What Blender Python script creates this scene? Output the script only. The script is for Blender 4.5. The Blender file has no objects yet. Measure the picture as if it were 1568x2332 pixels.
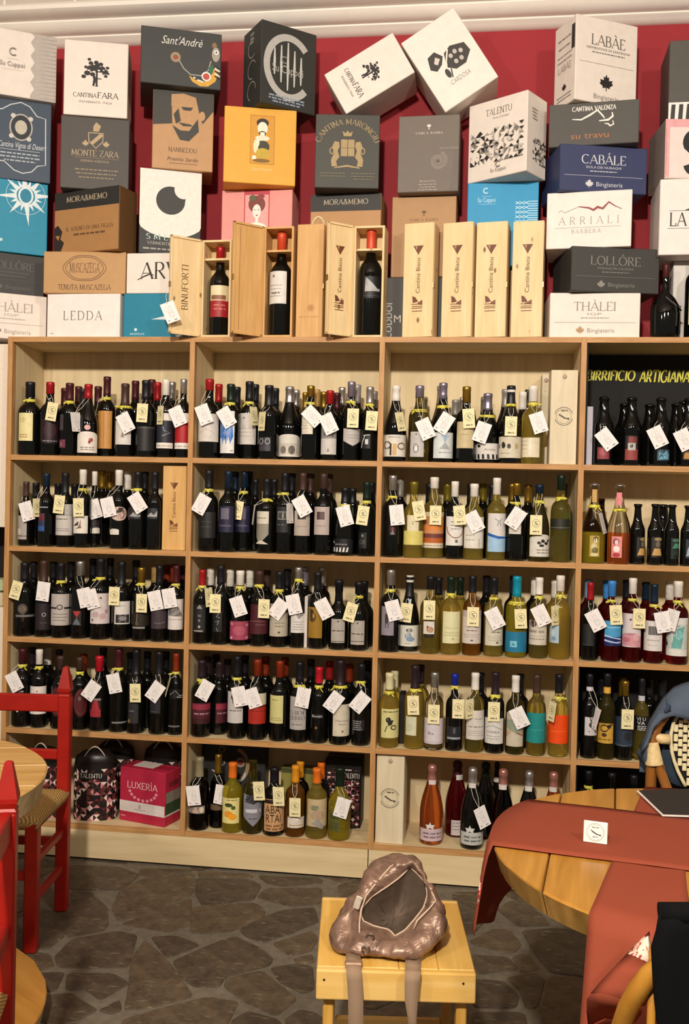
import bpy, bmesh, math, random
from mathutils import Vector, Matrix, Euler
random.seed(7)
S = bpy.context.scene
COL = S.collection
# ---------------------------------------------------------------- camera
F_PX, W_PX, H_PX = 2187.43, 1568, 2332
CAM = Vector((1.14105, -3.77937, 1.50996)); YAW, PITCH, ROLL = -.1305893, -.0134340, -.0228826
_f = Vector((math.sin(YAW)*math.cos(PITCH), math.cos(YAW)*math.cos(PITCH), math.sin(PITCH)))
_r = Vector((math.cos(YAW), -math.sin(YAW), 0)); _d = _f.cross(_r)
RGT = math.cos(ROLL)*_r+math.sin(ROLL)*_d; DWN = -math.sin(ROLL)*_r+math.cos(ROLL)*_d; FWD = _f
cd = bpy.data.cameras.new('camera'); cam = bpy.data.objects.new('camera', cd); COL.objects.link(cam)
cd.sensor_fit = 'VERTICAL'; cd.sensor_height = 36; cd.lens = 36*F_PX/H_PX; cd.clip_start = .05
m3 = Matrix((RGT, -DWN, -FWD)).transposed(); cam.matrix_world = Matrix.Translation(CAM) @ m3.to_4x4()
S.camera = cam
# ---------------------------------------------------------------- world, exposure, lamps
S.view_settings.view_transform = 'Standard'; S.view_settings.look = 'None'
S.view_settings.exposure = 0.0; S.view_settings.gamma = 1; S.view_settings.use_curve_mapping = False
wd = bpy.data.worlds.new('world'); S.world = wd; wd.use_nodes = True
wd.node_tree.nodes['Background'].inputs[0].default_value = (1.0, .90, .79, 1)
wd.node_tree.nodes['Background'].inputs[1].default_value = .17
def lamp(name, loc, power, size, col=(1, .91, .80), tgt=None):
    l = bpy.data.lights.new(name, 'AREA'); l.shape = 'DISK'; l.size = size; l.energy = power; l.color = col
    o = bpy.data.objects.new(name, l); COL.objects.link(o); o.location = loc
    d = (Vector(tgt or (loc[0]*.8, 0, 1.3))-Vector(loc)); o.rotation_euler = d.to_track_quat('-Z', 'Y').to_euler()
    return o
lamp('ceiling_lamp', (.80, -4.6, 3.30), 174, .20, tgt=(.6, 0, 1.5))
lamp('ceiling_lamp', (2.9, -4.2, 3.3), 54, .22, tgt=(1.4, 0, 1.5))
lamp('ceiling_lamp', (-1.4, -4.6, 3.3), 45, .22, tgt=(0, 0, 1.5))
# ---------------------------------------------------------------- pixel helpers (1568x2332 frame)
def ray(x, y): return RGT*((x-784)/F_PX)+DWN*((y-1166)/F_PX)+FWD
def onY(x, y, Y): d = ray(x, y); return CAM+d*((Y-CAM.y)/d.y)
def onZ(x, y, Z): d = ray(x, y); return CAM+d*((Z-CAM.z)/d.z)
def onP(x, y, p, n): d = ray(x, y); return CAM+d*((p-CAM).dot(n)/d.dot(n))
# ---------------------------------------------------------------- materials (all procedural)
def srgb(c):
    if isinstance(c, str): c = tuple(int(c[i:i+2], 16) for i in (0, 2, 4))
    return tuple(((v/255+.055)/1.055)**2.4 if v > 10 else v/255/12.92 for v in c)
_M = {}
def mat(c, rough=.6, metal=0, var=.08, scale=60, bump=0, spec=.4, coat=0, sheen=0):
    key = (c, rough, metal, var, scale, bump, spec, coat, sheen)
    if key in _M: return _M[key]
    m = bpy.data.materials.new('paint_'+str(c)); m.use_nodes = True; nt = m.node_tree; b = nt.nodes['Principled BSDF']
    rgb = srgb(c)
    if var:
        n = nt.nodes.new('ShaderNodeTexNoise'); n.inputs['Scale'].default_value = scale; n.inputs['Detail'].default_value = 3
        tc = nt.nodes.new('ShaderNodeTexCoord'); nt.links.new(tc.outputs['Object'], n.inputs['Vector'])
        r = nt.nodes.new('ShaderNodeValToRGB')
        r.color_ramp.elements[0].position = .3; r.color_ramp.elements[1].position = .7
        r.color_ramp.elements[0].color = (*[v*(1-var) for v in rgb], 1); r.color_ramp.elements[1].color = (*[min(1, v*(1+var)) for v in rgb], 1)
        nt.links.new(n.outputs['Fac'], r.inputs[0]); nt.links.new(r.outputs[0], b.inputs['Base Color'])
        if bump:
            bp = nt.nodes.new('ShaderNodeBump'); bp.inputs['Strength'].default_value = bump; bp.inputs['Distance'].default_value = .004
            nt.links.new(n.outputs['Fac'], bp.inputs['Height']); nt.links.new(bp.outputs[0], b.inputs['Normal'])
    else: b.inputs['Base Color'].default_value = (*rgb, 1)
    b.inputs['Roughness'].default_value = rough; b.inputs['Metallic'].default_value = metal
    b.inputs['Specular IOR Level'].default_value = spec; b.inputs['Coat Weight'].default_value = coat; b.inputs['Sheen Weight'].default_value = sheen
    _M[key] = m; return m
def wood(c1, c2, scale=6, axis='X', rough=.55, knots=0, bump=.05, stretch=12, gloss=.3):
    key = ('wood', c1, c2, scale, axis, rough, knots, stretch)
    if key in _M: return _M[key]
    m = bpy.data.materials.new('wood_'+c1); m.use_nodes = True; nt = m.node_tree; N = nt.nodes.new; L = nt.links.new; b = nt.nodes['Principled BSDF']
    tc = N('ShaderNodeTexCoord'); mp = N('ShaderNodeMapping'); L(tc.outputs['Object'], mp.inputs['Vector'])
    sc = [stretch]*3; sc['XYZ'.index(axis)] = 1; mp.inputs['Scale'].default_value = sc
    n = N('ShaderNodeTexNoise'); n.inputs['Scale'].default_value = scale; n.inputs['Detail'].default_value = 6; n.inputs['Distortion'].default_value = .6
    L(mp.outputs[0], n.inputs['Vector'])
    r = N('ShaderNodeValToRGB'); r.color_ramp.elements[0].position = .32; r.color_ramp.elements[1].position = .68
    r.color_ramp.elements[0].color = (*srgb(c1), 1); r.color_ramp.elements[1].color = (*srgb(c2), 1); L(n.outputs['Fac'], r.inputs[0])
    out = r.outputs[0]
    if knots:
        v = N('ShaderNodeTexVoronoi'); v.inputs['Scale'].default_value = knots
        mp2 = N('ShaderNodeMapping'); s2 = [1.6]*3; s2['XYZ'.index(axis)] = .8; mp2.inputs['Scale'].default_value = s2
        oi = N('ShaderNodeObjectInfo'); ad = N('ShaderNodeVectorMath'); ad.operation = 'ADD'
        L(tc.outputs['Object'], ad.inputs[0]); L(oi.outputs['Location'], ad.inputs[1]); L(ad.outputs[0], mp2.inputs['Vector']); L(mp2.outputs[0], v.inputs['Vector'])
        kr = N('ShaderNodeValToRGB'); kr.color_ramp.elements[0].position = .05; kr.color_ramp.elements[0].color = (1, 1, 1, 1)
        kr.color_ramp.elements[1].position = .13; kr.color_ramp.elements[1].color = (0, 0, 0, 1); L(v.outputs['Distance'], kr.inputs[0])
        mx = N('ShaderNodeMixRGB'); mx.inputs[2].default_value = (*srgb('7A5228'), 1); L(kr.outputs[0], mx.inputs[0]); L(out, mx.inputs[1]); out = mx.outputs[0]
    L(out, b.inputs['Base Color']); b.inputs['Roughness'].default_value = rough; b.inputs['Specular IOR Level'].default_value = gloss
    bp = N('ShaderNodeBump'); bp.inputs['Strength'].default_value = bump; bp.inputs['Distance'].default_value = .002; L(n.outputs['Fac'], bp.inputs['Height']); L(bp.outputs[0], b.inputs['Normal'])
    _M[key] = m; return m
def glass(c, rough=.03, trans=1.0, ior=1.36):
    key = ('glass', c, trans)
    if key in _M: return _M[key]
    m = bpy.data.materials.new('glass_'+c); m.use_nodes = True; nt = m.node_tree; b = nt.nodes['Principled BSDF']
    n = nt.nodes.new('ShaderNodeTexNoise'); n.inputs['Scale'].default_value = 14
    tc = nt.nodes.new('ShaderNodeTexCoord'); nt.links.new(tc.outputs['Object'], n.inputs['Vector'])
    r = nt.nodes.new('ShaderNodeValToRGB'); rgb = srgb(c)
    r.color_ramp.elements[0].color = (*[v*.85 for v in rgb], 1); r.color_ramp.elements[1].color = (*rgb, 1)
    nt.links.new(n.outputs['Fac'], r.inputs[0]); nt.links.new(r.outputs[0], b.inputs['Base Color'])
    b.inputs['Roughness'].default_value = rough; b.inputs['Transmission Weight'].default_value = trans; b.inputs['IOR'].default_value = ior
    b.inputs['Specular IOR Level'].default_value = .5
    _M[key] = m; return m
# ---------------------------------------------------------------- mesh helpers
class MB:
    """collects geometry with one material per face"""
    def __init__(s): s.v = []; s.f = []; s.m = []; s.mats = []
    def mi(s, m):
        if m not in s.mats: s.mats.append(m)
        return s.mats.index(m)
    def add(s, vs, fs, m=None):
        o = len(s.v); s.v += [tuple(v) for v in vs]; s.f += [tuple(i+o for i in f) for f in fs]
        i = s.mi(m) if m else 0; s.m += [i]*len(fs)
        return s
    def box(s, c, d, m=None, R=None):
        vs = [Vector((x*d[0]/2, y*d[1]/2, z*d[2]/2)) for x in (-1, 1) for y in (-1, 1) for z in (-1, 1)]
        if R: vs = [R @ v for v in vs]
        vs = [v+Vector(c) for v in vs]
        return s.add(vs, [(0, 1, 3, 2), (4, 6, 7, 5), (0, 4, 5, 1), (2, 3, 7, 6), (0, 2, 6, 4), (1, 5, 7, 3)], m)
    def bbox(s, c, d, m=None, R=None, b=.003, seg=1):
        bm = bmesh.new(); bmesh.ops.create_cube(bm, size=1); bmesh.ops.scale(bm, vec=d, verts=bm.verts)
        bmesh.ops.bevel(bm, geom=bm.edges[:], offset=b, segments=seg, affect='EDGES', profile=.5)
        if R: bmesh.ops.transform(bm, matrix=R.to_4x4(), verts=bm.verts)
        bmesh.ops.translate(bm, vec=c, verts=bm.verts); return s.bm(bm, m)
    def bm(s, bm, m=None):
        bm.verts.index_update(); s.add([v.co.copy() for v in bm.verts], [[v.index for v in f.verts] for f in bm.faces], m); bm.free(); return s
    def lathe(s, prof, seg=24, m=None, c=(0, 0, 0), cap=True, squash=1):
        o = []
        for r, z in prof:
            o += [(c[0]+r*math.cos(2*math.pi*i/seg), c[1]+squash*r*math.sin(2*math.pi*i/seg), c[2]+z) for i in range(seg)]
        fs = [(k*seg+i, k*seg+(i+1) % seg, (k+1)*seg+(i+1) % seg, (k+1)*seg+i) for k in range(len(prof)-1) for i in range(seg)]
        if cap: fs += [tuple(range(seg-1, -1, -1)), tuple((len(prof)-1)*seg+i for i in range(seg))]
        return s.add(o, fs, m)
    def tube(s, pts, r, seg=6, m=None, closed=False, flat=None):
        pts = [Vector(p) for p in pts]; n = len(pts); vs = []; up = Vector((0, 0, 1)); rr = r if isinstance(r, (list, tuple)) else [r]*n
        pu = None
        for k, p in enumerate(pts):
            a = pts[k-1] if (k or closed) else p; b2 = pts[(k+1) % n] if (k < n-1 or closed) else p
            t = (b2-a).normalized() if (b2-a).length > 1e-9 else Vector((0, 0, 1))
            if pu is None:
                q = Vector((1, 0, 0)) if abs(t.x) < .8 else Vector((0, 1, 0)); u = (q-t*q.dot(t)).normalized()
            else: u = (pu-t*pu.dot(t)).normalized()
            pu = u; w = t.cross(u)
            fl = flat or 1
            vs += [p+(u*math.cos(2*math.pi*i/seg)*fl+w*math.sin(2*math.pi*i/seg))*rr[k] for i in range(seg)]
        fs = [(k*seg+i, k*seg+(i+1) % seg, ((k+1) % n)*seg+(i+1) % seg, ((k+1) % n)*seg+i) for k in range(n if closed else n-1) for i in range(seg)]
        if not closed: fs += [tuple(range(seg-1, -1, -1)), tuple((n-1)*seg+i for i in range(seg))]
        return s.add(vs, fs, m)
    def sheet(s, grid, th=0, m=None):
        """grid[i][j] of points -> surface, with thickness th along the normal when > 0"""
        ni, nj = len(grid), len(grid[0]); g = [[Vector(p) for p in r] for r in grid]
        fs = [(i*nj+j, (i+1)*nj+j, (i+1)*nj+j+1, i*nj+j+1) for i in range(ni-1) for j in range(nj-1)]
        if not th: return s.add([p for r in g for p in r], fs, m)
        top = []; bot = []
        for i in range(ni):
            for j in range(nj):
                a = g[min(i+1, ni-1)][j]-g[max(i-1, 0)][j]; b = g[i][min(j+1, nj-1)]-g[i][max(j-1, 0)]
                n = a.cross(b); n = n.normalized() if n.length > 1e-12 else Vector((0, 0, 1))
                top.append(g[i][j]+n*th/2); bot.append(g[i][j]-n*th/2)
        K = ni*nj; F2 = list(fs)+[tuple(K+i for i in reversed(f)) for f in fs]
        edge = [j for j in range(nj)]+[i*nj+nj-1 for i in range(1, ni)]+[(ni-1)*nj+j for j in range(nj-2, -1, -1)]+[i*nj for i in range(ni-2, 0, -1)]
        F2 += [(edge[k], edge[(k+1) % len(edge)], K+edge[(k+1) % len(edge)], K+edge[k]) for k in range(len(edge))]
        return s.add(top+bot, F2, m)
    def xf(s, M): s.v = [tuple(M @ Vector(v)) for v in s.v]; return s
    def mesh(s, name, smooth=False):
        me = bpy.data.meshes.new(name); me.from_pydata(s.v, [], s.f)
        for m in s.mats: me.materials.append(m)
        if len(s.mats) > 1: me.polygons.foreach_set('material_index', s.m)
        if smooth: me.polygons.foreach_set('use_smooth', [True]*len(s.f))
        me.update(); return me
    def obj(s, name, parent=None, m=None, smooth=False, angle=None):
        if m: s.mats = [m]; s.m = [0]*len(s.f)
        me = s.mesh(name, smooth)
        if angle: me.polygons.foreach_set('use_smooth', [True]*len(s.f)); me.set_sharp_from_angle(angle=math.radians(angle))
        o = bpy.data.objects.new(name, me); COL.objects.link(o)
        if parent: o.parent = parent
        return o
def fix(o):
    bm = bmesh.new(); bm.from_mesh(o.data); bmesh.ops.recalc_face_normals(bm, faces=bm.faces); bm.to_mesh(o.data); bm.free(); return o
def tag(o, label=None, cat=None, group=None, kind=None):
    if label: o['label'] = label
    if cat: o['category'] = cat
    if group: o['group'] = group
    if kind: o['kind'] = kind
    return o
def thing(name, label, cat, loc=(0, 0, 0), rot=(0, 0, 0), group=None):
    o = bpy.data.objects.new(name, None); COL.objects.link(o); o.location = loc; o.rotation_euler = rot; o.empty_display_size = .05
    return tag(o, label, cat, group)
def inst(name, me, parent, loc=(0, 0, 0), rot=(0, 0, 0)):
    o = bpy.data.objects.new(name, me); COL.objects.link(o); o.parent = parent; o.location = loc; o.rotation_euler = rot; return o
# ---------------------------------------------------------------- lettering
_T = {}
def text_geo(txt):
    """built-in sans letters, unit height of capitals = 1; returns verts, faces, width"""
    if txt in _T: return _T[txt]
    cu = bpy.data.curves.new('t', 'FONT'); cu.body = txt; cu.resolution_u = 2; cu.size = 1.37
    o = bpy.data.objects.new('t', cu); COL.objects.link(o); me = o.to_mesh()
    vs = [(v.co.x, v.co.y) for v in me.vertices]; fs = [tuple(p.vertices) for p in me.polygons]; o.to_mesh_clear()
    bpy.data.objects.remove(o); bpy.data.curves.remove(cu)
    x0 = min((v[0] for v in vs), default=0); x1 = max((v[0] for v in vs), default=0)
    _T[txt] = ([(v[0]-x0, v[1]) for v in vs], fs, x1-x0); return _T[txt]
def arc(cx, cy, rx, ry, a0, a1, n=10): return [(cx+rx*math.cos(math.radians(a0+(a1-a0)*i/n)), cy+ry*math.sin(math.radians(a0+(a1-a0)*i/n))) for i in range(n+1)]
_G = {  # skeletons of roman capitals: width, strokes
 'A': (.72, [[(0, 0), (.36, 1)], [(.36, 1), (.72, 0)], [(.14, .34), (.58, .34)]]),
 'B': (.58, [[(.08, 0), (.08, 1)], [(.08, 1)]+arc(.3, .76, .2, .24, 90, -90, 8)+[(.08, .52)], [(.08, .52)]+arc(.32, .26, .25, .26, 90, -90, 8)+[(.08, 0)]]),
 'C': (.72, [arc(.4, .5, .38, .5, 48, 312, 16)]),
 'D': (.74, [[(.08, 0), (.08, 1)], [(.08, 1)]+arc(.28, .5, .44, .5, 90, -90, 12)+[(.08, 0)]]),
 'E': (.54, [[(.08, 0), (.08, 1)], [(.08, 1), (.52, 1), (.52, .86)], [(.08, .52), (.42, .52)], [(.08, 0), (.54, 0), (.54, .16)]]),
 'F': (.5, [[(.08, 0), (.08, 1)], [(.08, 1), (.5, 1), (.5, .84)], [(.08, .52), (.4, .52)]]),
 'G': (.76, [arc(.4, .5, .38, .5, 50, 330, 16)+[(.72, .42)], [(.56, .42), (.78, .42)]]),
 'H': (.74, [[(.08, 0), (.08, 1)], [(.66, 0), (.66, 1)], [(.08, .52), (.66, .52)]]),
 'I': (.2, [[(.1, 0), (.1, 1)]]),
 'L': (.54, [[(.08, 0), (.08, 1)], [(.08, 0), (.52, 0), (.52, .18)]]),
 'M': (.88, [[(.08, 0), (.12, 1)], [(.12, 1), (.44, .1)], [(.44, .1), (.76, 1)], [(.76, 1), (.8, 0)]]),
 'N': (.74, [[(.08, 0), (.08, 1)], [(.08, 1), (.66, 0)], [(.66, 0), (.66, 1)]]),
 'O': (.82, [arc(.41, .5, .39, .5, 90, 450, 22)]),
 'P': (.56, [[(.08, 0), (.08, 1)], [(.08, 1)]+arc(.3, .74, .22, .26, 90, -90, 8)+[(.08, .48)]]),
 'R': (.64, [[(.08, 0), (.08, 1)], [(.08, 1)]+arc(.3, .75, .22, .25, 90, -90, 8)+[(.08, .5)], [(.26, .5), (.62, 0)]]),
 'S': (.52, [arc(.26, .76, .2, .24, 30, 270, 9)+arc(.26, .26, .23, .26, 90, -150, 9)]),
 'T': (.62, [[(.31, 0), (.31, 1)], [(0, .86), (0, 1), (.62, 1), (.62, .86)]]),
 'U': (.72, [[(.08, 1)]+[(.08, .3)]+arc(.36, .28, .28, .28, 180, 360, 10)+[(.64, 1)]]),
 'V': (.7, [[(0, 1), (.35, 0)], [(.35, 0), (.7, 1)]]),
 'X': (.68, [[(0, 1), (.68, 0)], [(0, 0), (.68, 1)]]),
 'Z': (.62, [[(.04, .86), (.04, 1), (.6, 1)], [(.6, 1), (.02, 0)], [(.02, 0), (.62, 0), (.62, .16)]]),
 'Y': (.66, [[(0, 1), (.33, .5)], [(.66, 1), (.33, .5)], [(.33, .5), (.33, 0)]]),
 '&': (.76, [[(.74, 0), (.2, .76)]+arc(.34, .82, .16, .18, 200, -30, 8)+[(.12, .36)]+arc(.28, .22, .22, .22, 160, 330, 8)+[(.7, .5)]]),
 ' ': (.3, []), '.': (.16, [[(.06, 0), (.1, .03)]])}
_ACC = {'À': ('A', -1), 'Á': ('A', 1), 'Ó': ('O', 1), 'Ì': ('I', -1)}
def stroke_quads(pts, wf):
    vs, fs = [], []
    for k, p in enumerate(pts):
        a = pts[max(k-1, 0)]; b = pts[min(k+1, len(pts)-1)]; dx, dy = b[0]-a[0], b[1]-a[1]; l = math.hypot(dx, dy) or 1
        w = wf(dx/l, dy/l)/2; vs += [(p[0]-dy/l*w, p[1]+dx/l*w), (p[0]+dy/l*w, p[1]-dx/l*w)]
        if k: n = len(vs); fs.append((n-4, n-3, n-1, n-2))
    return vs, fs
def roman_geo(txt, thick=.13, thin=.045, gap=.13, serif=True):
    key = (txt, thick, thin, gap, serif)
    if key in _T: return _T[key]
    V, Fc, x = [], [], 0
    def put(vs, fs, ox):
        o = len(V); V.extend((v[0]+ox, v[1]) for v in vs); Fc.extend(tuple(i+o for i in f) for f in fs)
    wf = lambda dx, dy: thin+(thick-thin)*abs(dy*.97-dx*.12)
    for ch in txt:
        acc = None
        if ch in _ACC: ch, acc = _ACC[ch]
        w, st = _G.get(ch, _G[' '])
        for pl in st:
            up = len(pl) == 2 and pl[1][1] > pl[0][1] and pl[1][0]-pl[0][0] > .15
            put(*stroke_quads(pl, (lambda dx, dy: thin*1.3) if up and ch in 'AVMNU' else wf), x)
            if serif and len(pl) == 2 and abs(pl[0][1]-pl[1][1]) > .8:
                for q in pl:
                    if q[1] in (0, 1) and not (ch in 'AVMNZ' and q in ((.36, 1), (.35, 0), (.44, .1))):
                        e = thin*.45; put([(q[0]-.11, q[1]-e), (q[0]+.11, q[1]-e), (q[0]+.11, q[1]+e), (q[0]-.11, q[1]+e)], [(0, 1, 2, 3)], x)
        if acc: put(*stroke_quads([(w/2-.1*acc, 1.1), (w/2+.1*acc, 1.3)], lambda a, b: thick*.7), x)
        x += w+gap
    _T[key] = (V, Fc, x-gap); return _T[key]
# ---------------------------------------------------------------- flat print: shapes in a face's own metres
class Print:
    """2-D shapes (x right, y up, metres) with colours; later mapped onto a flat face or round a bottle"""
    def __init__(s): s.items = []
    def poly(s, pts, c): s.items.append((list(pts), [tuple(range(len(pts)))], c)); return s
    def rect(s, x0, y0, x1, y1, c): return s.poly([(x0, y0), (x1, y0), (x1, y1), (x0, y1)], c)
    def disc(s, x, y, rx, c, ry=None, n=20, a0=0, a1=360):
        p = arc(x, y, rx, ry or rx, a0, a1, n)
        if a1-a0 == 360: p = p[:-1]
        return s.poly(p, c)
    def line(s, pts, w, c):
        wf = w if callable(w) else (lambda a, b: w)
        vs, fs = stroke_quads(pts, wf); s.items.append((vs, fs, c)); return s
    def taper(s, pts, w, c):
        n = len(pts); vs, fs = [], []
        for k, p in enumerate(pts):
            a = pts[max(k-1, 0)]; b = pts[min(k+1, n-1)]; dx, dy = b[0]-a[0], b[1]-a[1]; l = math.hypot(dx, dy) or 1
            ww = w*(.25+.75*math.sin(math.pi*(k+.3)/(n-.4)))/2; vs += [(p[0]-dy/l*ww, p[1]+dx/l*ww), (p[0]+dy/l*ww, p[1]-dx/l*ww)]
            if k: m = len(vs); fs.append((m-4, m-3, m-1, m-2))
        s.items.append((vs, fs, c)); return s
    def ring(s, x, y, r, w, c, ry=None, a0=0, a1=360, n=28):
        ry = ry or r; return s.line(arc(x, y, r, ry, a0, a1, n), w, c)
    def text(s, x, y, h, t, c, font='sans', al='c', w=None, rot=0, shear=0, **k):
        """x,y = baseline anchor; w = forced width"""
        vs, fs, tw = (roman_geo(t, **k) if font == 'roman' else text_geo(t))
        sx = h if w is None else w/max(tw, 1e-6); off = {'c': -tw*sx/2, 'l': 0, 'r': -tw*sx}[al]
        ca, sa = math.cos(math.radians(rot)), math.sin(math.radians(rot)); out = []
        for u, v in vs:
            a, b = u*sx+off+shear*v*h, v*h; out.append((x+a*ca-b*sa, y+a*sa+b*ca))
        s.items.append((out, fs, c)); return s
    def arctext(s, cx, cy, r, h, t, c, a0, a1):
        vs, fs, tw = roman_geo(t); out = []
        for u, v in vs:
            a = math.radians(a0+(a1-a0)*u/tw); rr = r+v*h; out.append((cx+rr*math.cos(a), cy+rr*math.sin(a)))
        s.items.append((out, fs, c)); return s
    def bars(s, x0, x1, y, n, dy, h, c, seed=1):
        rd = random.Random(seed)
        for i in range(n):
            k = rd.uniform(.0, .12)*(x1-x0); x = x0+k; yy = y-i*dy
            while x < x1-k:
                w = rd.uniform(1.2, 4)*h; s.rect(x, yy, min(x+w, x1-k), yy+h, c); x += w+h*.7
        return s
    def leaf(s, x, y, r, c):
        half = [(0, 1), (.16, .62), (.38, .72), (.34, .3), (.86, .36), (.74, .08), (.92, -.1), (.45, -.42), (.5, -.62), (.06, -.5), (.04, -.95)]
        return s.poly([(x+a*r, y+b*r) for a, b in half]+[(x-a*r, y+b*r) for a, b in reversed(half[1:])], c)
    def clip(s, x0, y0, x1, y1):
        out = []
        for vs, fs, c in s.items:
            if all(x0 <= a <= x1 and y0 <= b <= y1 for a, b in vs): out.append((vs, fs, c)); continue
            V, Fc = [], []
            for f in fs:
                P = [vs[i] for i in f]
                for ax, lim, sg in ((0, x0, 1), (0, x1, -1), (1, y0, 1), (1, y1, -1)):
                    Q = []
                    for k in range(len(P)):
                        a, b = P[k-1], P[k]; da, db = (a[ax]-lim)*sg, (b[ax]-lim)*sg
                        if (da < 0) != (db < 0): t = da/(da-db); Q.append((a[0]+(b[0]-a[0])*t, a[1]+(b[1]-a[1])*t))
                        if db >= 0: Q.append(b)
                    P = Q
                    if len(P) < 3: break
                if len(P) >= 3: o = len(V); V += P; Fc.append(tuple(range(o, o+len(P))))
            if Fc: out.append((V, Fc, c))
        s.items = out; return s
    def flat(s, mb, M, off=.0006, rough=.55):
        """map onto plane: x->X, y->Z, towards -Y"""
        for k, (vs, fs, c) in enumerate(s.items):
            o = off+k*.00004
            mb.add([M @ Vector((a, -o, b)) for a, b in vs], fs, mat(c, rough, 0, .06))
        return mb
    def wrap(s, mb, R, off=.0008, maxl=.006, rough=.5):
        for k, (vs, fs, c) in enumerate(s.items):
            m = mat(c, rough, 0, .06); rr = R+off+k*.00003
            bm = bmesh.new(); bv = [bm.verts.new((a, 0, b)) for a, b in vs]
            for f in fs:
                try: bm.faces.new([bv[i] for i in f])
                except ValueError: pass
            bmesh.ops.triangulate(bm, faces=bm.faces[:])
            for _ in range(5):
                e = [e for e in bm.edges if abs(e.verts[0].co.x-e.verts[1].co.x) > maxl]
                if not e: break
                bmesh.ops.subdivide_edges(bm, edges=e, cuts=1); bmesh.ops.triangulate(bm, faces=[f for f in bm.faces if len(f.verts) > 3])
            for v in bm.verts:
                a = v.co.x/R; v.co = (rr*math.sin(a), -rr*math.cos(a), v.co.z)
            mb.bm(bm, m)
        return mb
# ================================================================= THE SETTING
WALL_Y = .312
red = mat('98262D', .75, 0, .06, 4, .15); white_p = mat('EFE6DA', .6, 0, .02, 20); ceil_m = mat('CBBFB2', .9, 0, .04, 3)
o = MB().box((.7, WALL_Y+.06, 1.97), (9, .12, 3.95), red).obj('wall_back'); tag(o, 'deep red painted wall behind the stacked wine boxes', kind='structure')
o = MB().box((.7, -2.6, 3.98), (9, 5.9, .06), ceil_m).obj('ceiling'); tag(o, 'pale grey ceiling above the white cornice', kind='structure')
o = MB().box((.7, WALL_Y-.004, 3.775), (9, .008, .35), ceil_m).obj('trim_2'); tag(o, 'pale grey wall strip above the white cornice', kind='structure')
prof = [(.312, 3.482), (.292, 3.484), (.280, 3.494), (.270, 3.500), (.262, 3.506), (.262, 3.512), (.246, 3.514), (.226, 3.520), (.208, 3.536), (.2, 3.546), (.2, 3.552), (.182, 3.556), (.150, 3.558), (.132, 3.570), (.128, 3.584), (.136, 3.596), (.16, 3.602), (.312, 3.604)]
tr = MB().sheet([[(x, y, z) for y, z in prof] for x in (-3.8, 5.2)], 0, white_p).obj('trim_1', angle=35); tag(tr, 'white moulded plaster cornice along the top of the red wall', kind='structure')
fix(tr)
for x, y in ((10, 34), (170, 25), (387, 15)):
    p = onY(x, y, .15); MB().lathe([(.006, -.012), (.0065, .012), (.004, .016)], 10).obj('cable_clip', tr, white_p).location = (p.x, .15, 3.606)
# ---- floor of irregular flat stones in mortar
fl = MB().box((.7, -2.6, -.054), (9, 5.9, .1), mat('6E6657', .85, 0, .18, 35, .3)).obj('floor'); tag(fl, 'crazy paving floor of dark stones in grey mortar', kind='structure')
def stone_mat(k):
    m = bpy.data.materials.new('floor_stone'); m.use_nodes = True; nt = m.node_tree; N = nt.nodes.new; L = nt.links.new; b = nt.nodes['Principled BSDF']
    tc = N('ShaderNodeTexCoord'); n = N('ShaderNodeTexNoise'); n.inputs['Scale'].default_value = 14; n.inputs['Detail'].default_value = 10; n.inputs['Roughness'].default_value = .78; L(tc.outputs['Object'], n.inputs['Vector'])
    r = N('ShaderNodeValToRGB'); e = r.color_ramp.elements
    base = [('3C332A', '6A5C49'), ('453A2F', '75654F'), ('38302A', '625544')][k]
    e[0].position = .36; e[1].position = .66; e[0].color = (*srgb(base[0]), 1); e[1].color = (*srgb(base[1]), 1); L(n.outputs['Fac'], r.inputs[0])
    mp = N('ShaderNodeMapping'); mp.inputs['Scale'].default_value = (5, 16, 5); mp.inputs['Rotation'].default_value = (0, 0, .4+k); L(tc.outputs['Object'], mp.inputs['Vector'])
    n2 = N('ShaderNodeTexNoise'); n2.inputs['Scale'].default_value = 4; n2.inputs['Detail'].default_value = 4; L(mp.outputs[0], n2.inputs['Vector'])
    r2 = N('ShaderNodeValToRGB'); r2.color_ramp.elements[0].position = .60; r2.color_ramp.elements[1].position = .72; L(n2.outputs['Fac'], r2.inputs[0])
    mx = N('ShaderNodeMixRGB'); mx.inputs[2].default_value = (*srgb('8A7C66'), 1); L(r2.outputs[0], mx.inputs[0]); L(r.outputs[0], mx.inputs[1]); L(mx.outputs[0], b.inputs['Base Color'])
    b.inputs['Roughness'].default_value = .5; b.inputs['Specular IOR Level'].default_value = .35
    bp = N('ShaderNodeBump'); bp.inputs['Strength'].default_value = .8; bp.inputs['Distance'].default_value = .008; L(n.outputs['Fac'], bp.inputs['Height']); L(bp.outputs[0], b.inputs['Normal'])
    return m
SM = [stone_mat(k) for k in range(3)]
def area_c(P):
    a = cx = cy = 0
    for i in range(len(P)):
        x0, y0 = P[i]; x1, y1 = P[(i+1) % len(P)]; c = x0*y1-x1*y0; a += c; cx += (x0+x1)*c; cy += (y0+y1)*c
    return a/2, (cx/3/a if a else P[0][0]), (cy/3/a if a else P[0][1])
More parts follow.
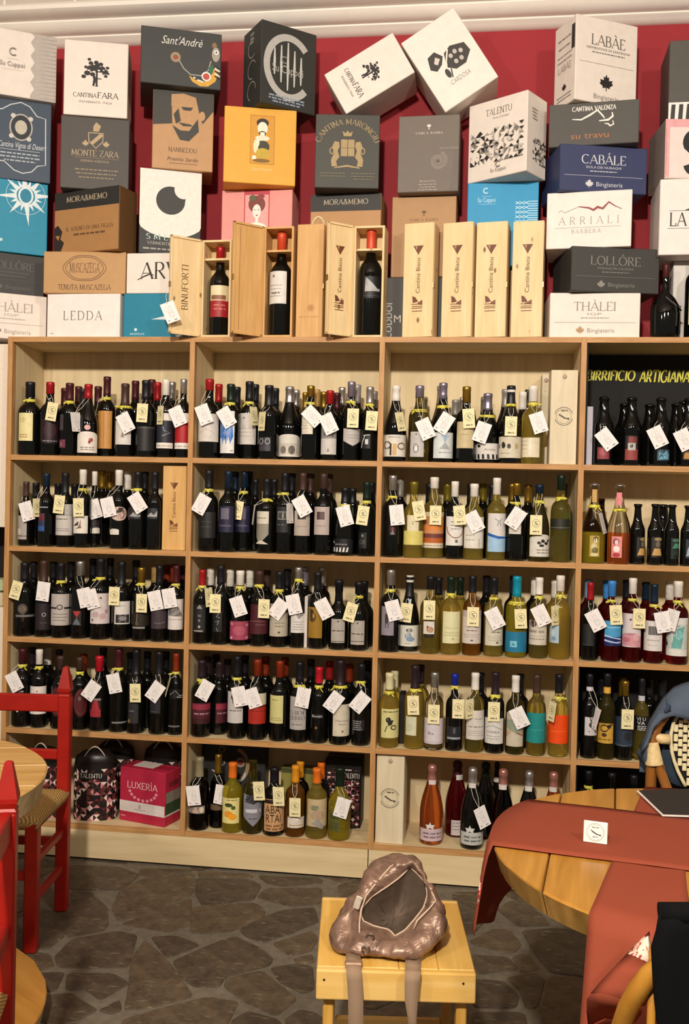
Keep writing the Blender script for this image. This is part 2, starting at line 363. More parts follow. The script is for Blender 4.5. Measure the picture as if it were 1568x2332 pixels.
def stone(P, k):
    a, cx, cy = area_c(P)
    if a < 0: P = P[::-1]
    n = len(P); P = [(x+(x-cx)*.007/max(.05, math.hypot(x-cx, y-cy)), y+(y-cy)*.007/max(.05, math.hypot(x-cx, y-cy))) for x, y in P]; q = []
    for i in range(n):     # round the corners off a little
        p0, p1, p2 = Vector(P[i-1]), Vector(P[i]), Vector(P[(i+1) % n])
        d0 = min(.014, (p0-p1).length*.3); d1 = min(.014, (p2-p1).length*.3)
        q += [p1+(p0-p1).normalized()*d0, p1+(p0+p2-2*p1)*.04, p1+(p2-p1).normalized()*d1]
    n = len(q); C = Vector((cx, cy)); rd = random.Random(k)
    lo = [(v.x-cx, v.y-cy, -.012) for v in q]; mid = [(v.x-cx, v.y-cy, -.002) for v in q]
    ins = [v+(C-v).normalized()*.004 for v in q]; top = [(v.x-cx, v.y-cy, 0) for v in ins]
    fs = [(i, (i+1) % n, n+(i+1) % n, n+i) for i in range(n)]+[(n+i, n+(i+1) % n, 2*n+(i+1) % n, 2*n+i) for i in range(n)]+[tuple(range(2*n, 3*n))]
    o = MB().add(lo+mid+top, fs).obj('paving_stone', fl, SM[k % 3]); o.location = (cx, cy, -.0003*(k % 5))
A_ = lambda L: [tuple(onZ(80+x*.4337, 1860+y*.4337, 0).xy) for x, y in L]
B_ = lambda L: [tuple(onZ(1060+x*.324, 1760+y*.324, 0).xy) for x, y in L]
TR = [A_(L) for L in (
 [(185, 255), (430, 262), (540, 300), (500, 340), (440, 378), (190, 378)], [(450, 385), (510, 350), (600, 315), (830, 292), (825, 400), (640, 480), (440, 545), (410, 480)],
 [(190, 390), (290, 390), (310, 420), (250, 430), (190, 440)], [(110, 470), (240, 440), (320, 425), (370, 470), (380, 560), (360, 590), (190, 630), (110, 570)],
 [(450, 560), (640, 490), (815, 425), (815, 470), (800, 570), (700, 600)], [(850, 320), (1130, 330), (1180, 360), (1140, 430), (1000, 442), (880, 458), (848, 400)],
 [(560, 268), (820, 275), (810, 285), (600, 308), (550, 300)], [(870, 285), (1130, 298), (1140, 322), (860, 310)],
 [(1170, 305), (1500, 322), (1500, 345), (1300, 360), (1225, 345)], [(1170, 420), (1220, 372), (1500, 372), (1490, 455), (1330, 462)],
 [(830, 475), (1000, 452), (1160, 455), (1200, 490), (1190, 530), (1080, 575), (1000, 600), (818, 605)], [(1080, 588), (1210, 520), (1300, 490), (1460, 475), (1480, 550), (1330, 608), (1200, 652), (1115, 625)],
 [(200, 640), (430, 600), (530, 620), (505, 705), (480, 785), (130, 785), (110, 730)], [(575, 645), (640, 700), (720, 790), (825, 935), (650, 985), (470, 1010), (500, 880), (505, 750)],
 [(610, 628), (740, 622), (860, 670), (720, 725), (690, 730)], [(730, 755), (880, 690), (980, 648), (1050, 628), (1110, 658), (1180, 690), (1240, 745), (1220, 778), (1000, 830), (970, 885), (840, 885), (780, 840)],
 [(1250, 662), (1450, 600), (1480, 640), (1440, 700), (1340, 722)], [(1240, 792), (1350, 775), (1450, 782), (1460, 900), (1400, 920), (1290, 860)],
 [(175, 820), (400, 820), (490, 870), (340, 955), (270, 900), (170, 905)], [(1010, 845), (1190, 805), (1370, 950), (1260, 1040), (1100, 960), (1000, 890)],
 [(340, 1010), (440, 962), (450, 1010), (400, 1030)], [(40, 940), (180, 925), (320, 1010), (230, 1055), (90, 1082), (10, 1060)],
 [(470, 1060), (640, 1010), (900, 945), (1060, 970), (1000, 1088), (980, 1180), (440, 1180)], [(1040, 1065), (1120, 1020), (1260, 1060), (1300, 1100), (1290, 1180), (1020, 1180)],
 [(1320, 1060), (1390, 1010), (1470, 1030), (1560, 1090), (1500, 1180), (1330, 1160)], [(1360, 742), (1450, 722), (1460, 762), (1380, 768)], [(20, 820), (150, 815), (110, 905), (20, 912)],
 [(-60, 500), (90, 480), (95, 570), (150, 620), (60, 690), (-60, 660)], [(-60, 700), (70, 720), (95, 780), (20, 800), (-60, 790)])]
TR += [B_(L) for L in (
 [(-90, 840), (180, 832), (200, 955), (60, 1115), (-60, 1140)], [(225, 955), (330, 895), (520, 985), (590, 1065), (370, 1072)], [(30, 1180), (200, 1095), (310, 1105), (380, 1205), (330, 1258), (120, 1220)],
 [(400, 1108), (600, 1090), (920, 1120), (960, 1300), (960, 1440), (600, 1395), (480, 1250)], [(20, 1275), (290, 1292), (360, 1375), (90, 1408), (30, 1350)], [(330, 1292), (430, 1265), (510, 1370), (390, 1398)],
 [(60, 1450), (260, 1465), (360, 1560), (345, 1640), (60, 1640)], [(290, 1440), (480, 1405), (550, 1450), (500, 1640), (420, 1640), (385, 1520)], [(592, 1428), (960, 1465), (1100, 1600), (1050, 1800), (540, 1800), (540, 1690)],
 [(60, 1680), (400, 1680), (430, 1800), (50, 1800)], [(200, 700), (420, 720), (560, 800), (500, 960), (340, 880), (220, 820)])]
seeds = [area_c(P)[1:] for P in TR]; nt_ = len(seeds)
def inside(p, P):
    r = False
    for i in range(len(P)):
        (x0, y0), (x1, y1) = P[i], P[i-1]
        if (y0 > p[1]) != (y1 > p[1]) and p[0] < (x1-x0)*(p[1]-y0)/(y1-y0)+x0: r = not r
    return r
def far(p): return all(not inside(p, P) and min((Vector(p)-(Vector(P[i-1])*(1-t)+Vector(P[i])*t)).length for i in range(len(P)) for t in (.0, .25, .5, .75)) > .07 for P in TR)
rd = random.Random(3)
for gx in range(20):
    for gy in range(16):
        p = (-2.2+gx*.28+rd.uniform(-.1, .1), -4.1+gy*.28+rd.uniform(-.1, .1))
        if p[1] < .2 and far(p): seeds.append(p)
for i, s in enumerate(seeds):
    if i < nt_: stone(TR[i], i); continue
    P = [(s[0]-.5, s[1]-.5), (s[0]+.5, s[1]-.5), (s[0]+.5, s[1]+.5), (s[0]-.5, s[1]+.5)]
    for j, q in enumerate(seeds):
        if j == i or (q[0]-s[0])**2+(q[1]-s[1])**2 > 1.2: continue
        nx, ny = q[0]-s[0], q[1]-s[1]; l = math.hypot(nx, ny); nx /= l; ny /= l; d = l/2-.011; Q = []
        for k in range(len(P)):
            a, b = P[k-1], P[k]; da = (a[0]-s[0])*nx+(a[1]-s[1])*ny-d; db = (b[0]-s[0])*nx+(b[1]-s[1])*ny-d
            if (da < 0) != (db < 0): t = da/(da-db); Q.append((a[0]+(b[0]-a[0])*t, a[1]+(b[1]-a[1])*t))
            if db <= 0: Q.append(b)
        P = Q
        if len(P) < 3: break
    if len(P) < 3: continue
    c = [(x, min(y, .25)) for x, y in P]
    if any(inside(p, T) for p in c for T in TR) or any(inside(v, c) for T in TR for v in T): c = [(s[0]+(x-s[0])*.62, s[1]+(y-s[1])*.62) for x, y in c]
    if any(inside(p, T) for p in c for T in TR) or any(inside(v, c) for T in TR for v in T): continue
    if abs(area_c(c)[0]) > .003: stone(c, i)
# ================================================================= SHELVING
XP = [(-.778, -.757), (0, .0205), (.77, .7905), (1.546, 1.567), (2.322, 2.343)]
ZS = [2.152, 1.663, 1.284, .9067, .5263, .1435]; TH = .021; DEP = .297
ply_v = wood('D6BF94', 'E4D0A6', 3, 'Z', .6, 0, .04, 10); ply_x = wood('D2BA8E', 'E0CA9E', 3, 'X', .6, 0, .04, 10)
edge_z = wood('B07F4C', 'C49560', 9, 'Z', .5); edge_x = wood('B2814E', 'C89862', 9, 'X', .5)
sh = thing('wine_shelving', 'tall pale wooden wine shelving with four bays of five rows', 'shelf', (0, 0, 0))
for a, b in XP:
    p = MB().box(((a+b)/2, DEP/2+.012, ZS[0]/2), (b-a, DEP-.030, ZS[0]-.0005)).obj('upright', sh, ply_v)
    MB().box(((a+b)/2, .0125, (ZS[0]+ZS[5]-TH)/2), (b-a, .031, ZS[0]-ZS[5]+TH-.0002)).obj('edge_strip', p, edge_z)
for k in range(4):
    x0, x1 = XP[k][1], XP[k+1][0]; w = x1-x0
    MB().box(((x0+x1)/2, DEP+.005, ZS[0]/2), (w+.02, .010, ZS[0]-.004)).obj('back_panel', sh, ply_v)
    for z in ZS:
        p = MB().box(((x0+x1)/2, DEP/2+.003, z-TH/2), (w-.0006, DEP-.008, TH-.0004)).obj('shelf_board', sh, ply_x)
        MB().box(((x0+x1)/2, .0035, z-TH/2), (w-.0006, .011, TH)).obj('edge_strip', p, edge_x)
for a, b in ((-.778, .77), (.7715, 2.343)):
    MB().box(((a+b)/2, .006, (ZS[5]-TH)/2+.003), (b-a-.002, .018, ZS[5]-TH-.008)).obj('plinth', sh, ply_x)
# white shelf beside it, seen as a narrow slit
wm = mat('EADBC8', .6, 0, .03); ws = thing('white_cabinet', 'white cabinet with a dark niche beside the wooden shelving', 'cabinet', (-1.1, .05, 0))
za, zb = onY(5, 1200, .06).z, onY(5, 1382, .06).z
MB().box((0, .12, zb/2), (.60, .24, zb)).obj('lower_cupboard', ws, wm); MB().box((0, .12, (2.13+za)/2), (.60, .24, 2.13-za)).obj('upper_cupboard', ws, wm)
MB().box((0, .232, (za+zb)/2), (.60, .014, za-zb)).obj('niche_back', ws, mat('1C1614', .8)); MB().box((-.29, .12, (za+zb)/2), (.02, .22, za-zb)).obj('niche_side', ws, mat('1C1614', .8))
pk = MB().bbox((0, 0, .03), (.12, .10, .06), mat('D8C7A6', .6), b=.006).bbox((0, 0, .09), (.12, .10, .05), mat('B9C49A', .6), b=.006).obj('packet_stack'); pk.location = (-.87, .10, zb+.001)
tag(pk, 'pale packets stacked in the dark niche of the white cabinet', 'packet')
rb = MB().lathe([(.028, 0), (.03, .004), (.03, .06), (.012, .09), (.012, .12)], 14).obj('jar', None, mat('8E1F1A', .3), smooth=True); rb.location = (-.86, .20, zb+.001); tag(rb, 'red jar at the back of the white cabinet niche', 'jar')
# black sign board at the back of the beer bay
sb = thing('beer_sign_board', 'black board hand-lettered in yellow at the top of the beer bay', 'sign', (XP[3][1]+.003, .29, ZS[1]+.001))
MB().box((.373, -.003, .232), (.745, .006, .462)).obj('board', sb, mat('1B1917', .8, 0, .15, 8)); MB().box((.003, -.140, .232), (.006, .265, .462)).obj('side_board', sb, mat('1B1917', .8, 0, .15, 8))
pr = Print()
p0 = onY(1342, 866, .283); p1 = onY(1443, 866, .283); q0 = onY(1455, 870, .283); q1 = onY(1568, 870, .283)
LX, LZ = sb.location.x, sb.location.z
def brush(txt, x0, x1, zb_, h):
    vs, fs, tw = roman_geo(txt, .2, .12, .12, False); k = (x1-x0)/tw
    pr.items.append(([(x0-LX+u*k+.12*v*h, zb_-LZ+v*h) for u, v in vs], fs, 'D7CF45'))
sc_ = (q1.x-q0.x)/ roman_geo('ARTIGIANA', .2, .12, .12, False)[2]
brush('BIRRIFICIO', p0.x-.012, p1.x, p0.z, .040); brush('ARTIGIANALE', q0.x, q0.x+sc_*roman_geo('ARTIGIANALE', .2, .12, .12, False)[2], q0.z, .048)
mb = MB(); pr.flat(mb, Matrix.Translation((0, -.007, 0))); mb.obj('lettering', sb)
# ================================================================= BOTTLES
NAV = {'black': ('17161A', .4, 0), 'red': ('A51D22', .38, .25), 'bright red': ('C4202E', .35, .25), 'maroon': ('4A1A20', .4, .2), 'brown': ('4A342C', .42, .2), 'plum': ('2C1E24', .4, .1), 'rust': ('8A3018', .4, .25),
 'white': ('E6DED2', .4, 0), 'silver': ('C9C3C0', .28, .85), 'mauve': ('9E94A6', .3, .7), 'grey': ('9A948C', .4, .3), 'gold': ('A98432', .3, .8), 'olive': ('857426', .35, .5), 'navy': ('16273A', .35, .2), 'blue': ('3F86CC', .4, .1),
 'dark blue': ('1E2C9A', .35, .2), 'teal': ('1793AB', .35, .2), 'dark green': ('14241A', .35, .1), 'cream': ('D6CDA2', .4, 0), 'orange': ('E0701C', .45, 0), 'amber': ('DB9020', .45, 0), 'pink': ('C08478', .3, .6), 'light blue': ('7F9CC0', .4, .1), 'tan': ('B08A50', .45, .1), 'clear': ('8E8468', .25, .1)}
GL = {'k': ('0B0B09', 0), 'y': ('E6CC60', .88), 'g': ('C2AE52', .9), 'o': ('8A7C3A', .92), 'a': ('C08028', .88), 'r': ('6E0F14', .8), 'p': ('D8783A', .9), 'n': ('2E1310', 1), 'c': ('EDE8D8', 1), 'v': ('C4B030', .75), 't': ('2C7F88', 1), 'b': ('3A1E10', 1)}
GW = {'k': 'dark', 'y': 'pale yellow', 'g': 'yellow-green', 'o': 'olive', 'a': 'amber', 'r': 'red', 'p': 'orange-pink', 'n': 'dark rose', 'c': 'clear', 'v': 'yellow-green', 't': 'teal', 'b': 'brown'}
def glass_mat(g):
    c, tr = GL[g]
    return glass(c, trans=tr) if tr else mat(c, .05, 0, .1, 30, 0, .5)
PROF = {  # (radius fraction or metres when < .03 in neck part, height fraction)
 'b': [(.86, 0), (.97, .006), (1, .025), (1, .56), (.985, .60), (.93, .635), (.80, .668), (.60, .695), (.47, .718), (.42, .745), (.395, .80), (.385, .945), (.41, .95), (.41, .985), (.385, 1)],
 'g': [(.86, 0), (.97, .006), (1, .025), (1, .40), (.97, .46), (.88, .535), (.72, .61), (.56, .68), (.45, .74), (.385, .80), (.355, .86), (.345, .945), (.38, .95), (.38, .985), (.355, 1)],
 'c': [(.84, 0), (.96, .006), (1, .03), (1, .36), (.985, .43), (.92, .51), (.80, .59), (.64, .67), (.50, .74), (.40, .80), (.35, .85), (.33, .90), (.36, .905), (.38, .93), (.38, .965), (.30, .995), (.2, 1)],
 'e': [(.86, 0), (.97, .008), (1, .03), (1, .54), (.97, .59), (.86, .635), (.70, .68), (.58, .74), (.50, .82), (.44, .93), (.44, .95), (.5, .955), (.52, .985), (.46, 1)],
 'q': [(.86, 0), (.97, .006), (1, .03), (1, .50), (.98, .54), (.88, .58), (.68, .625), (.5, .66), (.42, .70), (.39, .78), (.39, .94), (.45, .945), (.45, .985), (.42, 1)]}
def prof_r(P, R, H, z):
    for (r0, a), (r1, b) in zip(P, P[1:]):
        if a*H <= z <= b*H: return R*(r0+(r1-r0)*((z/H-a)/(b-a) if b > a else 0))
    return R*P[-1][0]
def draw_art(pr, x0, z0, x1, z1, art):
    W, H = x1-x0, z1-z0; X = lambda u: x0+u*W; Z = lambda v: z0+v*H
    for a in art:
        k = a[0]
        if k == 'r': pr.rect(X(a[1]), Z(a[2]), X(a[3]), Z(a[4]), a[5])
        elif k == 'd': pr.disc(X(a[1]), Z(a[2]), a[3]*W, a[5], a[4]*H, 14)
        elif k == 'o': pr.ring(X(a[1]), Z(a[2]), a[3]*W, a[5]*W, a[6], a[4]*H, n=16)
        elif k == 'p': pr.poly([(X(u), Z(v)) for u, v in a[1]], a[2])
        elif k == 'l': pr.line([(X(u), Z(v)) for u, v in a[1]], a[2]*W, a[3])
        elif k == 'b': pr.bars(X(a[1]), X(a[2]), Z(a[3]), a[4], a[5]*H, a[6]*H, a[7])
        elif k == 't': pr.text(X(a[1]), Z(a[2]), a[3]*H, a[4], a[5], w=(a[6]*W if len(a) > 6 else None), font=(a[7] if len(a) > 7 else 'sans'))
TXT = lambda c='6A5F55': [('b', .15, .85, .30, 2, .09, .028, c), ('b', .25, .75, .78, 1, .1, .05, c)]
FR = {}
PLACED = {}          # (bay,row) -> [(x, y, r)]
STATS = {}
ROWN = ['top row', 'second row', 'third row', 'fourth row', 'bottom row']
BAYN = ['red-chair bay', 'liqueur bay', 'white-wine bay', 'beer bay']
TAGQ = []
def find_spot(key, px, ymid, R, cand):
    best = None
    for Y in cand:
        X = onY(px, ymid, Y).x; a, b = XP[key[0]][1]+R+.001, XP[key[0]+1][0]-R-.001; X = min(max(X, a), b)
        pen = sum(max(0, r+R+.0005-math.hypot(x-X, y-Y)) for x, y, r in PLACED.get(key, []))
        if best is None or pen < best[0]-1e-6: best = (pen, X, Y)
        if pen <= 0: break
    R -= min(best[0], R-.027) if best[0] > 0 else 0
    PLACED.setdefault(key, []).append((best[1], best[2], R)); FR.setdefault(key, []); return best[1], best[2], R
rib_m = mat('D9CE4E', .5, 0, .1, 80); str_m = mat('EFE9DC', .8)
GEO = {}
def bottle(key, zs, px, top, base, wpx, typ, gl, cap, capb, labels, rib, desc, back=False, name='wine_bottle', Yc=None, fill=None, stop=None):
    ymid = (top+base)/2
    cand = Yc or ([.150, .158, .142, .166, .175, .184, .195, .206, .218, .230, .243] if back else [.050, .056, .044, .062, .068, .075, .082, .09, .1])
    mmpx = (onY(px+1, ymid, cand[0])-onY(px, ymid, cand[0])).length
    R = (wpx*mmpx/2) if wpx else (.0375 if typ == 'b' else .041)
    R = min(max(R, .028), .048)
    X, Y, R = find_spot(key, px, ymid, R, cand)
    H = onY(px, top, Y).z-zs
    room = (ZS[key[1]]-TH-zs-.004); H = min(max(H, .12), room)
    P = PROF[typ]
    rootl = desc
    o = thing(name, None, 'bottle', (X, Y, zs+.0006))
    k = (typ, round(H, 3), round(R, 4), gl, fill)
    if k not in GEO:
        mb = MB(); pts = [(R*r, H*z) for r, z in P]
        if fill:
            lo = [p for p in pts if p[1] < fill*H]+[(prof_r(P, R, H, fill*H), fill*H)]; hi = [(prof_r(P, R, H, fill*H), fill*H)]+[p for p in pts if p[1] > fill*H]
            seg = 24
            mb.lathe(lo, seg, glass_mat(gl), cap=False); mb.lathe(hi, seg, glass_mat('c'), cap=False)
            n = len(lo)*seg; mb.add([mb.v[i] for i in range(seg)], [tuple(range(seg-1, -1, -1))], glass_mat(gl)); mb.add(mb.v[-seg-seg:-seg] if False else [mb.v[n+(len(hi)-1)*seg+i] for i in range(seg)], [tuple(range(seg))], glass_mat('c'))
            bm = bmesh.new(); me = mb.mesh('glass_body', True); bm.from_mesh(me); bmesh.ops.remove_doubles(bm, verts=bm.verts, dist=1e-6); bm.to_mesh(me); bm.free(); GEO[k] = me
        else: GEO[k] = mb.lathe(pts, 24, glass_mat(gl)).mesh('glass_body', True)
    inst('glass_body', GEO[k], o)
    zc = H*.70
    if cap:
        zc = (onY(px, capb, Y-R*.4).z-zs) if capb else H*.76
        zc = max(min(zc, H*.95), H*.62); c, ro, me_ = NAV[cap]; kk = ('cap', typ, round(H, 3), round(R, 4), cap, round(zc, 3))
        if kk not in GEO:
            pts = [(prof_r(P, R, H, zc)+.0002, zc), (prof_r(P, R, H, zc)+.0010, zc+.0004)]+[(R*r+.0009, H*z) for r, z in P if H*z > zc+.002]
            pts += [(pts[-1][0]*.9, H+.0012), (pts[-1][0]*.2, H+.0016)]
            GEO[kk] = MB().lathe(pts, 20, mat(c, ro, me_, .05)).mesh('capsule', True)
        inst('capsule', GEO[kk], o)
    elif typ == 'e':
        if 'crown' not in GEO: GEO['crown'] = MB().lathe([(.0165, 0), (.017, .002), (.0155, .006), (.010, .0075)], 20, mat('1B1A1A', .35, .5)).mesh('crown_cap', True)
        inst('crown_cap', GEO['crown'], o, (0, 0, H-.005))
    if stop:
        MB().lathe([(.012, -.004), (.021, .003), (.021, .0055), (.008, .011), (.003, .012)], 18).obj('stopper', o, mat('C9C4BC', .25, .9), smooth=True).location = (0, 0, H)
    for L in labels:
        l, r, t, b, c = L[:5]; art = L[5] if len(L) > 5 else []; nm = L[6] if len(L) > 6 else 'label'; shp = L[7] if len(L) > 7 else None
        Yf = Y-R*.8; xl, xr = (onY(l, (t+b)/2, Yf).x-X), (onY(r, (t+b)/2, Yf).x-X)
        zt, zb_ = onY((l+r)/2, t, Y-R).z-zs, onY((l+r)/2, b, Y-R).z-zs
        zm = (zt+zb_)/2; Rl = max(prof_r(P, R, H, max(0, min(H, zz))) for zz in (zt, zm, zb_))
        al, ar = (math.asin(max(-.97, min(.97, v/Rl))) for v in (xl, xr))
        if al >= ar: continue
        if xl/Rl < -.9: al = -1.45
        if xr/Rl > .9: ar = 1.45
        pr = Print(); s0, s1 = al*Rl, ar*Rl
        if shp == 'arch': pr.poly([(s0, zb_), (s1, zb_), (s1, zt-(zt-zb_)*.22)]+[((s0+s1)/2+(s1-s0)/2*math.cos(math.radians(a)), zt-(zt-zb_)*.22+(zt-zb_)*.22*math.sin(math.radians(a))) for a in range(15, 180, 15)]+[(s0, zt-(zt-zb_)*.22)], c)
        elif shp == 'shield': pr.poly([(s0, zt), (s0, zb_+(zt-zb_)*.3), ((s0+s1)/2, zb_), (s1, zb_+(zt-zb_)*.3), (s1, zt), ((s0+s1)/2, zt-(zt-zb_)*.06)], c)
        elif shp == 'disc': pr.disc((s0+s1)/2, zm, (s1-s0)/2, c, (zt-zb_)/2)
        elif c: pr.rect(s0, zb_, s1, zt, c)
        draw_art(pr, s0, zb_, s1, zt, art)
        mb = MB(); pr.wrap(mb, Rl, .0006); mb.obj(nm, o, smooth=True)
    if rib:
        zr = onY(px, rib, Y-.015).z-zs; zr = max(min(zr, H*.9), H*.6); rr = prof_r(P, R, H, zr)
        z2 = min(zr+.008, H); r2 = prof_r(P, R, H, z2); rr = max(rr, r2)
        mb = MB().lathe([(rr+.001, zr-.004), (rr+.0028, zr-.003), (r2+.0028, zr+.006), (r2+.001, zr+.008)], 16, rib_m, cap=False)
        a = random.uniform(-.8, .8); p = Vector((rr*math.sin(a), -rr*math.cos(a)-.003, zr))
        for d in (-1, 1):
            e = p+Vector((d*random.uniform(.012, .02), -.006, random.uniform(-.018, .006))); mb.sheet([[p+Vector((0, 0, .003)), p-Vector((0, 0, .003))], [(p+e)/2+Vector((0, -.003, .004)), (p+e)/2+Vector((0, -.003, -.003))], [e+Vector((0, 0, .003)), e-Vector((0, 0, .003))]], .0006, rib_m)
        mb.obj('ribbon', o, smooth=True)
    o['_d'] = desc; o['_k'] = f'{key[0]},{key[1]}'; o['_b'] = 1 if back else 0
    gw = GW[gl]; cw = (cap+'-capped ') if cap else ''
    nm = 'beer bottle' if name == 'beer_bottle' else ('sparkling bottle' if typ == 'c' else 'bottle')
    if not back: FR[key].append((X, desc))
    if back:
        dn = min(FR[key], key=lambda q: abs(q[0]-X))[1]; n_ = 16-9-(1 if cap else 0); dn = ' '.join(dn.split(' ')[:n_]); gw2 = '' if gl == 'k' else gw+' '
        lab = f'{cw}{gw2}{nm} behind that with {dn}, {ROWN[key[1]]}, {BAYN[key[0]]}'
        while len(lab.split()) > 16 or dn.split(' ')[-1] in ('a', 'with', 'and', 'of', 'the', 'over', 'under', 'in', 'an', 'on', 'by', 'no', 'to'):
            dn = dn.rsplit(' ', 1)[0]; lab = f'{cw}{gw2}{nm} behind that with {dn}, {ROWN[key[1]]}, {BAYN[key[0]]}'
    else: lab = f'{cw}{gw} {nm} with {desc}, {ROWN[key[1]]}, {BAYN[key[0]]}'
    tag(o, lab, 'bottle', f'bottles in the {ROWN[key[1]]} of the {BAYN[key[0]]}')
    return o, (X, Y, R, H, zs, zc)
# ---- price tags: cream side with ring and S, white side with a pale drawing
def card_mesh(kind):
    w, h = (.046, .076) if kind == 'c' else (.056, .080)
    base = 'EDE0AE' if kind == 'c' else 'EFE8E4'
    mb = MB().bbox((0, 0, -h/2+.004), (w, .0009, h), mat(base, .6, 0, .03), b=.0003); pr = Print(); cz = -h/2+.010
    if kind == 'c':
        pr.ring(0, cz, .0145, .0016, '8C8468', .0155); pr.taper([(.007, cz+.008), (-.004, cz+.006), (-.005, cz+.002), (.005, cz-.002), (.006, cz-.006), (-.007, cz-.008)], .0035, '5E5846')
        pr.bars(-.013, .013, -h+.014, 1, .005, .0045, '6A6450')
    else:
        pr.ring(-.003, -.022, .013, .0008, 'A79F9C', .013); pr.line([(.004, -.016), (-.007, -.019), (-.003, -.023), (.003, -.027), (-.008, -.029)], .001, '9A918E')
        pr.ring(.003, -.046, .011, .0007, 'B3ABA8', .012); pr.ring(.003, -.046, .006, .0006, 'B3ABA8', .007)
        pr.line([(-.008, -.036), (.004, -.040), (.012, -.034), (.006, -.056), (-.004, -.058), (-.008, -.036)], .0006, 'B3ABA8')
        pr.rect(-.020, -.067, -.014, -.064, '55504C'); pr.rect(.004, -.070, .016, -.067, '6A6460')
    pr.disc(0, 0, .0017, '4A4440', n=8); pr.flat(mb, Matrix.Translation((0, -.0005, 0)), .0002)
    return mb.mesh('card')
CARD = {k: card_mesh(k) for k in 'cw'}
NTAG = [0]
def price_tag(kind, cx, cy, rot, wf, B, bo):
    X, Y, R, H, zs, zc = B; NTAG[0] += 1
    Yt = Y-R-.007-.0035*(NTAG[0] % 3); c = onY(cx, cy, Yt); h = .076 if kind == 'c' else .080
    if any(abs(c.x-(a+b)/2) < .045 for a, b in XP): c = onY(cx, cy, min(Yt, -.008))
    th = math.radians(rot); up = Vector((-math.sin(th), 0, math.cos(th))); hole = c+up*(h/2-.004)
    yaw = math.acos(max(.15, min(1, wf)))*(1 if cx*1 > 0 and rot >= 0 else -1)
    o = thing('price_tag', None, 'price tag', hole, (0, 0, 0), 'price tags hanging on the bottles')
    q = inst('card', CARD[kind], o); q.rotation_euler = (Matrix.Rotation(-th, 3, 'Y') @ Matrix.Rotation(yaw, 3, 'Z')).to_euler()
    zn = min(zs+zc-.002, zs+H*.9); rn = .009
    mb = MB()
    for sgn in (-1, 1):
        e = Vector((X+sgn*rn, Y-.0165, zn))-hole; mid = e*.5+Vector((sgn*.005, -.003, -.002))
        mb.tube([(0, -.001, 0), mid, e], .0008, 4, str_m)
    mb.obj('string', o)
    dn = ' '.join(bo['_d'].split(' ')[:6])
    while dn.split(' ')[-1] in ('a', 'with', 'and', 'of', 'the', 'over', 'under', 'in', 'an', 'on', 'by', 'no', 'to'): dn = dn.rsplit(' ', 1)[0]
    cap = bo['label'].split(' ')[0] if 'capped' in bo['label'] else GW['k']
    k = [int(v) for v in bo['_k'].split(',')]
    side = 'cream' if kind == 'c' else 'white'
    cap = bo['label'].split('-capped')[0]+'-capped' if '-capped' in bo['label'] else 'uncapped'
    tag(o, f'{side} tag on {cap} bottle with {dn}, {ROWN[k[1]]}, {BAYN[k[0]]}')
def ROW(bay, row, ox, oy, s, base, items):
    key = (bay, row); zs = ZS[row+1]
    for it in sorted(items, key=lambda q: q[0] == 'K'):
        tx = lambda x: ox+x*s; ty = lambda y: oy+y*s
        if it[0] == 'K':
            _, cx, top, cap = it[:4]; typ = it[4] if len(it) > 4 else 'b'; gl = it[5] if len(it) > 5 else 'k'
            bottle(key, zs, tx(cx), ty(top), ty(base), None, typ, gl, cap, None, [], None, '', True)
        else:
            _, cx, top, w, typ, gl, cap, capb, desc = it[:9]; kw = it[9] if len(it) > 9 else {}
            labs = [(tx(L[0]), tx(L[1]), ty(L[2]), ty(L[3])) + tuple(L[4:]) for L in kw.get('L', [])]
            o, B = bottle(key, zs, tx(cx), ty(top), ty(base), w*s if w else None, typ, gl, cap, ty(capb) if capb else None, labs, ty(kw['rib']) if 'rib' in kw else None, desc,
                          name=kw.get('name', 'wine_bottle'), Yc=kw.get('Y'), fill=kw.get('fill'), stop=kw.get('stop'))
            for t in kw.get('T', []):
                price_tag(t[0], tx(t[1]), ty(t[2]), t[3], t[4] if len(t) > 4 else 1, B, o)
W_, CR, DK = 'E9E2D6', 'E3D79C', '2A2522'
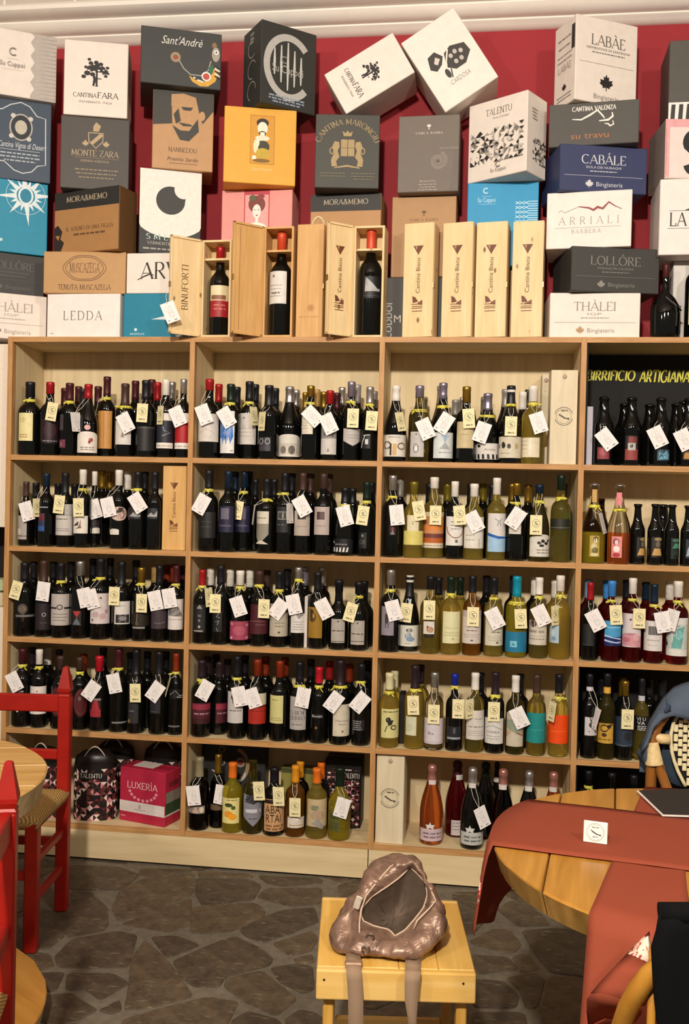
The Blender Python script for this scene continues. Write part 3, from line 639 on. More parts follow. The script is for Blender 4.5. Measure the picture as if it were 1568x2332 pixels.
# ---- red-chair bay
ROW(0, 0, 0, 760, .287, 958, [
 ('F', 237, 387, 172, 'b', 'k', 'black', 500, 'narrow pale yellow label', dict(L=[(150, 258, 628, 850, CR, [('d', .32, .75, .2, .1, 'C9BC86'), ('b', .1, .7, .2, 2, .08, .03, 'A06A40')])], rib=535)),
 ('F', 395, 388, 148, 'b', 'k', 'red', 478, 'dark purple starry label', dict(L=[(330, 455, 680, 870, '241218', [('d', .5, .55, .35, .3, '3E1E26'), ('b', .1, .9, .08, 1, .1, .04, '8E8890')])], T=[('c', 410, 618, -9)])),
 ('F', 550, 396, 145, 'b', 'k', 'maroon', 532, 'small pink square low on its side', dict(L=[(468, 523, 840, 905, '6E3A48', [('r', .2, .2, .6, .7, '9A5A68')]), (470, 508, 640, 765, '4A4246')], rib=548)),
 ('F', 698, 405, 170, 'g', 'k', 'red', 515, 'white arched label and pink dot', dict(L=[(610, 768, 775, 945, 'E4DACF', [('d', .66, .6, .09, .1, '9E3A34'), ('d', .6, .5, .05, .08, '7E2A28'), ('b', .2, .85, .22, 2, .1, .05, '8A7E76')], 'label', 'arch'), (675, 718, 722, 764, 'D9A3A0', [], 'seal', 'disc')], T=[('w', 604, 700, 8, .35)])),
 ('F', 846, 345, 145, 'b', 'k', 'maroon', 492, 'tall wooden-tan label', dict(L=[(773, 880, 612, 912, 'C08A48', [('r', .46, .05, .5, .95, '9A6A30'), ('r', .2, .1, .22, .9, 'AE7A3C')])], rib=518, T=[('c', 764, 605, -12, .4)])),
 ('F', 990, 400, 148, 'b', 'k', 'brown', 566, 'white label behind a tilted tag', dict(L=[(915, 1030, 690, 880, 'D6CFC8', [('p', [(.4, .3), (.6, .3), (.5, .6)], '8A8078')])], rib=588, T=[('w', 995, 706, 28)])),
 ('F', 1155, 374, 155, 'b', 'k', 'black', 520, 'charcoal label with a grey line', dict(L=[(1090, 1228, 735, 930, '221F1F', [('r', 0, .92, 1, .97, '4A4848')])], T=[('c', 1127, 628, -3)])),
 ('F', 1312, 368, 130, 'b', 'k', 'white', 488, 'navy picture label edged in white', dict(L=[(1235, 1360, 630, 910, 'E8DFD6', [('r', 0, .16, 1, .79, '26262F'), ('l', [(.4, .7), (.5, .5), (.8, .45), (.4, .35)], .04, '8A93A4'), ('b', .1, .9, .05, 1, .1, .04, 'B0A8A0')])], T=[('c', 1270, 647, -3, .75)])),
 ('F', 1452, 365, 120, 'b', 'k', 'silver', 475, 'red label edged in white', dict(L=[(1380, 1496, 630, 915, 'E8DFD6', [('r', 0, .17, 1, .76, 'A81D22'), ('b', .1, .9, .05, 1, .1, .04, 'B0A8A0')])], T=[('w', 1408, 655, 24)])),
 ('K', 510, 436, 'maroon'), ('K', 620, 422, 'maroon'), ('K', 775, 422, 'maroon'), ('K', 1070, 378, 'maroon'), ('K', 1200, 368, 'maroon'), ('K', 1246, 390, 'red'), ('K', 1362, 388, 'silver'), ('K', 655, 440, 'plum')])
ROW(0, 1, 0, 1030, .287, 745, [
 ('F', 205, 237, 110, 'b', 'k', 'brown', 350, 'grey portrait label', dict(L=[(117, 212, 503, 692, 'A79E96', [('d', .4, .33, .2, .15, 'E2DDD6'), ('r', 0, .12, 1, .16, '5A5450')])], T=[('w', 212, 468, 17)])),
 ('F', 365, 170, 130, 'b', 'k', 'navy', 272, 'small red and blue strip label', dict(L=[(305, 357, 485, 630, '26324E', [('r', 0, .6, 1, .98, '5E2230'), ('r', 0, .05, 1, .3, '2C5290')]), (320, 380, 432, 442, '8A8A90')], T=[('c', 295, 440, 2, .38)])),
 ('F', 515, 167, 130, 'b', 'k', 'black', 330, 'silver two-step label', dict(L=[(430, 550, 500, 660, 'C4BDB6', TXT()), (515, 556, 413, 498, 'B9B3AC')], T=[('c', 468, 414, -6)])),
 ('F', 655, 140, 130, 'b', 'k', 'white', 258, 'white label with a brown wedge', dict(L=[(573, 687, 505, 645, 'E2DACF', [('p', [(.45, .35), (.6, .8), (.66, .3), (.3, .25)], '7A5530'), ('p', [(.1, .4), (.5, .7), (.45, .45)], '3A302A')])], rib=302, T=[('c', 622, 437, 2)])),
 ('F', 747, 155, 125, 'b', 'k', 'white', 265, 'white half-moon on black', dict(L=[(725, 830, 500, 600, '2A2729', [('b', .1, .9, .3, 2, .3, .06, '4A4648')]), (733, 805, 600, 646, 'D8D2C6', [], 'seal', 'arch')], T=[('w', 748, 450, 18)])),
 ('F', 940, 143, 135, 'b', 'k', 'white', 265, 'round pale portrait label', dict(L=[(880, 995, 432, 545, 'C9AFA2', [('d', .6, .5, .28, .36, '8A5A52'), ('d', .55, .42, .18, .24, 'DCC6BA'), ('p', [(.3, .5), (.5, .95), (.75, .9), (.6, .6)], '2E2422')], 'label', 'disc'), (873, 945, 608, 655, 'D8D2C6', [], 'seal', 'arch')], T=[('w', 858, 435, 15)])),
 ('F', 1090, 158, 145, 'b', 'k', 'black', 300, 'silver hill strip', dict(L=[(1030, 1112, 440, 530, '2B2B30', [('p', [(0, .25), (.4, .6), (.7, .35), (1, .5), (1, .2), (0, .2)], 'A9A7A8')])], rib=302, T=[('w', 1090, 400, 33)])),
 ('F', 1225, 160, 135, 'b', 'k', 'black', 300, 'silver hill strip and no tag', dict(L=[(1170, 1246, 445, 530, '2B2B30', [('p', [(0, .25), (.4, .6), (.7, .35), (1, .8), (1, .2), (0, .2)], 'A9A7A8')])])),
 ('K', 283, 245, 'black'), ('K', 458, 252, 'black'), ('K', 590, 255, 'black'), ('K', 803, 147, 'gold'), ('K', 866, 157, 'gold'), ('K', 1010, 155, 'white'), ('K', 1145, 158, 'black')])
ROW(0, 2, 0, 1240, .287, 735, [
 ('F', 172, 145, 160, 'b', 'k', 'black', 290, 'round sepia seal and grey line', dict(L=[(145, 216, 472, 555, '4E443E', [('d', .5, .5, .3, .3, '7A6A5C')], 'seal', 'disc'), (130, 240, 560, 578, '6E6A66')], T=[('c', 126, 363, -15)])),
 ('F', 345, 130, 140, 'b', 'k', 'brown', 290, 'dark plum label with a letter O', dict(L=[(285, 400, 470, 680, '231A1E', [('t', .5, .5, .16, 'O', 'B9AEB4'), ('b', .3, .7, .25, 1, .1, .03, '5A4A50')])], T=[('w', 342, 373, -6)])),
 ('F', 482, 150, 155, 'b', 'k', 'black', 290, 'silver label with black scribble', dict(L=[(402, 550, 395, 645, 'B7ADA6', [('r', 0, .52, .35, .58, '2A2522'), ('r', .7, .52, 1, .58, '2A2522'), ('o', .5, .58, .12, .07, .04, '2A2522'), ('b', .15, .85, .35, 3, .1, .02, '6A625C')])], rib=302)),
 ('F', 635, 135, 150, 'b', 'k', 'silver', 250, 'red and grey triangles', dict(L=[(580, 645, 530, 645, '1C1B1C', [('p', [(0, 1), (.95, 1), (.5, .55)], 'A8342E'), ('p', [(.5, .55), (0, .05), (.95, .05)], '5E6468')])], T=[('w', 672, 422, 14)])),
 ('F', 795, 115, 160, 'b', 'k', 'black', 270, 'blush white patterned label', dict(L=[(717, 866, 390, 632, 'D2C4C2', [('d', .3, .3, .14, .1, 'B79A9A'), ('d', .6, .25, .16, .1, 'C0A2A0'), ('d', .8, .4, .1, .08, 'B0938F'), ('d', .15, .12, .05, .04, '6A504A'), ('d', .52, .85, .05, .03, '4A403C')])], rib=275, T=[('w', 726, 434, 17)])),
 ('F', 962, 140, 145, 'b', 'k', 'black', 320, 'white label over a night photograph', dict(L=[(912, 1014, 453, 635, 'D9D3CB', [('r', .08, .05, .92, .42, '2E2A2C'), ('d', .5, .25, .25, .1, '8A8284'), ('t', .45, .76, .1, 'NERO', '9AA08A')])], T=[('c', 905, 410, -1)])),
 ('F', 1118, 185, 140, 'b', 'k', 'gold', 306, 'brown label with gold key', dict(L=[(1050, 1180, 545, 650, '262019', [('l', [(.3, .95), (.28, .3)], .03, '9A8A5A'), ('o', .28, .2, .05, .1, .02, '9A8A5A')]), (1050, 1145, 655, 670, '8E8A84')], rib=322, T=[('c', 1122, 466, 0)])),
 ('F', 1262, 170, 135, 'b', 'k', 'black', 325, 'grey-violet label', dict(L=[(1200, 1322, 480, 672, '40343A', [('l', [(.2, .25), (.5, .22), (.8, .28)], .03, '9A9296')])], T=[('w', 1232, 445, 13)])),
 ('F', 1395, 170, 120, 'b', 'k', 'maroon', 312, 'white label topped by a photograph', dict(L=[(1330, 1448, 435, 678, 'DAD2CC', [('p', [(.05, .45), (.1, .9), (.6, .8), (.95, .42)], '6A6664'), ('t', .5, .3, .06, 'MONTE MAR', '6E6862', .8)])], rib=327, T=[('w', 1343, 426, 11)])),
 ('K', 265, 140, 'black'), ('K', 420, 140, 'black'), ('K', 560, 140, 'black'), ('K', 735, 115, 'black'), ('K', 870, 112, 'black'), ('K', 1075, 128, 'black'), ('K', 1225, 165, 'tan'), ('K', 1320, 165, 'rust'), ('K', 1375, 160, 'rust'), ('K', 1450, 172, 'maroon')])
ROW(0, 3, 0, 1450, .287, 738, [
 ('F', 162, 95, 150, 'b', 'k', 'maroon', 212, 'pointed white label', dict(L=[(105, 185, 430, 603, 'DDD3CC', [('r', 0, .6, 1, .95, '4A2A2E')], 'label', 'shield')], rib=236, T=[('w', 113, 358, 29)])),
 ('F', 308, 103, 150, 'b', 'k', 'white', 222, 'broad white label with heart mark', dict(L=[(230, 366, 397, 618, 'DFD5CC', [('p', [(.44, .84), (.56, .84), (.5, .78)], '9A5A3A'), ('b', .2, .8, .5, 2, .1, .03, '8A8078')])], rib=252)),
 ('F', 478, 155, 140, 'b', 'k', 'brown', 266, 'maroon oval label', dict(L=[(405, 492, 400, 632, '4E1A1E', [('o', .5, .5, .4, .4, .04, '7A3A34')], 'label', 'disc')])),
 ('F', 630, 165, 135, 'b', 'k', 'brown', 268, 'maroon oval label and yellow ribbon', dict(L=[(588, 686, 415, 642, '4E1A1E', [('o', .5, .5, .4, .4, .04, '7A3A34'), ('d', .4, .65, .1, .08, '6A5A58')], 'label', 'disc')], rib=295)),
 ('F', 785, 155, 148, 'b', 'k', 'bright red', 278, 'red rearing beast label', dict(L=[(718, 800, 485, 642, '2A1618', [('r', 0, .02, 1, .38, '9A2A34'), ('p', [(.15, .35), (.3, .8), (.7, .9), (.8, .6), (.95, .3)], 'A32E38'), ('r', 0, .86, 1, .95, '8A8480')])], T=[('w', 723, 428, -34)])),
 ('F', 938, 100, 145, 'b', 'k', 'maroon', 246, 'thin silver line near its foot', dict(L=[(890, 982, 678, 692, '7E7A78')], rib=263, T=[('w', 905, 371, 13)])),
 ('F', 1078, 105, 145, 'b', 'k', 'black', 300, 'dark grey square label', dict(L=[(1020, 1096, 520, 690, '2C2B2E', [('d', .1, .1, .12, .1, '8A6A30'), ('r', .1, .55, .6, .6, '6A686A')])], T=[('c', 1072, 447, 2)])),
 ('F', 1258, 120, 145, 'b', 'k', 'black', 300, 'dim charcoal label', dict(L=[(1190, 1272, 490, 612, '26252A', [('r', .1, .1, .8, .14, '55545A')])], T=[('w', 1231, 436, -34)])),
 ('F', 1393, 135, 120, 'b', 'k', 'rust', 276, 'white wave mark', dict(L=[(1345, 1442, 420, 495, '17161A', [('l', [(.05, .4), (.4, .85), (.7, .3), (.95, .35)], .05, 'C9C4C0'), ('l', [(.5, .2), (.9, .1)], .04, 'C9C4C0')]), (1335, 1420, 707, 720, '6E6A6A')], rib=296, T=[('c', 1330, 396, -15, .35)])),
 ('K', 215, 85, 'plum'), ('K', 375, 90, 'white'), ('K', 465, 105, 'plum'), ('K', 658, 140, 'rust'), ('K', 815, 90, 'plum'), ('K', 1030, 130, 'black'), ('K', 1165, 120, 'black'), ('K', 1310, 120, 'black')])
# ---- bay above the liqueurs
ROW(1, 0, 420, 760, .2934, 968, [
 ('F', 190, 357, 155, 'b', 'k', 'red', 440, 'crumpled white paper label', dict(L=[(97, 252, 620, 838, 'D3CBC2', [('l', [(.2, .3), (.5, .45), (.8, .3), (.6, .15)], .02, 'A89E94')])], T=[('w', 150, 627, 22)])),
 ('F', 355, 395, 145, 'b', 'k', 'dark green', 530, 'blue brushstroke on white label', dict(L=[(262, 385, 600, 928, 'E2DEDA', [('p', [(.15, .35), (.12, .95), (.85, .98), (.95, .4), (.8, .22), (.72, .38), (.6, .2), (.5, .36), (.4, .2), (.3, .36)], '1F6FC4'), ('b', .8, .95, .05, 1, .1, .02, '6A6460')])], rib=548, T=[('w', 325, 648, 32)])),
 ('F', 500, 375, 150, 'b', 'k', 'black', 520, 'glossy silver label', dict(L=[(413, 548, 617, 860, 'CBC3BC', [('d', .45, .85, .05, .03, '6A625C'), ('b', .2, .8, .5, 3, .12, .02, 'A0988F')])], rib=542, T=[('c', 540, 640, 8, .45)])),
 ('F', 652, 405, 160, 'b', 'k', 'black', 560, 'grey twin-swirl emblem', dict(L=[(578, 670, 803, 912, '2A292C', [('o', .22, .7, .17, .2, .06, 'A9A6A8'), ('o', .74, .7, .17, .2, .06, 'A9A6A8'), ('r', .05, .05, .95, .4, '3E3D42')])], T=[('c', 600, 680, -3, .72)])),
 ('F', 812, 415, 182, 'g', 'k', 'silver', 536, 'white gabled picture label', dict(L=[(717, 890, 780, 955, 'D3CCC0', [('r', .12, .1, .88, .6, 'A49C90'), ('d', .3, .3, .1, .18, '6E665E'), ('d', .6, .3, .12, .2, '5E564E')], 'label', 'arch')])),
 ('F', 975, 408, 142, 'b', 'k', 'gold', 490, 'cream half label', dict(L=[(908, 996, 640, 780, 'D8D0BC', [('b', .1, .6, .6, 3, .15, .04, 'A2988A')])], rib=546, T=[('w', 993, 640, 45)])),
 ('F', 1125, 445, 140, 'b', 'k', 'red', 546, 'white label under grey marbling', dict(L=[(1058, 1174, 690, 938, 'C9C2BC', [('r', 0, .5, 1, 1, '8E8680'), ('p', [(.2, .6), (.4, .9), (.7, .7), (.9, .85), (.8, .55)], '4E4844'), ('p', [(.42, .08), (.58, .08), (.5, .22)], '8A8078')])], T=[('w', 1118, 698, 26)])),
 ('F', 1290, 377, 145, 'b', 'k', 'mauve', 490, 'silver shield label', dict(L=[(1232, 1346, 735, 872, 'B9B2AC', [('b', .2, .8, .6, 2, .15, .04, '8A827C')], 'label', 'shield')], rib=537, T=[('c', 1306, 655, -1)])),
 ('F', 1434, 417, 140, 'b', 'k', 'silver', 546, 'white scribbled figures', dict(L=[(1368, 1442, 780, 892, '1C1B1C', [('l', [(.5, .95), (.2, .4), (.1, .05)], .08, 'CFCBC8'), ('r', .5, .3, .8, .65, 'CFCBC8'), ('l', [(.3, .9), (.95, .95)], .06, 'CFCBC8')])], rib=558, T=[('c', 1451, 675, -3)])),
 ('K', 262, 395, 'red'), ('K', 402, 417, 'black'), ('K', 545, 397, 'black'), ('K', 700, 427, 'black'), ('K', 862, 440, 'silver'), ('K', 1020, 437, 'tan'), ('K', 930, 460, 'gold'), ('K', 1075, 455, 'gold'), ('K', 1178, 463, 'maroon'), ('K', 1217, 420, 'silver'), ('K', 1335, 400, 'grey'), ('K', 1475, 450, 'grey')])
ROW(1, 1, 420, 1040, .2934, 745, [
 ('F', 185, 110, 150, 'b', 'k', 'black', 240, 'nearly black label', dict(L=[(108, 232, 430, 632, '1F1D1B', [('b', .2, .8, .6, 2, .2, .05, '3A3632')])], rib=266, T=[('w', 130, 368, -28)])),
 ('F', 335, 115, 138, 'b', 'k', 'navy', 240, 'violet label with grey square', dict(L=[(264, 376, 385, 588, '24213C', [('r', .2, .5, .7, .92, '6E6A78'), ('t', .45, .22, .07, 'TURRIGA', '7E7C90', .8)])])),
 ('F', 458, 118, 130, 'b', 'k', 'navy', 240, 'violet label with grey square and yellow ribbon', dict(L=[(398, 500, 385, 588, '24213C', [('r', .2, .5, .7, .92, '5A566A'), ('t', .45, .22, .07, 'TURRIGA', '7E7C90', .8)])], rib=282, T=[('c', 408, 415, -8)])),
 ('F', 635, 175, 145, 'b', 'k', 'black', 320, 'long pale scaled bib label', dict(L=[(545, 653, 425, 680, '8F8A7A', [('r', 0, .62, 1, 1, 'D0C8B6'), ('b', .15, .85, .78, 1, .1, .03, '7A7264'), ('p', [(0, 0), (1, 0), (.6, .12)], 'D0C8B6')], 'label', 'shield')], rib=342, T=[('w', 535, 450, -6, .3)])),
 ('F', 775, 130, 135, 'b', 'k', 'black', 280, 'black label with framed square', dict(L=[(712, 806, 390, 590, '242426', [('r', .15, .5, .82, .82, 'B4AFA8'), ('r', .22, .54, .75, .78, '2A2828'), ('r', .5, .56, .62, .76, '8E8A84'), ('b', .1, .9, .28, 1, .1, .04, '5A5858')])], rib=294, T=[('w', 818, 440, 2, .3)])),
 ('F', 915, 130, 138, 'b', 'k', 'brown', 260, 'taupe label with dark square', dict(L=[(850, 966, 420, 615, 'B2A498', [('r', .25, .65, .72, .95, '2E2226'), ('b', .2, .8, .35, 1, .1, .03, '8A7C70')])], T=[('w', 911, 384, 30)])),
 ('F', 1075, 135, 140, 'b', 'k', 'brown', 250, 'taupe label with maroon square', dict(L=[(1004, 1120, 390, 608, 'B7A7A0', [('r', .25, .54, .7, .82, '3E222A'), ('b', .2, .8, .3, 1, .1, .03, '8A7C70')])])),
 ('F', 1243, 245, 165, 'g', 'k', 'black', 360, 'white piano keys along its foot', dict(L=[(1140, 1300, 640, 745, '17161A', [('t', .5, .55, .14, 'Jankara', 'B4B0AC', .5), ('d', .14, .75, .06, .1, 'CFCBC6')]+[('p', [(.05+i*.13, .04), (.13+i*.13, .04), (.11+i*.14, .38), (.05+i*.14, .38)], 'D2CEC8') for i in range(6)])], rib=386, T=[('w', 1243, 460, 17)])),
 ('F', 1410, 200, 145, 'b', 'k', 'dark green', 340, 'faint bronze monogram', dict(L=[(1352, 1412, 590, 712, '1A1A18', [('t', .5, .25, .3, 'GR', '5E5A4C', .8), ('d', .5, .8, .12, .1, '8A867C')])], rib=358, T=[('c', 1382, 456, -7)])),
 ('K', 388, 120, 'navy'), ('K', 495, 118, 'navy'), ('K', 545, 178, 'black'), ('K', 692, 178, 'black'), ('K', 828, 132, 'black'), ('K', 972, 135, 'brown'), ('K', 1115, 138, 'brown'), ('K', 1300, 250, 'black', 'g'), ('K', 1452, 205, 'black')])
ROW(1, 2, 420, 1260, .2934, 720, [
 ('F', 120, 130, 130, 'b', 'k', 'red', 250, 'upright silver emblem', dict(L=[(75, 160, 400, 615, '201F20', [('p', [(.25, .85), (.75, .85), (.5, 1)], '8E8A86'), ('t', .5, .55, .1, 'N', 'A9A5A0'), ('t', .5, .38, .1, 'B', 'A9A5A0'), ('d', .5, .2, .1, .05, 'A9A5A0'), ('r', 0, .02, .8, .07, '9A9692')])], rib=266, T=[('c', 190, 342, 6, .42)])),
 ('F', 278, 97, 145, 'b', 'k', 'black', 240, 'grey brush letters', dict(L=[(222, 292, 455, 612, '1A1B1A', [('l', [(.7, .95), (.4, .75), (.8, .7)], .08, '8E928E'), ('l', [(.3, .5), (.7, .55), (.5, .35)], .08, '8E928E'), ('l', [(.4, .2), (.6, .02)], .06, '8E928E')])], T=[('c', 238, 390, 0)])),
 ('F', 428, 137, 150, 'b', 'k', 'white', 250, 'deep pink frilled label', dict(L=[(348, 498, 530, 675, '9E4258', [('d', .15, .85, .08, .08, 'C98A98'), ('d', .85, .8, .08, .08, 'C98A98'), ('d', .12, .1, .08, .08, 'D0A0A8'), ('d', .85, .12, .08, .08, 'C98A98'), ('d', .5, .5, .3, .25, 'AE5468')])], rib=272, T=[('w', 417, 412, 20)])),
 ('F', 578, 140, 145, 'b', 'k', 'brown', 245, 'wine-red label', dict(L=[(508, 648, 400, 630, '481820', [('r', 0, .42, 1, .45, '7A4A48'), ('b', .3, .8, .3, 1, .1, .03, '7A4A48')])], rib=258, T=[('c', 615, 430, -1)])),
 ('F', 732, 145, 145, 'b', 'k', 'black', 285, 'beige label with small crest', dict(L=[(658, 800, 395, 648, 'B8AC98', [('b', .3, .75, .4, 2, .1, .025, '6E6458'), ('r', .45, .1, .55, .15, '4A423A')])], rib=296, T=[('w', 728, 432, -34)])),
 ('F', 880, 112, 135, 'b', 'k', 'silver', 206, 'white label with grey kite', dict(L=[(825, 928, 470, 620, 'D6D0CA', [('p', [(.35, .95), (.9, .95), (.55, .72)], '6E6A6A'), ('b', .15, .9, .55, 4, .13, .03, '8A847E')])], rib=216, T=[('w', 848, 396, 14)])),
 ('F', 1030, 150, 140, 'b', 'k', 'black', 300, 'gold label with a dark face', dict(L=[(958, 1066, 420, 660, '96701F', [('p', [(.2, .95), (.15, .6), (.35, .5), (.45, .9)], '3A2A12'), ('d', .42, .68, .18, .16, '4A3818'), ('d', .45, .72, .07, .08, 'B48A34')])], T=[('w', 1083, 431, 29)])),
 ('F', 1195, 210, 150, 'q', 'k', 'black', 300, 'grey label above two lines', dict(L=[(1138, 1240, 512, 697, 'ABA398', [('r', 0, .04, 1, .07, '5A544E'), ('b', .05, .95, .48, 1, .1, .05, '5E5850'), ('d', .5, .9, .06, .04, '4A443E')])])),
 ('F', 1350, 225, 150, 'q', 'k', 'black', 315, 'grey label above two lines and yellow ribbon', dict(L=[(1290, 1393, 525, 712, 'ABA398', [('r', 0, .12, 1, .15, '5A544E'), ('b', .05, .95, .42, 1, .1, .05, '5E5850'), ('d', .5, .9, .06, .04, '4A443E')])], rib=346, T=[('c', 1287, 458, -15)])),
 ('K', 197, 115, 'white'), ('K', 252, 135, 'white'), ('K', 350, 125, 'white'), ('K', 502, 130, 'white'), ('K', 635, 135, 'brown'), ('K', 793, 125, 'black'), ('K', 930, 107, 'mauve'), ('K', 1062, 110, 'silver'), ('K', 1388, 218, 'black', 'q')])
ROW(1, 3, 420, 1470, .2934, 735, [
 ('F', 122, 115, 150, 'b', 'k', 'plum', 250, 'crimson label with ribbon', dict(L=[(60, 178, 450, 612, '4E1B25', [('r', 0, .68, 1, .95, '8E2E42'), ('b', .1, .9, .45, 1, .1, .07, 'A98088'), ('r', 0, 0, 1, .25, '3A161A')])], rib=276, T=[('w', 158, 348, -27)])),
 ('F', 266, 130, 130, 'b', 'k', 'plum', 250, 'crimson label and no ribbon', dict(L=[(245, 326, 450, 606, '4E1B25', [('r', 0, .68, 1, .95, '8E2E42'), ('b', .1, .9, .45, 1, .1, .07, 'A98088')])])),
 ('F', 405, 85, 140, 'b', 'k', 'black', 250, 'white label with a dark tree', dict(L=[(330, 448, 360, 605, 'C7C0BC', [('d', .42, .82, .12, .09, '3A3836'), ('r', .4, .62, .44, .8, '3A3836'), ('b', .2, .9, .38, 1, .1, .03, '5E5854')])], rib=266, T=[('w', 426, 396, 13)])),
 ('F', 562, 110, 145, 'b', 'k', 'rust', 240, 'red label below a white band', dict(L=[(495, 616, 375, 612, 'A82A1C', [('r', 0, .62, 1, 1, 'CFC8A8'), ('r', 0, .55, 1, .62, '7A1A14'), ('b', .2, .9, .4, 1, .1, .03, '7E1E16')])], T=[('w', 531, 408, 20)])),
 ('F', 735, 122, 148, 'b', 'k', 'rust', 250, 'pale lime label', dict(L=[(660, 764, 390, 607, 'CBC484', [('b', .2, .7, .82, 1, .1, .03, '8A7A40'), ('b', .1, .9, .18, 2, .07, .02, '8E8250')])])),
 ('F', 890, 130, 148, 'b', 'k', 'black', 280, 'grey label with bold lettering', dict(L=[(815, 938, 400, 657, 'ADA6A2', [('t', .5, .46, .11, 'VIDI', '4A4644', .75, 'roman'), ('t', .5, .30, .11, 'SERRO', '4A4644', .85, 'roman'), ('b', .2, .8, .14, 1, .1, .03, '6E6864')])], rib=322, T=[('w', 918, 405, -9)])),
 ('F', 1040, 170, 140, 'b', 'k', 'bright red', 296, 'white script on black', dict(L=[(988, 1072, 535, 568, '1A191A', [('t', .5, .25, .6, 'Bovale', 'C9C6C2', .9)]), (1012, 1032, 630, 652, '7A5A3A', [], 'seal', 'disc')], rib=327)),
 ('F', 1205, 115, 158, 'b', 'k', 'plum', 310, 'tall cream label', dict(L=[(1152, 1270, 460, 708, 'CFC4AE', [('t', .5, .46, .06, 'Marchesi', '5A5048', .7), ('b', .3, .7, .36, 1, .1, .02, '7A7064'), ('d', .5, .15, .05, .03, '7A5A3A')])], rib=327, T=[('w', 1158, 438, -35)])),
 ('F', 1368, 145, 140, 'b', 'k', 'black', 275, 'scattered white typed lines', dict(L=[(1303, 1397, 580, 660, '1B1A1C', [('b', .02, .8, .8, 5, .2, .09, '8E8C90')])], rib=294, T=[('w', 1361, 441, -38)])),
 ('K', 175, 90, 'plum'), ('K', 240, 70, 'black'), ('K', 330, 110, 'plum'), ('K', 465, 80, 'black'), ('K', 625, 90, 'rust'), ('K', 775, 95, 'rust'), ('K', 975, 110, 'black'), ('K', 1120, 125, 'red'), ('K', 1275, 145, 'rust'), ('K', 1420, 120, 'black')])
ROW(1, 4, 410, 1660, .2934, 800, [
 ('F', 138, 220, 148, 'b', 'b', 'clear', 375, 'shell-mosaic band', dict(L=[(60, 186, 600, 660, '8E8478', [('p', [(.05, .1), (.3, .1), (.2, .95)], 'D9D2CA'), ('p', [(.4, .1), (.6, .9), (.75, .1)], 'C9A890'), ('d', .85, .5, .1, .4, 'D9CBB0')])], T=[('w', 103, 518, 8)])),
 ('F', 292, 200, 118, 'b', 'b', 'gold', 350, 'torn brown paper band', dict(L=[(235, 345, 590, 635, '6A5440')], T=[('w', 318, 512, -8)], Y=[.085, .095, .105])),
 ('F', 404, 262, 155, 'b', 'v', 'orange', 385, 'orange fruit picture label', dict(L=[(327, 452, 540, 737, 'E3D58C', [('d', .38, .36, .26, .13, 'E8941A'), ('d', .62, .26, .22, .12, 'F0A01E'), ('d', .4, .72, .22, .08, '3A4A22'), ('d', .66, .62, .12, .08, '4A5A2A'), ('b', .3, .9, .9, 1, .1, .04, '8A7A40')])])),
 ('F', 562, 240, 150, 'b', 'o', None, None, 'grey bib-shaped label', dict(L=[(490, 640, 510, 760, '87858E', [('p', [(.2, .95), (.1, .75), (.5, .68), (.85, .78), (.75, .98)], '2E2E34'), ('b', .12, .9, .42, 1, .1, .11, 'C9C7CC'), ('b', .3, .7, .22, 1, .1, .03, '4A4A52')], 'label', 'shield')], T=[('c', 611, 482, 5)])),
 ('F', 728, 300, 165, 'b', 'k', 'black', 420, 'kraft label with tall black letters', dict(L=[(650, 812, 550, 800, 'C79A6C', [('r', 0, .86, 1, .98, '2A1E18'), ('t', .4, .56, .26, 'ABA', '1E1814', .62), ('t', .44, .28, .26, 'RTAI', '1E1814', .62), ('b', .1, .9, .14, 2, .1, .06, '8A623E')])], T=[('c', 763, 525, 4)])),
 ('F', 892, 285, 148, 'b', 'a', 'amber', 420, 'small white label low on amber glass', dict(L=[(833, 947, 690, 772, 'DCCFC0', [('p', [(.3, .95), (.7, .95), (.5, .7)], 'F0EAE0'), ('b', .1, .9, .2, 1, .2, .08, '9A7A5A')])], T=[('c', 890, 610, 1)])),
 ('F', 1058, 305, 162, 'b', 'y', 'orange', 425, 'beige picture label', dict(L=[(985, 1128, 550, 762, 'C4AE88', [('d', .35, .68, .2, .1, '6E7A5E'), ('d', .5, .4, .3, .2, 'B0967A'), ('p', [(.2, .1), (.5, .3), (.8, 0), (.7, -.1)], '9A948E')])])),
 ('F', 1236, 300, 172, 'q', 'v', 'dark green', 450, 'dark leafy label', dict(L=[(1155, 1242, 640, 800, '5A5A2A', [('r', .05, .1, .9, .45, '3A3A1E'), ('b', .1, .9, .75, 2, .12, .05, '2A2A18')])], T=[('w', 1255, 613, -14)])),
 ('K', 928, 252, 'amber'), ('K', 1090, 262, 'orange')])
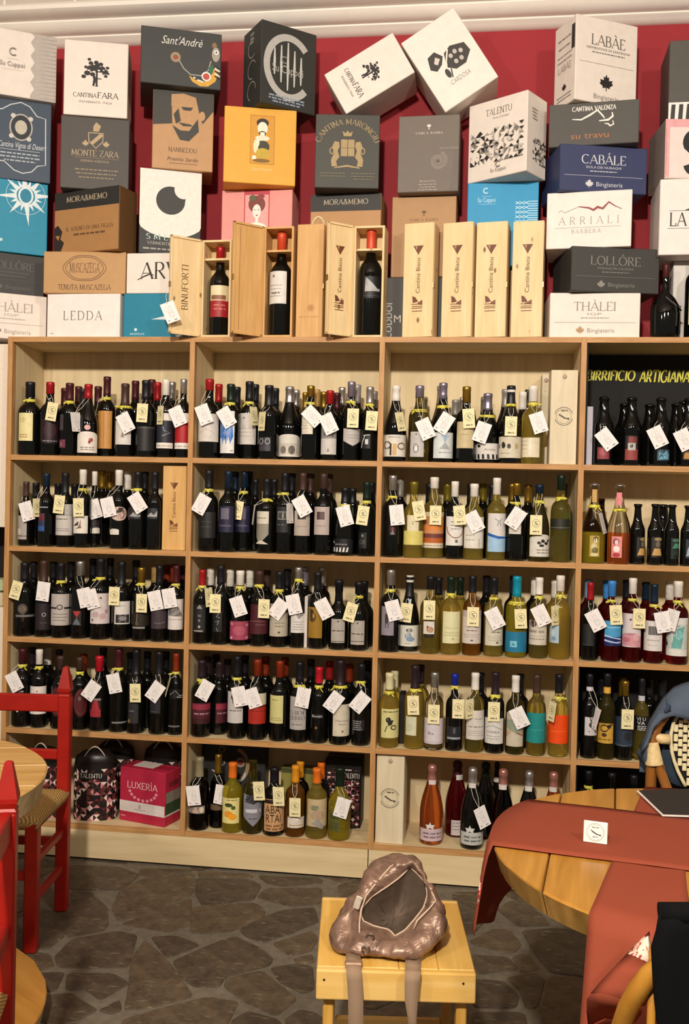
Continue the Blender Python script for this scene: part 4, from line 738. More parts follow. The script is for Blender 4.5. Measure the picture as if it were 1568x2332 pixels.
# ---- white-wine bay
ROW(2, 0, 850, 760, .3189, 915, [
 ('F', 155, 375, 155, 'g', 'k', 'white', 480, 'cream label with spiral scrolls', dict(L=[(77, 223, 722, 878, 'D9D2C6', [('o', .25, .52, .14, .15, .05, '3A3228'), ('r', .36, .05, .42, .6, '2A241E'), ('r', .45, .05, .58, .6, 'C9A468'), ('o', .75, .48, .13, .14, .04, '6A5A40'), ('b', .3, .7, .88, 1, .1, .03, '5A5048')])], T=[('c', 193, 628, 12, .65)])),
 ('F', 325, 375, 150, 'b', 'o', 'mauve', 455, 'grey label with a glass jar', dict(L=[(263, 359, 700, 880, 'BDB7B2', [('o', .45, .35, .16, .17, .05, '4A4644'), ('d', .45, .32, .1, .09, 'EFECE8'), ('d', .45, .9, .06, .04, '6A625C')])], rib=556, T=[('w', 371, 680, 25)])),
 ('F', 493, 355, 155, 'g', 'k', 'mauve', 465, 'white label with blue and grey peaks', dict(L=[(428, 562, 705, 890, 'CFD4D2', [('p', [(.3, .9), (.7, .9), (.5, .62)], '4A86C4'), ('p', [(.5, .62), (.28, .35), (.72, .35)], '8E8E8E'), ('b', .25, .8, .2, 1, .1, .04, '9A9896')])], rib=527, T=[('w', 505, 640, -31)])),
 ('F', 660, 382, 145, 'b', 'k', 'gold', 490, 'plain tan label', dict(L=[(595, 714, 628, 818, 'C6B48A', [('b', .25, .75, .5, 1, .1, .02, '8A7A58')])], T=[('c', 680, 605, 5)])),
 ('F', 812, 430, 170, 'g', 'k', 'mauve', 546, 'white label with piano keys', dict(L=[(728, 898, 783, 898, 'D3CDC6', [('t', .6, .55, .14, 'Arvale', '3A3632', .36), ('d', .25, .82, .06, .09, '1E1B1A')]+[('p', [(.06+i*.15, .02), (.14+i*.15, .02), (.12+i*.15, .32), (.05+i*.15, .32)], '1E1B1A') for i in range(6)])], rib=596, T=[('w', 773, 704, -19)])),
 ('F', 977, 375, 160, 'g', 'k', 'black', 520, 'cream label with a row of leaves', dict(L=[(900, 1052, 735, 888, 'CFC5AE', [('d', .1, .55, .04, .12, '5A5248'), ('d', .28, .6, .07, .16, '2A2622'), ('d', .46, .55, .06, .12, '3A342E'), ('d', .7, .55, .06, .14, 'B49A68'), ('b', .15, .5, .2, 1, .1, .03, '8A8070')]), (955, 1012, 375, 412, 'DAD4CC', [], 'neck_band')], rib=516, T=[('c', 981, 660, -1)])),
 ('F', 1135, 377, 160, 'b', 'y', 'white', 485, 'cream label with dotted stripe', dict(L=[(1057, 1184, 742, 883, 'D8CDB0', [('r', .52, .1, .64, .95, 'E8E0CC'), ('b', .1, .45, .8, 3, .2, .04, 'A89C84')])], rib=507, T=[('w', 1178, 635, 19)])),
 ('K', 475, 378, 'silver', 'g'), ('K', 582, 475, 'grey'), ('K', 632, 460, 'silver'), ('K', 787, 455, 'silver'), ('K', 938, 400, 'grey', 'g'), ('K', 1060, 420, 'white'), ('K', 1095, 403, 'black'), ('K', 355, 455, 'clear', 'b', 'o')])
ROW(2, 1, 850, 1050, .3189, 692, [
 ('F', 130, 105, 140, 'b', 'k', 'silver', 210, 'small red triangle', dict(L=[(115, 160, 455, 530, '241718', [('p', [(.1, .05), (.9, .05), (.5, .5)], 'C9A89A'), ('p', [(.25, .5), (.75, .5), (.5, .95)], '8E2A24')])], rib=263, T=[('w', 167, 385, 7)])),
 ('F', 285, 150, 145, 'b', 'y', 'olive', 236, 'cream card label over yellow band', dict(L=[(215, 350, 500, 600, 'D6C870'), (241, 323, 388, 500, 'DDD2AE', [('p', [(.4, .4), (.6, .4), (.5, .65)], '6A5A40')])], T=[('c', 325, 355, 11)])),
 ('F', 430, 118, 148, 'b', 'y', 'white', 196, 'sunset-orange striped label', dict(L=[(355, 493, 365, 622, 'C9895A', [('r', 0, .88, 1, 1, 'D8CCAE'), ('r', 0, .5, 1, .62, 'D8823C'), ('r', 0, .28, 1, .40, '6E3A34'), ('r', 0, .15, 1, .28, 'B05A28'), ('r', 0, 0, 1, .13, 'D8CCB6'), ('b', .1, .9, .05, 1, .1, .03, '9A8A74')])], T=[('c', 443, 387, 0)])),
 ('F', 577, 148, 128, 'b', 'k', 'white', 256, 'white label with a painted necklace', dict(L=[(518, 642, 397, 605, 'E0DAD2', [('l', [(.05, .65), (.15, .42), (.4, .27), (.6, .27), (.85, .4), (.95, .62)], .05, '8A5A34'), ('r', .48, .1, .6, .2, '1E1A18'), ('b', .25, .75, .8, 3, .12, .03, '8A827A')])], T=[('c', 615, 387, 6)])),
 ('F', 715, 165, 145, 'b', 'y', 'white', 256, 'large plain white label', dict(L=[(648, 786, 400, 625, 'DDD6CA', [('r', .64, .02, .7, .3, 'B9B2A6'), ('b', .1, .5, .4, 2, .15, .03, 'A8A094')])], T=[('w', 719, 434, 29)])),
 ('F', 876, 123, 138, 'b', 'y', 'white', 240, 'white label with a blue wave', dict(L=[(817, 943, 375, 650, 'D8D2CE', [('p', [(0, 0), (1, 0), (1, .36), (.5, .34), (0, .42)], '9CBFDC'), ('p', [(0, .42), (.5, .34), (1, .36), (1, .39), (.5, .41), (0, .5)], '1E5CA8'), ('l', [(.35, .86), (.5, .8), (.45, .68)], .04, '8A8A92'), ('l', [(.65, .86), (.55, .8), (.6, .68)], .04, '8A8A92')])])),
 ('F', 1018, 160, 135, 'b', 'k', 'gold', 246, 'white square label', dict(L=[(968, 1052, 440, 522, 'D8D0C2', [('b', .2, .8, .4, 2, .2, .05, '8A8074')])], rib=307, T=[('w', 1015, 408, -32)])),
 ('F', 1180, 170, 155, 'g', 'o', 'navy', 230, 'white arched label with black foliage', dict(L=[(1116, 1263, 525, 685, 'D6D0C4', [('d', .4, .62, .08, .07, '2A2826'), ('d', .55, .7, .08, .08, '2A2826'), ('d', .7, .6, .1, .07, '2A2826'), ('d', .5, .5, .1, .06, '2A2826'), ('d', .8, .72, .07, .06, '2A2826'), ('b', .3, .9, .28, 2, .13, .05, '8A847A')], 'label', 'arch')], rib=297, T=[('c', 1160, 456, 0)])),
 ('F', 1335, 103, 145, 'b', 'g', 'dark green', 210, 'black band and yellow glass', dict(L=[(1262, 1402, 415, 488, '26261C', [('r', 0, .1, 1, .2, '5A5A48')])], rib=272)),
 ('K', 185, 125, 'grey'), ('K', 395, 165, 'black'), ('K', 522, 165, 'olive'), ('K', 690, 165, 'black'), ('K', 778, 165, 'olive'), ('K', 843, 170, 'black'), ('K', 985, 165, 'gold'), ('K', 1100, 173, 'gold'), ('K', 1425, 165, 'black', 'b', 't')])
ROW(2, 2, 850, 1270, .3061, 722, [
 ('F', 118, 92, 150, 'b', 'k', 'silver', 206, 'lilac-grey label with pi mark', dict(L=[(58, 152, 365, 580, '8E868E', [('r', .35, .42, .6, .75, '2A2422'), ('l', [(.3, .4), (.7, .4)], .05, '2A2422'), ('l', [(.4, .4), (.4, .25)], .05, '2A2422'), ('l', [(.6, .4), (.6, .25)], .05, '2A2422')])], rib=249, T=[('w', 150, 393, 16)])),
 ('F', 265, 137, 152, 'g', 'k', 'black', 300, 'white label with a blue silhouette', dict(L=[(188, 339, 505, 662, 'D5D0C4', [('d', .54, .76, .11, .1, '23303E'), ('d', .5, .5, .12, .16, '7E94A8'), ('d', .58, .34, .15, .12, '7E94A8'), ('b', .4, .6, .12, 1, .1, .03, '6A665E')]), (245, 300, 137, 188, 'DAD4CC', [], 'neck_band')], T=[('c', 243, 410, -6)])),
 ('F', 420, 140, 148, 'b', 'g', 'black', 236, 'small white label with a brown goat', dict(L=[(372, 452, 475, 570, 'D6CFC6', [('d', .6, .35, .3, .25, 'A8723E'), ('d', .4, .55, .1, .12, '8A5A30')]), (380, 447, 572, 597, '1E1A12')], T=[('c', 415, 390, 0)])),
 ('F', 572, 145, 146, 'b', 'y', 'dark green', 266, 'tall cream label with green script', dict(L=[(515, 636, 403, 640, 'DAD6A8', [('t', .5, .46, .05, 'Terre di Mare', '8A8A5A', .7), ('b', .1, .9, .32, 2, .08, .02, 'A8A478'), ('d', .5, .15, .05, .02, 'A08040')])], rib=281)),
 ('F', 732, 137, 138, 'b', 'a', 'black', 262, 'pinkish white label', dict(L=[(667, 802, 395, 642, 'CFC3BA', [('r', 0, .8, 1, 1, 'B9ACA6'), ('b', .3, .75, .38, 1, .1, .03, '6A5E58'), ('b', .15, .85, .26, 2, .06, .015, '9A8E86'), ('r', .46, .08, .56, .12, '5A5048')])], T=[('c', 740, 440, 0)])),
 ('F', 892, 152, 142, 'b', 'y', 'black', 276, 'cream label with a small crest', dict(L=[(832, 966, 430, 657, 'CFC9B4', [('b', .3, .75, .42, 1, .1, .04, '7A6A5A'), ('b', .15, .85, .28, 3, .06, .015, '9A927E'), ('d', .58, .1, .05, .03, '5A503E')])], rib=312, T=[('w', 903, 452, 28)])),
 ('F', 1062, 140, 160, 'b', 'v', 'teal', 292, 'broad teal label', dict(L=[(980, 1147, 555, 706, '1F7396', [('r', .3, .25, .52, .55, '7FC0D0'), ('p', [(.34, .3), (.48, .35), (.4, .5)], '2A86A0')])], rib=342, T=[('c', 1095, 455, 4)])),
 ('F', 1228, 150, 138, 'b', 'g', 'white', 276, 'cream label with a maroon spot', dict(L=[(1160, 1287, 470, 652, 'CDC3B2', [('d', .32, .86, .17, .14, '4A2A2E'), ('b', .1, .85, .5, 1, .1, .1, '9A8E7E'), ('b', .1, .9, .22, 1, .1, .04, '8A7E70'), ('r', .05, .36, .95, .37, '8A7E70')])], rib=302, T=[('w', 1247, 431, 27)])),
 ('F', 1385, 135, 150, 'b', 'y', 'white', 251, 'ice-blue torn label', dict(L=[(1318, 1377, 505, 637, 'A9BCC8', [('d', .4, .6, .25, .2, 'D3DEE4'), ('d', .6, .25, .2, .12, '7E98AC')])], rib=291, T=[('c', 1353, 430, 3, .72)])),
 ('K', 835, 137, 'black'), ('K', 1035, 138, 'navy'), ('K', 1193, 145, 'white'), ('K', 1345, 165, 'white', 'b', 'y'), ('K', 640, 150, 'dark green', 'b', 'y'), ('K', 480, 150, 'black', 'b', 'g')])
ROW(2, 3, 850, 1490, .3061, 722, [
 ('F', 115, 140, 150, 'b', 'y', 'cream', 266, 'yellow label with an ink dancer', dict(L=[(58, 191, 410, 626, 'D2C98A', [('d', .35, .62, .12, .1, '2A2620'), ('p', [(.3, .6), (.6, .62), (.5, .45), (.35, .42)], '2A2620'), ('o', .6, .36, .12, .07, .05, '3A362C'), ('b', .1, .9, .88, 1, .1, .04, '6A6440'), ('l', [(.3, .42), (.2, .2)], .04, '3A362C')])], rib=292)),
 ('F', 305, 85, 150, 'b', 'y', 'plum', 262, 'pale half label', dict(L=[(240, 319, 465, 606, 'CFCDAE', [('b', .1, .7, .5, 3, .12, .03, '9A9A6E')])], rib=272, T=[('c', 295, 380, 3)])),
 ('F', 450, 137, 140, 'b', 'c', 'silver', 249, 'lilac-white label with an animal sketch', dict(L=[(380, 524, 480, 671, 'D3C9CC', [('d', .4, .4, .12, .06, '8A7A84'), ('l', [(.32, .5), (.4, .4)], .03, '8A7A84'), ('r', .05, .05, .95, .07, 'A89EA4')])], T=[('c', 448, 447, 0)], fill=.62)),
 ('F', 600, 148, 128, 'b', 'k', 'dark blue', 240, 'black label with silver rule', dict(L=[(545, 648, 540, 640, '24242A', [('r', .05, .05, .95, .2, '9A9CA2'), ('r', .45, .5, .6, .9, '5A5C64')])], rib=252, T=[('c', 630, 407, 0)])),
 ('F', 752, 140, 142, 'b', 'g', 'white', 268, 'white label with fine lettering', dict(L=[(690, 827, 420, 639, 'D3CCC2', [('b', .15, .85, .42, 1, .1, .04, '8E867C'), ('b', .15, .85, .28, 3, .07, .02, 'A8A096'), ('b', .4, .8, .7, 1, .1, .03, 'A8A096')])], T=[('c', 715, 407, 2, .72)])),
 ('F', 902, 137, 142, 'b', 'k', 'plum', 316, 'white label with an arched line', dict(L=[(835, 963, 480, 669, 'D6D2CC', [('l', [(.1, .55), (.3, .68), (.55, .7), (.9, .55)], .03, '8A8A86'), ('t', .5, .42, .09, 'CHARA', '5A5A56', .6), ('b', .2, .8, .28, 2, .1, .03, '9A9892')])], rib=317, T=[('c', 895, 428, 0)])),
 ('F', 1052, 160, 140, 'b', 'o', 'white', 286, 'beige and sage two-tone label', dict(L=[(990, 1112, 440, 689, 'C7BBA6', [('p', [(0, .55), (.5, .42), (1, .5), (1, .8), (0, .8)], '8E9884'), ('p', [(0, .25), (.4, .45), (1, .28), (1, .5), (.5, .42), (0, .55)], 'B49A7E')])], T=[('w', 1085, 472, 27)])),
 ('F', 1210, 155, 143, 'b', 'g', 'brown', 291, 'solid turquoise label', dict(L=[(1146, 1288, 440, 663, '208684', [('b', .2, .8, .42, 1, .1, .025, '4AA09C')])])),
 ('F', 1375, 152, 148, 'b', 'y', 'black', 291, 'solid orange label', dict(L=[(1308, 1452, 455, 669, 'E84C10', [('b', .2, .8, .42, 1, .1, .02, 'F07A3C')])], rib=332, T=[('c', 1325, 425, -7, .5)])),
 ('K', 152, 122, 'cream', 'b', 'y'), ('K', 345, 80, 'plum', 'b', 'g'), ('K', 790, 140, 'black'), ('K', 1085, 150, 'black')])
sf = lambda c: [('p', [(.5+.5*math.sin(i*math.pi/5)*(1 if i % 2 == 0 else .4), .5+.5*math.cos(i*math.pi/5)*(1 if i % 2 == 0 else .4)) for i in range(10)], c)]
ROW(2, 4, 840, 1680, .3189, 780, [
 ('F', 445, 190, 165, 'c', 'p', 'pink', 322, 'starfish over a lilac label', dict(L=[(364, 523, 655, 742, 'CBB4BA', [('b', .15, .85, .55, 2, .3, .14, '7A6A74')]), (400, 472, 605, 662, None, sf('DAD4D0'), 'starfish'), (425, 475, 318, 350, 'D9D2CA', [], 'collar')], Y=[.075])),
 ('F', 735, 210, 165, 'c', 'k', 'silver', 342, 'starfish over a silver label', dict(L=[(655, 808, 680, 770, 'BDBDB6', [('b', .15, .85, .55, 2, .3, .14, '6A6A6A')]), (684, 756, 628, 690, None, sf('CFCFCA'), 'starfish'), (712, 762, 340, 374, 'D9D2CA', [], 'collar')], T=[('w', 808, 568, 21, .8)], Y=[.055])),
 ('F', 952, 222, 165, 'c', 'n', 'pink', 352, 'string loop and white collar', dict(L=[(928, 982, 350, 386, 'D9D2CA', [], 'collar')], Y=[.075])),
 ('F', 1138, 235, 160, 'c', 'k', 'silver', 362, 'white collar on dark glass', dict(L=[(1114, 1164, 362, 398, 'D9D2CA', [], 'collar')], Y=[.075])),
 ('F', 1312, 243, 160, 'c', 'p', 'pink', 370, 'white collar beside the divider', dict(L=[(1290, 1342, 368, 402, 'D9D2CA', [], 'collar')], Y=[.075])),
 ('F', 625, 165, 165, 'c', 'r', 'maroon', 285, 'white square label on red glass', dict(L=[(585, 662, 592, 700, 'CFC4C6', [('b', .1, .8, .8, 3, .22, .05, '8A7A80')]), (622, 668, 280, 318, 'D9D2CA', [], 'collar')], Y=[.185, .2])),
 ('F', 828, 175, 160, 'c', 'k', 'dark green', 285, 'green foil and no label', dict(Y=[.19, .21])),
 ('F', 908, 175, 160, 'c', 'k', 'plum', 285, 'white collar deep in the shelf', dict(L=[(890, 932, 288, 326, 'D9D2CA', [], 'collar')], Y=[.215, .23]))])
# ---- beer bay
beer = dict(name='beer_bottle')
ROW(3, 0, 1300, 760, .1709, 1712, [
 ('F', 430, 850, 270, 'e', 'k', None, None, 'pink label under its tag', dict(L=[(350, 502, 1515, 1672, '8A3A40', [('d', .5, .6, .35, .3, 'A8525A')])], T=[('w', 470, 1406, 38)], **beer)),
 ('F', 800, 855, 270, 'e', 'k', None, None, 'red label with a spotted dog', dict(L=[(720, 882, 1360, 1685, '2A1E1C', [('r', 0, 0, 1, .45, '8E3A34'), ('r', .22, .4, .82, .7, 'B4B0AA'), ('d', .5, .58, .12, .08, '2E2C2C'), ('r', .25, .7, .9, .95, '7A2E28')])], **beer)),
 ('F', 1190, 862, 270, 'e', 'k', None, None, 'sky blue label', dict(L=[(1142, 1308, 1545, 1692, '2E4654', [('p', [(.05, .1), (.15, .8), (.5, .6), (.7, .95), (.95, .5), (.9, .1)], '6FA4BE')])], T=[('w', 1150, 1376, 27)], **beer)),
 ('F', 1560, 870, 270, 'e', 'k', None, None, 'ochre label', dict(L=[(1490, 1640, 1560, 1680, '4A3418', [('p', [(.05, .1), (.15, .8), (.6, .7), (.95, .9), (.9, .1)], 'B4823C')])], T=[('w', 1505, 1412, 27)], **beer)),
 ('K', 705, 935, None, 'e'), ('K', 1040, 945, None, 'e'), ('K', 1395, 935, None, 'e'), ('K', 1490, 905, None, 'e')])
ROW(3, 1, 1290, 1050, .1773, 1300, [
 ('F', 345, 320, 300, 'g', 'v', None, None, 'yellow picture and tan neck strip', dict(L=[(290, 415, 960, 1230, 'B79A48', [('d', .6, .82, .24, .14, '1E1A16'), ('d', .6, .78, .18, .12, 'E8DEC0'), ('d', .45, .45, .3, .2, 'CFC090'), ('d', .55, .3, .3, .15, '6A6030'), ('d', .5, .1, .4, .08, 'D8CC98')]), (335, 397, 365, 530, 'C9A05C', [], 'neck_strip')], rib=590, T=[('w', 462, 800, 14, .35)], fill=.40, stop=1)),
 ('F', 670, 332, 300, 'g', 'p', None, None, 'pink picture and pink neck strip', dict(L=[(575, 702, 970, 1242, 'E08A8A', [('d', .45, .75, .3, .16, '8A4A4E'), ('d', .5, .72, .16, .12, 'F0DAD2'), ('d', .5, .4, .3, .15, 'F0E2DA'), ('d', .5, .12, .35, .1, 'B0303A')]), (650, 716, 405, 570, 'E2848C', [], 'neck_strip')], rib=640, fill=.40, stop=1)),
 ('F', 905, 560, 195, 'e', 'k', None, None, 'tan hatted figure beside orange wine', dict(L=[(895, 1022, 980, 1240, '2A241C', [('d', .6, .9, .35, .09, '9A8458'), ('d', .55, .65, .2, .16, '6A6458'), ('p', [(.05, .1), (.25, .45), (.75, .45), (.98, .1)], 'C49A5C')])], **beer)),
 ('F', 1130, 560, 190, 'e', 'k', None, None, 'tan hatted figure beside the green label', dict(L=[(1085, 1222, 980, 1242, '2A241C', [('d', .6, .9, .35, .09, '9A8458'), ('d', .55, .65, .2, .16, '6A6458'), ('p', [(.05, .1), (.25, .45), (.75, .45), (.98, .1)], 'C49A5C')])], **beer)),
 ('F', 1345, 570, 190, 'e', 'k', None, None, 'green hatted figure', dict(L=[(1335, 1455, 990, 1260, '1A2420', [('d', .5, .88, .4, .08, '4A7A62'), ('p', [(.1, .5), (.3, .75), (.9, .7), (.9, .5)], '4E8A6C'), ('p', [(.1, .2), (.4, .45), (.9, .2)], '243A30')])], **beer)),
 ('F', 1555, 580, 190, 'e', 'k', None, None, 'pale blue figure', dict(L=[(1525, 1640, 1010, 1250, '20282C', [('p', [(.05, .1), (.2, .5), (.5, .9), (.95, .6), (.95, .1)], '9AB4C0')])], **beer)),
 ('K', 430, 480, None, 'g', 'b'), ('K', 1230, 565, None, 'e')])
ROW(3, 2, 1290, 1280, .1773, 1290, [
 ('F', 295, 268, 215, 'b', 'k', 'red', 490, 'black card label', dict(L=[(210, 345, 800, 1075, '232323', [('r', 0, 0, 1, .02, '4A4A4A')])], T=[('w', 370, 750, 29)])),
 ('F', 570, 245, 255, 'b', 'r', 'blue', 446, 'blue sea-wave label', dict(L=[(487, 702, 760, 1082, '4A9AC8', [('r', 0, 0, 1, .35, '16245A'), ('p', [(0, .38), (1, .2), (1, .28), (.4, .34), (0, .44)], 'C0D0EE'), ('p', [(0, .18), (.6, .1), (1, .12), (1, .18), (.5, .16), (0, .26)], 'B4C4EA'), ('r', 0, .72, 1, .76, '8FC4E0')])], rib=512, T=[('c', 632, 680, 5)])),
 ('F', 838, 210, 250, 'b', 'r', 'white', 412, 'white and rose watercolour label', dict(L=[(706, 952, 665, 1097, 'D6C9C8', [('p', [(0, .05), (1, 0), (1, .3), (.7, .42), (.5, .28), (.2, .4), (0, .32)], 'CC8A94'), ('d', .3, .22, .2, .08, 'BE6E7C'), ('d', .48, .82, .05, .03, '3A3434'), ('d', .75, .3, .15, .1, 'DCA8AE')])], rib=497, T=[('c', 930, 725, 0)])),
 ('F', 1115, 290, 248, 'b', 'r', 'navy', 530, 'white label with a dark square', dict(L=[(1010, 1228, 760, 1147, 'DAD3CE', [('r', .3, .53, .8, .82, '241E28'), ('b', .25, .85, .34, 1, .1, .03, '9A928E'), ('b', .3, .75, .18, 1, .1, .02, 'A8A09C')])], rib=572, T=[('w', 1235, 772, 13)])),
 ('F', 1420, 250, 285, 'b', 'r', 'white', 456, 'sea-green bust label', dict(L=[(1275, 1552, 720, 1212, 'DCDAD2', [('r', .02, .17, 1, .83, '4A8A84'), ('p', [(.3, .2), (.4, .5), (.55, .72), (.8, .78), (.75, .45), (.7, .2)], '6AA8A2'), ('d', .6, .55, .14, .12, '9ACAC8'), ('d', .58, .78, .04, .02, '8A8A84'), ('p', [(.02, .2), (.02, .45), (.15, .3)], '23302E')])], rib=522, T=[('w', 1345, 742, -13, .65)])),
 ('K', 268, 228, 'light blue', 'b', 'r'), ('K', 505, 240, 'blue', 'b', 'r'), ('K', 758, 235, 'black', 'b', 'r'), ('K', 1005, 262, 'navy', 'b', 'r'), ('K', 1310, 245, 'white', 'b', 'r')])
ROW(3, 3, 1290, 1500, .1773, 1270, [
 ('F', 285, 200, 215, 'b', 'k', 'black', 365, 'grey label with a black bird', dict(L=[(230, 388, 755, 992, 'C9C3C4', [('p', [(.3, 1), (.4, .75), (.55, .7), (.95, 1)], '1C1B1B'), ('d', .5, .58, .2, .16, '2A2828'), ('d', .32, .22, .04, .04, '5A5658'), ('d', .8, .22, .06, .05, '3A3638')]), (245, 345, 365, 430, 'CFC7CE', [], 'neck_band')], T=[('w', 366, 762, -14, .3)])),
 ('F', 510, 195, 225, 'b', 'o', 'black', 380, 'mustard label with a black bird', dict(L=[(400, 592, 835, 1092, 'C79A3E', [('o', .5, .75, .2, .16, .07, '1E1A14'), ('p', [(.6, .9), (.75, .7), (.98, .98), (.95, 1)], '1E1A14'), ('d', .5, .42, .14, .1, '4A2A14'), ('b', .15, .9, .16, 1, .1, .06, '7A5A20')]), (470, 572, 380, 462, 'D9A640', [], 'neck_band')])),
 ('F', 740, 290, 235, 'b', 'k', 'gold', 482, 'slate blue label', dict(L=[(632, 850, 755, 1135, '2B3646', [('l', [(.05, .06), (.5, .03), (.95, .08)], .02, '7A8494'), ('d', .7, .35, .2, .15, '23262C')])], T=[('c', 780, 780, 0)])),
 ('F', 955, 260, 190, 'b', 'g', 'black', 490, 'black label with stacked white letters', dict(L=[(880, 1052, 745, 932, '17161A', [('t', .5, .70, .24, 'VI U', 'E0DCD8', .5), ('t', .5, .42, .24, 'VA', 'E0DCD8', .42), ('b', .3, .8, .28, 3, .12, .06, 'C9C6C2')]), (903, 1010, 490, 556, 'C4C2CA', [], 'neck_band')])),
 ('K', 705, 255, 'gold'), ('K', 1215, 262, 'black'), ('K', 430, 250, 'black'), ('K', 1050, 250, 'black')])
ROW(3, 4, 1290, 1500, .1773, 2290, [
 ('F', 270, 1440, 240, 'b', 'k', 'black', 1560, 'yellow ribbon bow', dict(rib=1665)),
 ('F', 570, 1470, 240, 'q', 'k', 'black', 1540, 'smoke-grey shoulder', dict(L=[(480, 660, 1720, 1900, '2A2A2A')])),
 ('F', 850, 1500, 240, 'b', 'k', 'black', 1620, 'shadowed plain glass', {})])
# ================================================================= CARTONS AND WOODEN BOXES
def proj(P):
    q = P-CAM; z = q.dot(FWD); return Vector((784+F_PX*q.dot(RGT)/z, 1166+F_PX*q.dot(DWN)/z))
def face_fit(Q, yf, yaw=None, zb=None):
    """Q = BL,BR,TR,TL pixels of an upright face -> centre-bottom point, width, height, yaw(rad)"""
    best = None
    for a in ([yaw] if yaw is not None else range(-44, 45, 2)):
        t = math.radians(a); n = Vector((math.sin(t), -math.cos(t), 0)); u = Vector((math.cos(t), math.sin(t), 0))
        c = onY(sum(p[0] for p in Q)/4, sum(p[1] for p in Q)/4, yf); P = [onP(*p, c, n) for p in Q]
        xs = [(p-c).dot(u) for p in P]; x0, x1 = (xs[0]+xs[3])/2, (xs[1]+xs[2])/2; z0, z1 = (P[0].z+P[1].z)/2, (P[2].z+P[3].z)/2
        if zb is not None: z0 = zb
        C = [c+u*x+Vector((0, 0, z-c.z)) for x, z in ((x0, z0), (x1, z0), (x1, z1), (x0, z1))]
        e = sum((proj(C[i])-Vector(Q[i])).length for i in range(2 if zb is None else 4) ) if False else sum((proj(C[i])-Vector(Q[i])).length for i in range(4))+.04*abs(a)
        if best is None or e < best[0]: best = (e, c+u*(x0+x1)/2+Vector((0, 0, z0-c.z)), x1-x0, z1-z0, t)
    return best[1:]
def shade(c, k): return '%02X%02X%02X' % tuple(max(0, min(255, int(int(c[i:i+2], 16)*k))) for i in (0, 2, 4))
CARD_N = [0]
def carton(Q, yf, depth, col, label, art=None, yaw=None, zb=None, left=None, right=None, name='wine_carton', cat='box', group='wine cartons stacked on the shelving', rough=.55, top=None, sidecol=None):
    p, w, h, t = face_fit(Q, yf, yaw, zb)
    lim = .306
    for _ in range(30):
        ys = [p.y+math.sin(t)*s*w/2+math.cos(t)*depth for s in (-1, 1)]
        if max(ys) <= lim: break
        depth -= .008
    o = thing(name, label, cat, p+Vector((0, 0, .0004)), (0, 0, t), group)
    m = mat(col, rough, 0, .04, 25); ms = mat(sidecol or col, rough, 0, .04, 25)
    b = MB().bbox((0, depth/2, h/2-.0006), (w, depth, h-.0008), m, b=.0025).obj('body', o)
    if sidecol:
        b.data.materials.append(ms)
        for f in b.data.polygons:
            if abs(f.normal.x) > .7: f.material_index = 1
    if art:
        pr = Print(); art(pr, w, h); pr.clip(.0008, .0008, w-.0008, h-.0018)
        mb = MB(); pr.flat(mb, Matrix.Translation((-w/2, 0, 0))); mb.obj('print', o)
    for side, fn in (('L', left), ('R', right)):
        if fn:
            pr = Print(); fn(pr, depth, h); pr.clip(.001, .001, depth-.001, h-.002); mb = MB()
            M = (Matrix.Translation((-w/2, depth, 0)) @ Matrix.Rotation(-math.pi/2, 4, 'Z')) if side == 'L' else (Matrix.Translation((w/2, 0, 0)) @ Matrix.Rotation(math.pi/2, 4, 'Z'))
            pr.flat(mb, M); mb.obj('side_print', o)
    # sealing tape along the top seam, and the seam of the flaps
    MB().box((0, depth/2, h-.0001), (w*.96, .04, .0008)).obj('tape', o, mat(shade(col, .92), .35))
    return o, p.z+h, (p, w, h, t)
R_ = dict(font='roman')
def g_line(c, y): return lambda pr, w, h: pr.rect(.06*w, y*h, .94*w, y*h+.0012, c)
# ---- artwork of the cartons
def a_bingia(title, sub, c, leafc, lw=.5, cx=.5):
    def f(pr, w, h):
        pr.text(cx*w, .60*h, .19*h, title, c, w=lw*w, **R_); pr.text(cx*w, .50*h, .055*h, sub, c, w=.16*w if len(sub) < 5 else .4*w); pr.bars((cx-.16)*w, (cx+.16)*w, .43*h, 1, 1, .02*h, c)
        pr.rect(.05*w, .335*h, .95*w, .342*h, c); pr.leaf((cx-.16)*w, .17*h, .10*h, leafc); pr.text((cx-.08)*w, .12*h, .10*h, 'Bingiateris', c, al='l', w=.3*w)
    return f
def a_cuppoi_white(pr, w, h):
    zig = [(.68*w, h-.002)]+[((.68+(.0 if i % 2 else .05))*w, h*(1-(i+.5)/10)) for i in range(10)]+[(.68*w, .002)]
    pr.poly(zig+[(.995*w, .002), (.995*w, h-.002)], 'B4AAA2')
    for i in range(12):
        for j in range(16):
            x, y = (.745+.021*i)*w, (.03+.06*j)*h
            pr.line([(x, y), (x+.012*w, y+.02*h), (x+.024*w, y)], .0012, 'CFC6BE')
    pr.ring(.47*w, .66*h, .045*w, .004, '8E8680', a0=45, a1=315); pr.rect(.4*w, .55*h, .54*w, .553*h, '9A928C'); pr.text(.46*w, .44*h, .07*h, 'Su Cuppoi', '8E8680', w=.30*w); pr.rect(.32*w, .39*h, .6*w, .392*h, 'A9A19A')
